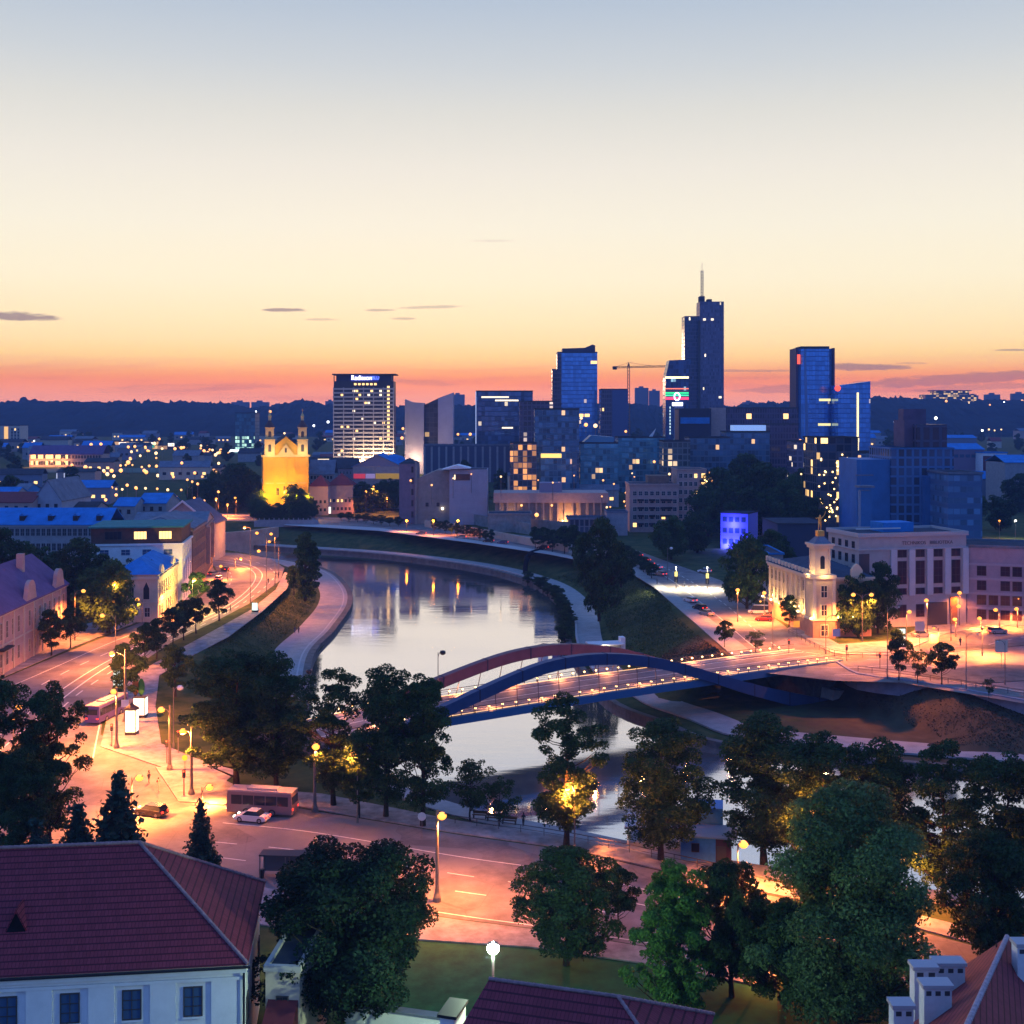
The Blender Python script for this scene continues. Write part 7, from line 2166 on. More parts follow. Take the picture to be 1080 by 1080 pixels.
# white floodlight on a mast by the tiled roof
flw = thing('floodlight_mast', 'blazing white floodlight on a mast beside the low tiled roof', 'floodlight', (PX(520, 84), 84, 0), 0)
zf = ZP(1000, 84)
MB().lathe([(.12, 0), (.07, zf)], (0, 0, 0), 8).build('mast', POLE, flw)
hd = MB().box(-.35, .35, -.16, .16, zf + .18, zf + .4).build('lamp_head', POLE, flw)
MB().ball((0, 0, zf), .42, 12, 8).build('bulb', mat('flood_white', (1, 1, 1), .5, emit=(.95, 1.0, .85), es=60, sample=False), hd)
lamp_light((0, 0.2, zf - .7), 11000, (.72, 1.0, .62), .3, flw)

# far city lights: little lamps on poles
fb = {}
for nm, c, es in (('amber', (1, .38, .06), 2.6), ('warm', (1, .62, .25), 2.6), ('cool', (.9, .95, 1), 5)):
    fb[nm] = MB().ball((0, 0, 0), 1.0, 8, 5).mesh('bulb', mat('far_' + nm, (1, .8, .5), .5, emit=c, es=es, sample=False))
fpole = MB().tube([(0, 0, -1), (0, 0, 7)], .14, 5).mesh('pole', POLE)
r_ = random.Random(21)
def far_lamp(px, py, Y, kind, s=1.0):
    x, z = PX(px, Y), ZP(py, Y)
    zg = float(far_level(Y))
    z = max(z, zg + 2.5)
    o = thing('far_street_lamp', 'tiny %s street light of the far city' % {'amber': 'amber', 'warm': 'pale warm', 'cool': 'cool white'}[kind], 'street lamp', (x, Y, z - 7.5), 0, 'tiny %s street lights of the far city' % kind)
    o.scale = (s, s, 1) if False else (1, 1, 1)
    link('pole', fpole, o)
    b = link('bulb', fb[kind], o, (0, 0, 7.5)); b.scale = (s, s, s)
for i in range(92):
    px = r_.uniform(82, 232) if i < 70 else r_.uniform(70, 250)
    py = r_.gauss(478, 5) if i < 50 else r_.uniform(484, 512)
    Y = 1000 if py < 486 else 800
    far_lamp(px, py, Y + r_.uniform(-40, 40), r_.choice(('amber', 'amber', 'warm')), r_.uniform(.7, 1.35))
for i in range(14):
    far_lamp(126 + i * 7.5 + r_.uniform(-2, 2), 491.5 + r_.uniform(-1.5, 1.5), 820, 'amber', r_.uniform(.6, 1.1))
for i in range(12):
    far_lamp(70 + i * 12 + r_.uniform(-2, 2), 515.5 + r_.uniform(-1.5, 1.5), 660, r_.choice(('amber', 'warm')), r_.uniform(.5, .8))
for i in range(34):
    Y_ = r_.uniform(520, 620)
    far_lamp(r_.uniform(425, 760), r_.uniform(498, 540), Y_, r_.choice(('amber', 'amber', 'warm')), r_.uniform(.3, .5))
for i in range(16):
    far_lamp(r_.uniform(100, 235), r_.uniform(505, 536), r_.uniform(560, 640), 'amber', r_.uniform(.5, .8))
for px, py, Y, k, s in ((233, 475, 1000, 'amber', 1.4), (241, 478, 1000, 'amber', 1.2), (285, 434, 1800, 'amber', 2.0), (270, 434, 1800, 'cool', 1.2), (346, 445, 1500, 'cool', 1.5), (331, 449, 1500, 'cool', 1.4), (300, 457, 1500, 'warm', 1.4), (483, 458, 1100, 'amber', 1.1), (496, 458, 1100, 'amber', 1.3),
                        (425, 452, 1100, 'amber', 1.2), (428, 457, 1100, 'warm', 1.2), (424, 462, 1100, 'amber', 1.4), (613, 441, 780, 'warm', .9), (618, 448, 780, 'amber', 1.2), (628, 449, 780, 'warm', 1.3), (660, 455, 780, 'amber', .8), (844, 465, 690, 'amber', 1.0), (855, 464, 690, 'warm', 1.0), (987, 441, 1500, 'cool', 1.9),
                        (943, 445, 1500, 'cool', .8), (1036, 454, 1300, 'cool', 1.2), (1043, 453, 1300, 'warm', 1.0), (1049, 454, 1300, 'warm', .8), (1056, 453, 1300, 'warm', .8), (1078, 423, 2500, 'amber', 3.2), (1044, 427, 2300, 'amber', 1.6), (1059, 424, 2300, 'cool', 1.2), (1022, 425, 2300, 'warm', 1.2), (998, 423, 2300, 'amber', 2.4),
                        (268, 500, 700, 'cool', .6), (266, 505, 700, 'amber', .5), (207, 496, 800, 'amber', .8), (227, 502, 800, 'amber', .8), (219, 471, 1100, 'amber', 1.2), (212, 470, 1100, 'warm', 1.0), (45, 468, 1200, 'cool', 1.0), (36, 465, 1200, 'cool', .8), (78, 480, 980, 'warm', 1.3), (86, 485, 960, 'amber', 1.6),
                        (690, 487, 640, 'amber', .7), (706, 500, 600, 'warm', .6), (755, 520, 520, 'cool', .35), (845, 500, 520, 'warm', .4), (875, 527, 500, 'warm', .5), (640, 535, 540, 'warm', .45), (632, 556, 490, 'warm', .9), (550, 533, 545, 'amber', .5), (582, 533, 545, 'amber', .5), (566, 543, 535, 'amber', .9)):
    far_lamp(px, py, Y, k, s)

# ------------------------------------------------------------------ vehicles
RUB = mat('rubber', (.02, .02, .022), .8)
RIM = mat('rim_metal', (.4, .4, .42), .35, metal=.8)
CGL = mat('car_glass', (.02, .025, .035), .08)
HLG = mat('headlight_lens', (.8, .8, .75), .2)
HLO = mat('headlight_on', (1, 1, .8), .2, emit=(1, .9, .65), es=8, sample=False)
TLG = mat('tail_light', (.6, .03, .02), .3, emit=(1, .04, .02), es=3, sample=False)
wheel_m = MB().tube([(0, -.11, 0), (0, .11, 0)], .33, 14).mesh('tyre', RUB)
rim_m = MB().tube([(0, -.12, 0), (0, .12, 0)], .2, 10).mesh('rim', RIM)
def car_proto(paint, L=4.3, W=1.75, H=1.45, style='hatch'):
    """Empty-free list of (name, mesh, loc, sub-list)."""
    w = W / 2
    m = MB()
    hood = .82 if style != 'van' else 1.15
    prof = [(-L / 2, .35), (-L / 2 + .02, .7), (-L / 2 + .15, hood * .98 if style != 'sedan' else .9), (-L / 2 + (.25 if style == 'hatch' else .9), .93), (L / 2 - 1.15, .93), (L / 2 - .25, .74), (L / 2, .6), (L / 2, .32), (L / 2 - .5, .22), (-L / 2 + .5, .22)]
    n_ = len(prof)
    vs = []
    for y, k, dz_ in ((-w, .97, .02), (-w + .12, 1.0, 0), (w - .12, 1.0, 0), (w, .97, .02)):
        vs += [(x * k, y, z if z < .4 else z - dz_ * 2) for x, z in prof]
    fs = [tuple(range(n_))[::-1], tuple(range(3 * n_, 4 * n_))]
    for s in range(3):
        for i in range(n_):
            fs.append((s * n_ + i, s * n_ + (i + 1) % n_, (s + 1) * n_ + (i + 1) % n_, (s + 1) * n_ + i))
    m.add(vs, fs)
    x0, x1, x2, x3 = (-L / 2 + .12, -L / 2 + .45, .35, 1.05) if style != 'van' else (-L / 2 + .05, -L / 2 + .15, L / 2 - 1.3, L / 2 - .75)
    if style == 'sedan': x0, x1 = -L / 2 + .75, -L / 2 + 1.3
    g = MB()
    g.add([(x0, -w + .06, .9), (x3, -w + .06, .9), (x3, w - .06, .9), (x0, w - .06, .9), (x1, -w + .2, H - .06), (x2, -w + .2, H - .06), (x2, w - .2, H - .06), (x1, w - .2, H - .06)],
          [(0, 1, 5, 4), (1, 2, 6, 5), (2, 3, 7, 6), (3, 0, 4, 7), (4, 5, 6, 7)])
    rf_ = MB().box(x1 - .03, x2 + .05, -w + .18, w - .18, H - .058, H)
    for x in ((x0 + x1) / 2 + .02, (x2 + x3) / 2 - .1, (x1 + x2) / 2):
        pass
    return dict(body=m.mesh('body', paint), glass=g.mesh('windows', CGL), roof=rf_.mesh('roof', paint), L=L, W=W)
CARS = {}
def car(label, px, py, z, head, paint, style='hatch', on=False, group=None, L=None, H=None, p=None):
    key = (paint.name, style)
    if key not in CARS:
        CARS[key] = car_proto(paint, L or (5.0 if style == 'van' else 4.3), 1.95 if style == 'van' else 1.75, H or (2.1 if style == 'van' else 1.45), style)
    c = CARS[key]
    p = p or G(px, py, z)
    o = thing('car' if style != 'van' else 'van', label, 'car' if style != 'van' else 'van', (p.x, p.y, z + .03), R(head), group)
    link('body', c['body'], o); link('windows', c['glass'], o); link('roof', c['roof'], o)
    L_, w = c['L'], c['W'] / 2
    for x in (-L_ / 2 + .8, L_ / 2 - .85):
        for y in (-w + .1, w - .1):
            wh = link('wheel', wheel_m, o, (x, y, .33)); link('rim', rim_m, wh)
    for y in (-w + .28, w - .28):
        link('headlight', HL_ON if on else HL_OFF, o, (L_ / 2 - .02, y, .62))
        link('tail_light', TL_M, o, (-L_ / 2 + .01, y, .72))
    return o
HL_OFF = MB().box(-.06, .05, -.18, .18, -.08, .08).mesh('headlight', HLG); HL_ON = MB().box(-.06, .06, -.2, .2, -.1, .1).mesh('headlight', HLO); TL_M = MB().box(-.05, .05, -.17, .17, -.1, .1).mesh('tail_light', TLG)
PW = mat('white_paint', (.62, .62, .64), .25); PK = mat('black_paint', (.02, .02, .025), .2); PS = mat('silver_paint', (.32, .33, .36), .3, metal=.5); PR = mat('red_paint', (.30, .03, .03), .25); PB = mat('blue_paint', (.04, .06, .16), .25)
car('white car with red tail lights beside the long bus', 266, 866, 0, 165, PW, 'sedan', True)
car('dark car with glowing lamps turning at the junction', 159, 860, 0, 160, PK, 'hatch', True)
for px, py, pt, st, lb in ((697, 607, PS, 'hatch', 'silver car alone before the crossing'), (728, 635, PW, 'hatch', 'white car first past the crossing in the parking row'), (738, 643, PK, 'hatch', 'dark car in the middle of the parking row'), (745, 649, PS, 'sedan', 'silver car last in the parking row')):
    car(lb, px, py, 1.5, 118, pt, st)
car('white van parked by the museum corner', 800, 647, 1.5, 165, PW, 'van')
car('dark car behind the white van', 816, 650, 1.5, 165, PK, 'sedan')
car('red car in front of the white van', 806, 655, 1.5, 165, PR, 'hatch')
car('white car under the dark trees beyond the crossing', 743, 604, 1.5, 170, PW, 'hatch')
car('white sedan before the purple block', 1065, 658, 1.5, 8, PW, 'sedan')
car('blue car parked next to the white sedan', 1079, 656, 1.5, 8, PB, 'hatch')
car('small silver car on the street before the purple block', 1052, 668, 1.5, 12, PS, 'hatch')
car('pale car parked below the library', 972, 672, 1.5, 10, PS, 'sedan')
for px, py, pt, lb in ((444, 564, PB, 'dark blue car on the far street before the tan hall'), (486, 568, PS, 'silver car on the far street by the small trees'), (515, 572, PK, 'black car on the far street at the last small tree'), (530, 573.5, PB, 'dark car on the far street before the ramp'), (572, 579, PK, 'black car on the far street near the pipe sculpture')):
    car(lb, px, py, 1.5, 172, pt, 'hatch')
for i, (px, py) in enumerate(((226, 607), (231, 612), (237, 602))):
    car(('silver car parked inside the bend, nearest the brown house', 'white car parked inside the bend by the kerb row', 'dark car parked inside the bend, by the low lamp')[i], px, py, 0, 60 + i * 30, (PS, PW, PK)[i], 'hatch')
for i, (px, py) in enumerate(((680, 592), (684, 596), (672, 587), (692, 600))):
    car(('car with red lights first in the queue down the street', 'car with red lights second in the queue down the street', 'car with red lights last in the queue down the street', 'white lit car meeting the queue')[i], px, py, 1.5, 128, (PR, PK, PK, PW)[i], 'sedan', True)
def bus(label, px, py, z, head, paint, L=12.0, stripe_m=None):
    p = G(px, py, z)
    o = thing('bus', label, 'bus', (p.x, p.y, z + .03), R(head))
    MB().box(-L / 2, L / 2, -1.25, 1.25, .35, 1.25).add([(x, y, zz) for zz, i_ in ((1.25, 0), (2.95, .1)) for x in (-L / 2 + i_, L / 2 - i_) for y in (-1.25 + i_ * .5, 1.25 - i_ * .5)], [(0, 2, 3, 1), (4, 5, 7, 6), (0, 1, 5, 4), (2, 6, 7, 3), (0, 4, 6, 2), (1, 3, 7, 5)]).build('body', paint, o)
    MB().box(-L / 2 + .05, L / 2 - .05, -1.17, 1.17, 2.951, 3.12).build('roof', mat('bus_roof', (.36, .30, .31), .6), o)
    rf2_ = MB().box(-2.2, 1.8, -.7, .7, 3.121, 3.35).build('roof_unit', mat('bus_unit', (.35, .33, .35), .6), o)
    n_ = int(L / 1.7)
    for y, s in ((-1.262, 1), (1.262, -1)):
        for i in range(n_):
            x = -L / 2 + .5 + i * (L - 1) / n_
            m_ = MB().box(x, x + (L - 1) / n_ - .12, min(y, y + s * .05), max(y, y + s * .05), 1.4, 2.55)
            m_.build('window', CGL, o)
    MB().box(L / 2 - .06, L / 2 + .015, -1.05, 1.05, 1.25, 2.6).build('windscreen', CGL, o)
    MB().box(-L / 2 - .015, -L / 2 + .08, -.95, .95, 1.6, 2.5).build('rear_window', CGL, o)
    for x in (-L / 2 + 2.6, L / 2 - 2.6):
        for y in (-1.12, 1.12):
            wh = link('wheel', wheel_m, o, (x, y, .48)); wh.scale = (1.45,) * 3; link('rim', rim_m, wh)
    for y in (-.95, .95):
        link('headlight', HL_ON, o, (L / 2 + .01, y, .8)); link('tail_light', TL_M, o, (-L / 2 - .01, y, 1.0))
    return o
bus('long pale bus waiting at the kerb before the huge rounded tree', 277, 858, 0, 170, mat('bus_paint', (.22, .14, .15), .4), 8.6)
bus('purple bus seen from behind with amber lamps by the stout lamp post', 113, 757, 0, 80, mat('violet_bus_paint', (.10, .06, .22), .35), 10)

# ------------------------------------------------------------------ street furniture
ADG = mat('advert_glow', (.9, 1, .9), .5, emit=(.70, 1.0, .78), es=1.25)
ADW = mat('advert_white_glow', (1, 1, .9), .5, emit=(1.0, .98, .78), es=1.2)
def advert(label, px, py, z, w, h, glow, power=500, rz=0.0, roof=False, leg=.5, d=.3):
    p = G(px, py, z)
    o = thing('advert_box', label, 'advert box', p, rz)
    MB().box(-w / 2, w / 2, -d, d, 0, leg).build('base', DARKM, o)
    bx = MB().box(-w / 2, w / 2, -d, d, leg + .002, leg + h).build('frame', DARKM, o)
    for y0, y1 in ((-d - .03, -d - .002), (d + .002, d + .03)):
        MB().box(-w / 2 + .1, w / 2 - .1, y0, y1, leg + .12, leg + h - .1).build('lit_panel', glow, bx)
    for x0, x1 in ((-w / 2 - .03, -w / 2 - .002), (w / 2 + .002, w / 2 + .03)):
        if d > .5: MB().box(x0, x1, -d + .1, d - .1, leg + .12, leg + h - .1).build('lit_panel', glow, bx)
    if roof:
        MB().lathe([(w * .75, 0), (w * .55, .3), (w * .25, .6), (.05, 1.0)], (0, 0, leg + h + .002), 8).build('roof', DARKM, o)
    return o
advert('white glowing advert box behind the purple bus', 125, 726, 0, 1.9, 2.9, ADG)
advert('white glowing kiosk block past the bus shelter', 148, 757, 0, 2.0, 3.0, ADW, d=.8)
advert('white glowing advert pillar with a dark pointed cap', 139, 775, 0, 1.7, 3.6, ADW, roof=True, d=.8)
advert('small bright advert box at the grass edge of the bend', 269, 646, 0, 1.6, 2.1, ADG)
advert('mint glowing advert panel before the library', 950, 683, 1.5, 1.9, 3.6, ADG)
advert('pale advert box by the crossing on the church side', 305, 543, 1.5, 2.6, 4.4, ADW)
advert('slim pale advert box beside the round street trees', 347, 543, 1.5, 2.2, 3.6, ADW)
for px, py, lb in ((713, 614, 'yellow glowing crossing sign before the crossing'), (746, 616, 'yellow glowing crossing sign beyond the crossing')):
    advert(lb, px, py, 1.5, 1.0, 1.6, mat('yellow_sign_glow', (1, .8, .2), .5, emit=(1, .78, .2), es=2), leg=1.6, d=.12)
# painted egg like sculptures by the kiosks
for px, c, lb in ((143, (.5, .18, .04), 'orange upright board by the kiosks'), (149, (.06, .28, .06), 'green upright board by the kiosks')):
    p = G(px, 735, 0)
    o = thing('display_board', lb, 'display board', p)
    MB().extr([(.62 * math.cos(t * math.pi / 8), 1.8 + 1.5 * math.sin(t * math.pi / 8)) for t in range(16)], 'y', -.06, .06).build('panel', mat('board_' + lb[:5], c, .6), o)
    MB().box(-.2, .2, -.1, .1, 0, .4).build('foot', DARKM, o)
def signal(label, px, py, z, h=3.4, col=(1, .05, .02)):
    p = G(px, py, z)
    o = thing('traffic_light', label, 'traffic light', p)
    MB().lathe([(.09, 0), (.06, h)], (0, 0, 0), 7).build('pole', POLE, o)
    hd = MB().box(-.18, .18, -.2, .12, h - .9, h + .15).build('signal_head', DARKM, o)
    MB().ball((0, -.21, h - .05), .11, 8, 5).build('red_lamp', mat('signal_red', (1, .1, .05), .4, emit=col, es=6, sample=False), hd)
    for z_ in (h - .38, h - .7): MB().ball((0, -.19, z_), .1, 8, 5).build('dark_lens', FRD, hd)
    return o
for px, py, lb in ((118, 788, 'traffic light beside the stout lamp by the bus'), (176, 806, 'traffic light at the crossing corner'), (194, 840, 'traffic light pair post on the traffic island'), (188, 795, 'traffic light with a red glow by the white arm lamp')):
    signal(lb, px, py, 0)
for px, py, lb in ((893, 697, 'traffic light on the ramp street before the museum'), (982, 700, 'traffic light in the middle of the junction'), (928, 705, 'traffic light near the parapet, dark'), (940, 690, 'traffic light by the mint advert panel'), (832, 690, 'traffic light at the bridge corner')):
    signal(lb, px, py, 1.5, 3.0)
def roadsign(label, px, py, z, c, h=2.6, w=.6, rnd=False):
    p = G(px, py, z)
    o = thing('road_sign', label, 'road sign', p)
    MB().lathe([(.05, 0), (.04, h)], (0, 0, 0), 6).build('pole', POLE, o)
    m_ = mat('sign_%s' % ''.join('%02d' % int(v * 99) for v in c), c, .5)
    (MB().tube([(0, -.09, h - w), (0, -.05, h - w)], w, 12) if rnd else MB().box(-w, w, -.1, -.05, h - 2 * w, h)).build('panel', m_, o)
    return o
roadsign('blue square sign on the ramp street by the museum base', 882, 678, 1.5, (.06, .15, .45), 3, .8)
roadsign('pale direction sign board at the street before the library', 970, 683, 1.5, (.6, .5, .45), 5.5, 1.0)
roadsign('pale direction sign board near the junction mast', 985, 692, 1.5, (.6, .45, .2), 4.5, .9)
roadsign('tall pale direction board by the traffic island', 1056, 705, 1.5, (.6, .5, .4), 5.5, 1.2)
roadsign('yellow sign at the museum corner kerb', 840, 672, 1.5, (.7, .5, .08), 3.6, .7)
roadsign('small white sign under the dark trees by the bridge end', 445, 885, 0, (.6, .6, .6), 3.2, .5, True)
roadsign('square white sign on the stout pole by the purple bus', 132, 768, 0, (.5, .5, .6), 4.6, .6)
roadsign('round yellow sign on the traffic island', 195, 822, 0, (.6, .45, .08), 3.4, .4, True)
# bus shelter
bs = thing('bus_shelter', 'glass bus shelter with a dark flat roof beside the round lime tree', 'bus shelter', G(300, 925, 0), R(-4))
sg_ = mat('shelter_glass', (.10, .11, .13), .1)
MB().box(-2.6, 3.2, -.9, 1.0, 2.5, 2.65).build('roof', FRD, bs)
for x in (-2.5, 0.3, 3.1):
    for y in (-.8, .9): MB().box(x - .05, x + .05, y - .05, y + .05, 0, 2.498).build('post', POLE, bs)
MB().box(-2.44, 3.04, .88, .92, .3, 2.3).build('glass_wall', sg_, bs)
def bench(label, px, py, z, rz):
    p = G(px, py, z)
    o = thing('bench', label, 'bench', p, R(rz))
    MB().box(-.95, .95, -.22, .22, .42, .48).build('seat', mat('bench_wood', (.09, .05, .03), .8), o)
    MB().box(-.95, .95, .2, .26, .55, .9).build('backrest', MATS['bench_wood'], o)
    for x in (-.8, .8): MB().box(x - .05, x + .05, -.2, .28, 0, .415).box(x - .04, x + .04, .262, .3, .416, .9).build('leg', DARKM, o)
bench('dark bench at the roof corner, nearest the fir', 238, 928, 0, 175); bench('dark bench between the fir and the bus shelter', 258, 931, 0, 175)
for px, py, lb in ((506, 863, 'bench on the bank path under the small airy tree'), (521, 866, 'bench on the bank path between the airy trees'), (537, 869, 'bench on the bank path toward the tall single tree')):
    bench(lb, px, py, -1.1, -12)
bn = thing('litter_bin', 'dark litter bin beside the bus shelter', 'litter bin', G(276, 926, 0)); MB().lathe([(.25, 0), (.3, .9), (.24, 1.0)], (0, 0, 0), 10).build('bin_body', DARKM, bn); MB().lathe([(.31, .98), (.31, 1.05), (.05, 1.1)], (0, 0, 0), 10).build('lid', POLE, bn)
# railings of the bend and terraces
def railing(label, px, z, h=1.0, step=2.5):
    ln = smooth_line([G(x, y, z) for x, y in px], step)
    o = thing('railing', label, 'railing', (0, 0, 0))
    for i, p in enumerate(ln):
        MB().box(p.x - .04, p.x + .04, p.y - .04, p.y + .04, z, z + h).build('post', hm, o) if i < 95 else None
    MB().tube([p + Vector((0, 0, h)) for p in ln], .05, 5).tube([p + Vector((0, 0, h * .5)) for p in ln], .035, 5).build('rail', hm, o)
railing('thin railing along the parapet street', [(905, 708), (950, 713), (1000, 721), (1080, 734)], 1.76, 1.0)
railing('thin railing of the kerb beside the museum', [(832, 668), (880, 691), (940, 693)], 1.65, 1.0)
railing('railing on the upper side of the bank street', [(480, 868), (600, 886), (760, 920)], .16, .9)
# wall along the tree base
# ------------------------------------------------------------------ pipe sculpture
p0, p1 = G(555, 605, QZ + .12), G(609, 574, -1.5)
Ysc = p0.y
sp_pts = []
for px, py, f in ((554, 607, 0), (554, 600, .02), (555, 592, .05), (558, 585, .12), (564, 582, .2), (571, 580.5, .3), (577, 577, .4), (584, 571, .52), (590, 566.5, .62), (596, 563, .7), (602, 561.5, .78), (607, 563.5, .88), (609, 568, .96), (609.5, 576, 1)):
    Yq = p0.y + (p1.y - p0.y) * f
    sp_pts.append(Vector((PX(px, Yq), Yq, ZP(py, Yq))))
sp = thing('pipe_sculpture', 'huge bent black pipe sculpture arching from the promenade over the grass slope', 'sculpture', (p0.x, p0.y, QZ))
sm_ = smooth_line(sp_pts, 1.2)
MB().tube([p - sp.location for p in sm_], .85, 14).build('pipe', mat('black_pipe', (.012, .01, .012), .8, spec=.03), sp, smooth=True)
fl = MB()
for k in (.12, .3, .45, .6, .75, .9):
    i = int(k * (len(sm_) - 2))
    fl.tube([sm_[i] - sp.location, sm_[i].lerp(sm_[i + 1], .4) - sp.location], 1.05, 14)
fl.build('pipe_joints', MATS['black_pipe'], sp)
# ------------------------------------------------------------------ riverside cafe on the far promenade
cf = G(636, 690, QZ)
ca = thing('river_cafe', 'small lit riverside cafe kiosk with a long white roof', 'cafe', (PX(640, 283), 283, QZ), R(12))
MB().box(-3.2, 3.4, 0, 3.4, -.3, 2.7).build('wall', PLG, ca); MB().box(-4.0, 4.0, -.9, 3.9, 2.71, 2.95).build('roof', mat('white_roof', (.6, .6, .64), .6), ca)
MB().box(-2.6, .6, -.05, -.003, 1.0, 2.5).build('lit_counter', WLITW, ca); MB().box(3.5, 4.6, .5, 2.4, -.3, 4.2).build('stair_tower', PLW, ca)
lamp_light((-1, -1.6, 2.2), 500, (1, .8, .5), .2, ca)
for px, py, lb in ((628, 692, 'white parasol of the riverside cafe, nearest the promenade'), (642, 693, 'white parasol of the riverside cafe, nearest the steps')):
    p = Vector((PX(px, 274), 274, QZ + .1))
    o = thing('parasol', lb, 'parasol', p); MB().lathe([(.3, 0), (.06, .1), (.05, 2.6)], (0, 0, 0), 8).build('pole', POLE, o); MB().lathe([(1.7, 2.35), (1.6, 2.5), (.05, 3.2)], (0, 0, 0), 8).build('canopy', mat('parasol_cloth', (.6, .6, .66), .8), o)
    for k in range(3):
        a = k * 2.1
        q_ = p + Vector((1.3 * math.cos(a), 1.3 * math.sin(a), 0))
        t_ = thing('cafe_chair', 'dark cafe chair under a white parasol', 'chair', q_, a, 'dark chairs of the riverside cafe')
        MB().box(-.22, .22, -.22, .22, .42, .47).build('seat', PB, t_); MB().box(.18, .23, -.22, .22, .48, .95).build('backrest', PB, t_)
        for x in (-.18, .18):
            for y in (-.18, .18): MB().box(x - .025, x + .025, y - .025, y + .025, 0, .415).build('leg', DARKM, t_)
stp = MB()
for i in range(12):
    stp.box(0, 3.2, i * 1.3, i * 1.3 + 1.3, -1, i * .32)
so = stp.build('bank_stairs', DCONC); so.location = (PX(652, 285), 285, QZ); so.rotation_euler = (0, 0, R(-58)); tag(so, 'grey stairs climbing the grass slope behind the riverside cafe', 'stairs')
# small boats
def boat(label, px, py, L, c, head, cabin=True):
    p = G(px, py, WZ)
    o = thing('boat', label, 'boat', (p.x, p.y, WZ), R(head))
    v = []
    for x, w, z in ((-L / 2, .9, .7), (-L / 2, .6, -.2), (L * .2, 1.0, .75), (L * .2, .6, -.25), (L / 2, .05, 1.0), (L * .42, .05, -.1)):
        v += [(x, -w, z), (x, w, z)]
    MB().add(v, [(0, 4, 6, 2)[::-1], (1, 3, 7, 5)[::-1], (4, 8, 10, 6)[::-1], (5, 7, 11, 9)[::-1], (0, 1, 5, 4), (4, 5, 9, 8), (0, 2, 3, 1), (2, 6, 7, 3), (6, 10, 11, 7), (8, 9, 11, 10)]).build('hull', mat('hull_' + label[:4], c, .4), o)
    if cabin:
        MB().box(-L * .3, L * .12, -.7, .7, .71, 1.9).build('cabin', PLW, o); MB().box(-L * .32, L * .15, -.8, .8, 1.901, 2.0).build('cabin_roof', PR, o)
boat('small boat with a red roof moored by the promenade', 574, 688, 6, (.5, .5, .52), 60); boat('long blue covered boat moored beside the promenade', 589, 690, 7, (.04, .07, .25), 75, False)
# blue floating hut by the near bank
bh = thing('blue_hut', 'blue boarded hut with a flat roof on the near bank', 'hut', G(742, 905, -1.2), R(-10))
BHW = mat('blue_boards', (.05, .20, .50), .7, var=.12, vscale=2)
MB().box(-2.6, 1.4, -1.4, 2.2, -.6, 2.9).build('wall', BHW, bh); MB().box(1.41, 3.2, -1.2, 2.2, -.6, 2.8).build('porch', mat('hut_porch', (.06, .03, .05), .8), bh)
MB().box(-3.0, 3.8, -1.9, 2.7, 2.91, 3.1).build('roof', mat('hut_roof', (.26, .28, .36), .6), bh)
link('window', win_mesh(.8, .9, GLASSD, FRD, (0, 0), .06), bh, (-.9, -1.402, 1.2)); MB().box(1.5, 2.6, -1.25, -1.21, -.4, 1.9).build('door', FRD, bh)
us = MB().box(-2.0, 2.2, 2.9, 6.4, 0, 4.9).build('deck_house', BHW, bh)
MB().box(-9, 3, 2.6, 8.5, -3.9, -.02).build('pontoon', mat('pontoon_paint', (.3, .36, .48), .6), bh)
MB().box(-9.4, -2.6, 2.5, 8.0, 2.0, 2.3).build('deck_roof', mat('hut_white_roof', (.42, .46, .56), .5), bh)
for x in (-9, -6, -3):
    for y in (2.8, 7.6): MB().box(x - .07, x + .07, y - .07, y + .07, 0, 1.99).build('deck_post', PLW, bh)
for px, py, lb in ((679, 877, 'blue grey box at the bank edge, nearest the tall single tree'), (695, 881, 'blue grey box at the bank edge, nearest the upright tree')):
    o = thing('bank_box', lb, 'box', G(px, py, -1.4), R(-12)); MB().box(-.85, .85, -.5, .5, 0, .95).build('box_body', BHW, o); MB().box(-.95, .95, -.6, .6, .951, 1.08).build('lid', ROOFZ, o)
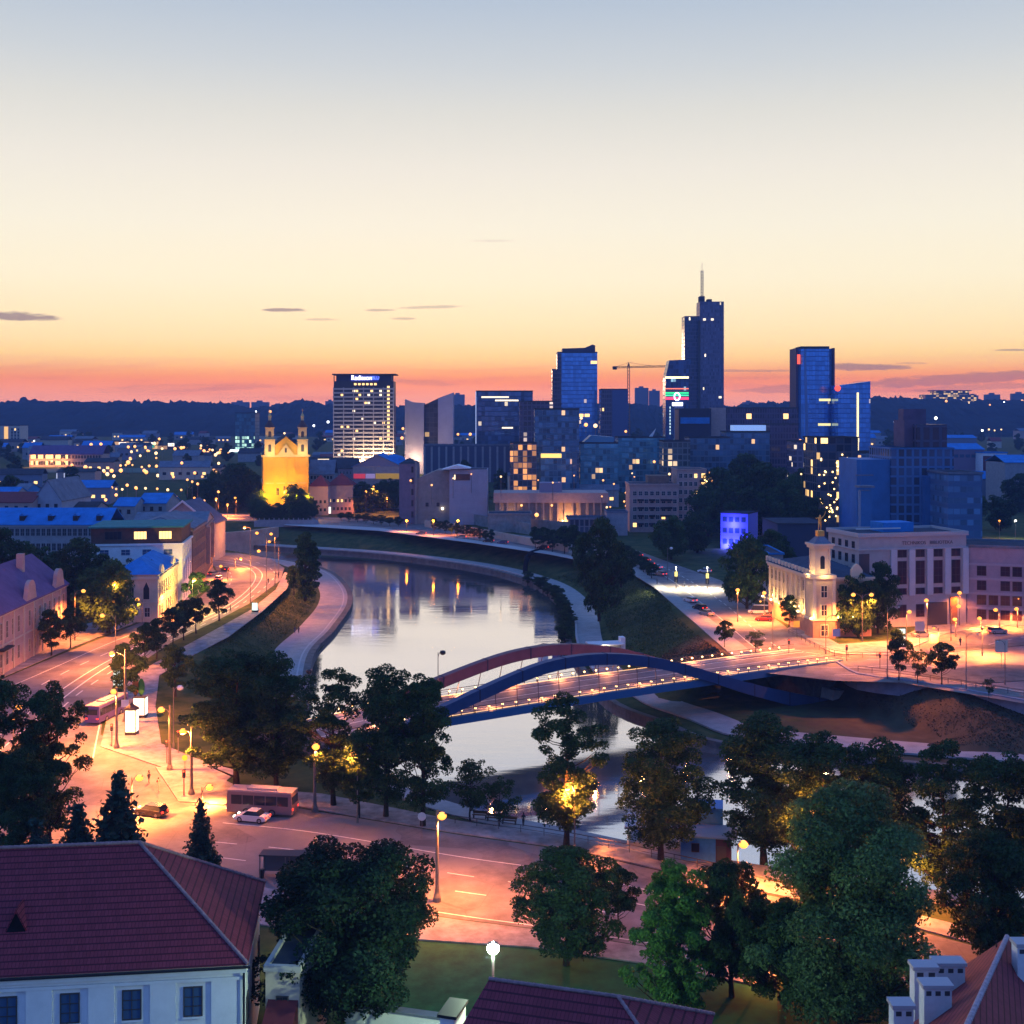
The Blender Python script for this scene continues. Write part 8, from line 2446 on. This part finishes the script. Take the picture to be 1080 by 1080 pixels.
# ------------------------------------------------------------------ people
def person(label, px, py, z, face, top, leg, stride=.15, p=None):
    skin = mat('skin', (.36, .22, .16), .7)
    J = dict(pel=(0, 0, .93, .13), wai=(0, 0, 1.08, .12), che=(0, .01, 1.32, .15), nec=(0, .01, 1.5, .055), hed=(0, -.015, 1.6, .085), top=(0, -.01, 1.71, .07),
             hl=(-.09, 0, .86, .1), kl=(-.1, -stride * .7, .48, .065), al=(-.1, -stride, .08, .045), fl=(-.1, -stride - .15, .03, .04), hr=(.09, 0, .86, .1), kr=(.1, stride * .3, .48, .065), ar=(.1, stride, .08, .045), fr_=(.1, stride - .15, .03, .04),
             sl=(-.19, .01, 1.41, .06), el=(-.24, .06, 1.14, .045), wl=(-.24, -.04, .9, .035), sr=(.19, .01, 1.41, .06), er=(.24, .02, 1.14, .045), wr=(.25, -.12, .92, .035))
    E = [e for e in STE if e[1] != 'tr']
    p = p or G(px, py, z)
    o = figure('person', leg, J, E, None, (p.x, p.y, z + .03), 1.0)
    o.rotation_euler = (0, 0, R(face))
    tag(o, label, 'person')
    J2 = {k: (v[0], v[1], v[2], v[3] * 1.22) for k, v in J.items() if k in ('wai', 'che', 'sl', 'el', 'sr', 'er')}
    figure('jacket', top, J2, [('wai', 'che'), ('che', 'sl'), ('sl', 'el'), ('che', 'sr'), ('sr', 'er')], o)
    MB().ball((0, -.01, 1.66), .1, 8, 6, 1.15).build('hair', mat('dark_hair', (.03, .02, .015), .9), o)
    return o
CL = [mat('cloth_dark', (.03, .03, .045), .9), mat('cloth_red', (.25, .04, .04), .9), mat('cloth_blue', (.05, .07, .16), .9), mat('cloth_pale', (.4, .38, .36), .9)]
for px, py, z, f, a, b, lb in ((291, 609, 0, 20, 0, 2, 'person in dark clothes walking by the slim lamp on the bend pavement'), (293.5, 610, 0, 20, 2, 0, 'second walker in blue beside the slim lamp on the bend pavement'), (283, 616, 0, 200, 0, 0, 'person in dark clothes on the road side of the bend pavement'),
                               (311, 668, QZ, 40, 0, 2, 'person walking on the lower quay road'), (315, 668, QZ, 40, 2, 0, 'companion walking on the lower quay road'), (693, 617, 1.5, 90, 0, 0, 'person on the pale pavement before the crossing'), (722, 620, 1.5, 90, 2, 0, 'person crossing the descending street'),
                               (552, 872, -1.1, 200, 0, 0, 'person standing on the bank path by the last bench'), (243, 645, 0, 100, 0, 0, 'person by the last kerb row tree'), (1013, 681, 1.5, 0, 0, 0, 'person waiting at the junction island'), (167, 834, 0, 60, 1, 3, 'person on the crossing by the traffic island'), (157, 826, 0, 60, 3, 0, 'person in pale jacket entering the crossing')):
    person(lb, px, py, z, f, CL[a], CL[b])
# ------------------------------------------------------------------ dusk air
hzm = bpy.data.materials.new('dusk_air'); hzm.use_nodes = True
n, l = hzm.node_tree.nodes, hzm.node_tree.links
n.clear()
pv_ = n.new('ShaderNodeVolumePrincipled'); ou = n.new('ShaderNodeOutputMaterial')
pv_.inputs['Color'].default_value = (0.31, 0.50, 1.0, 1)
pv_.inputs['Density'].default_value = HAZE_D
pv_.inputs['Anisotropy'].default_value = 0.0
l.new(pv_.outputs[0], ou.inputs['Volume'])
hb = MB().box(-2700, 2700, -260, HAZE_Y, -80, HAZE_TOP).build('haze', hzm)
tag(hb, kind='stuff')
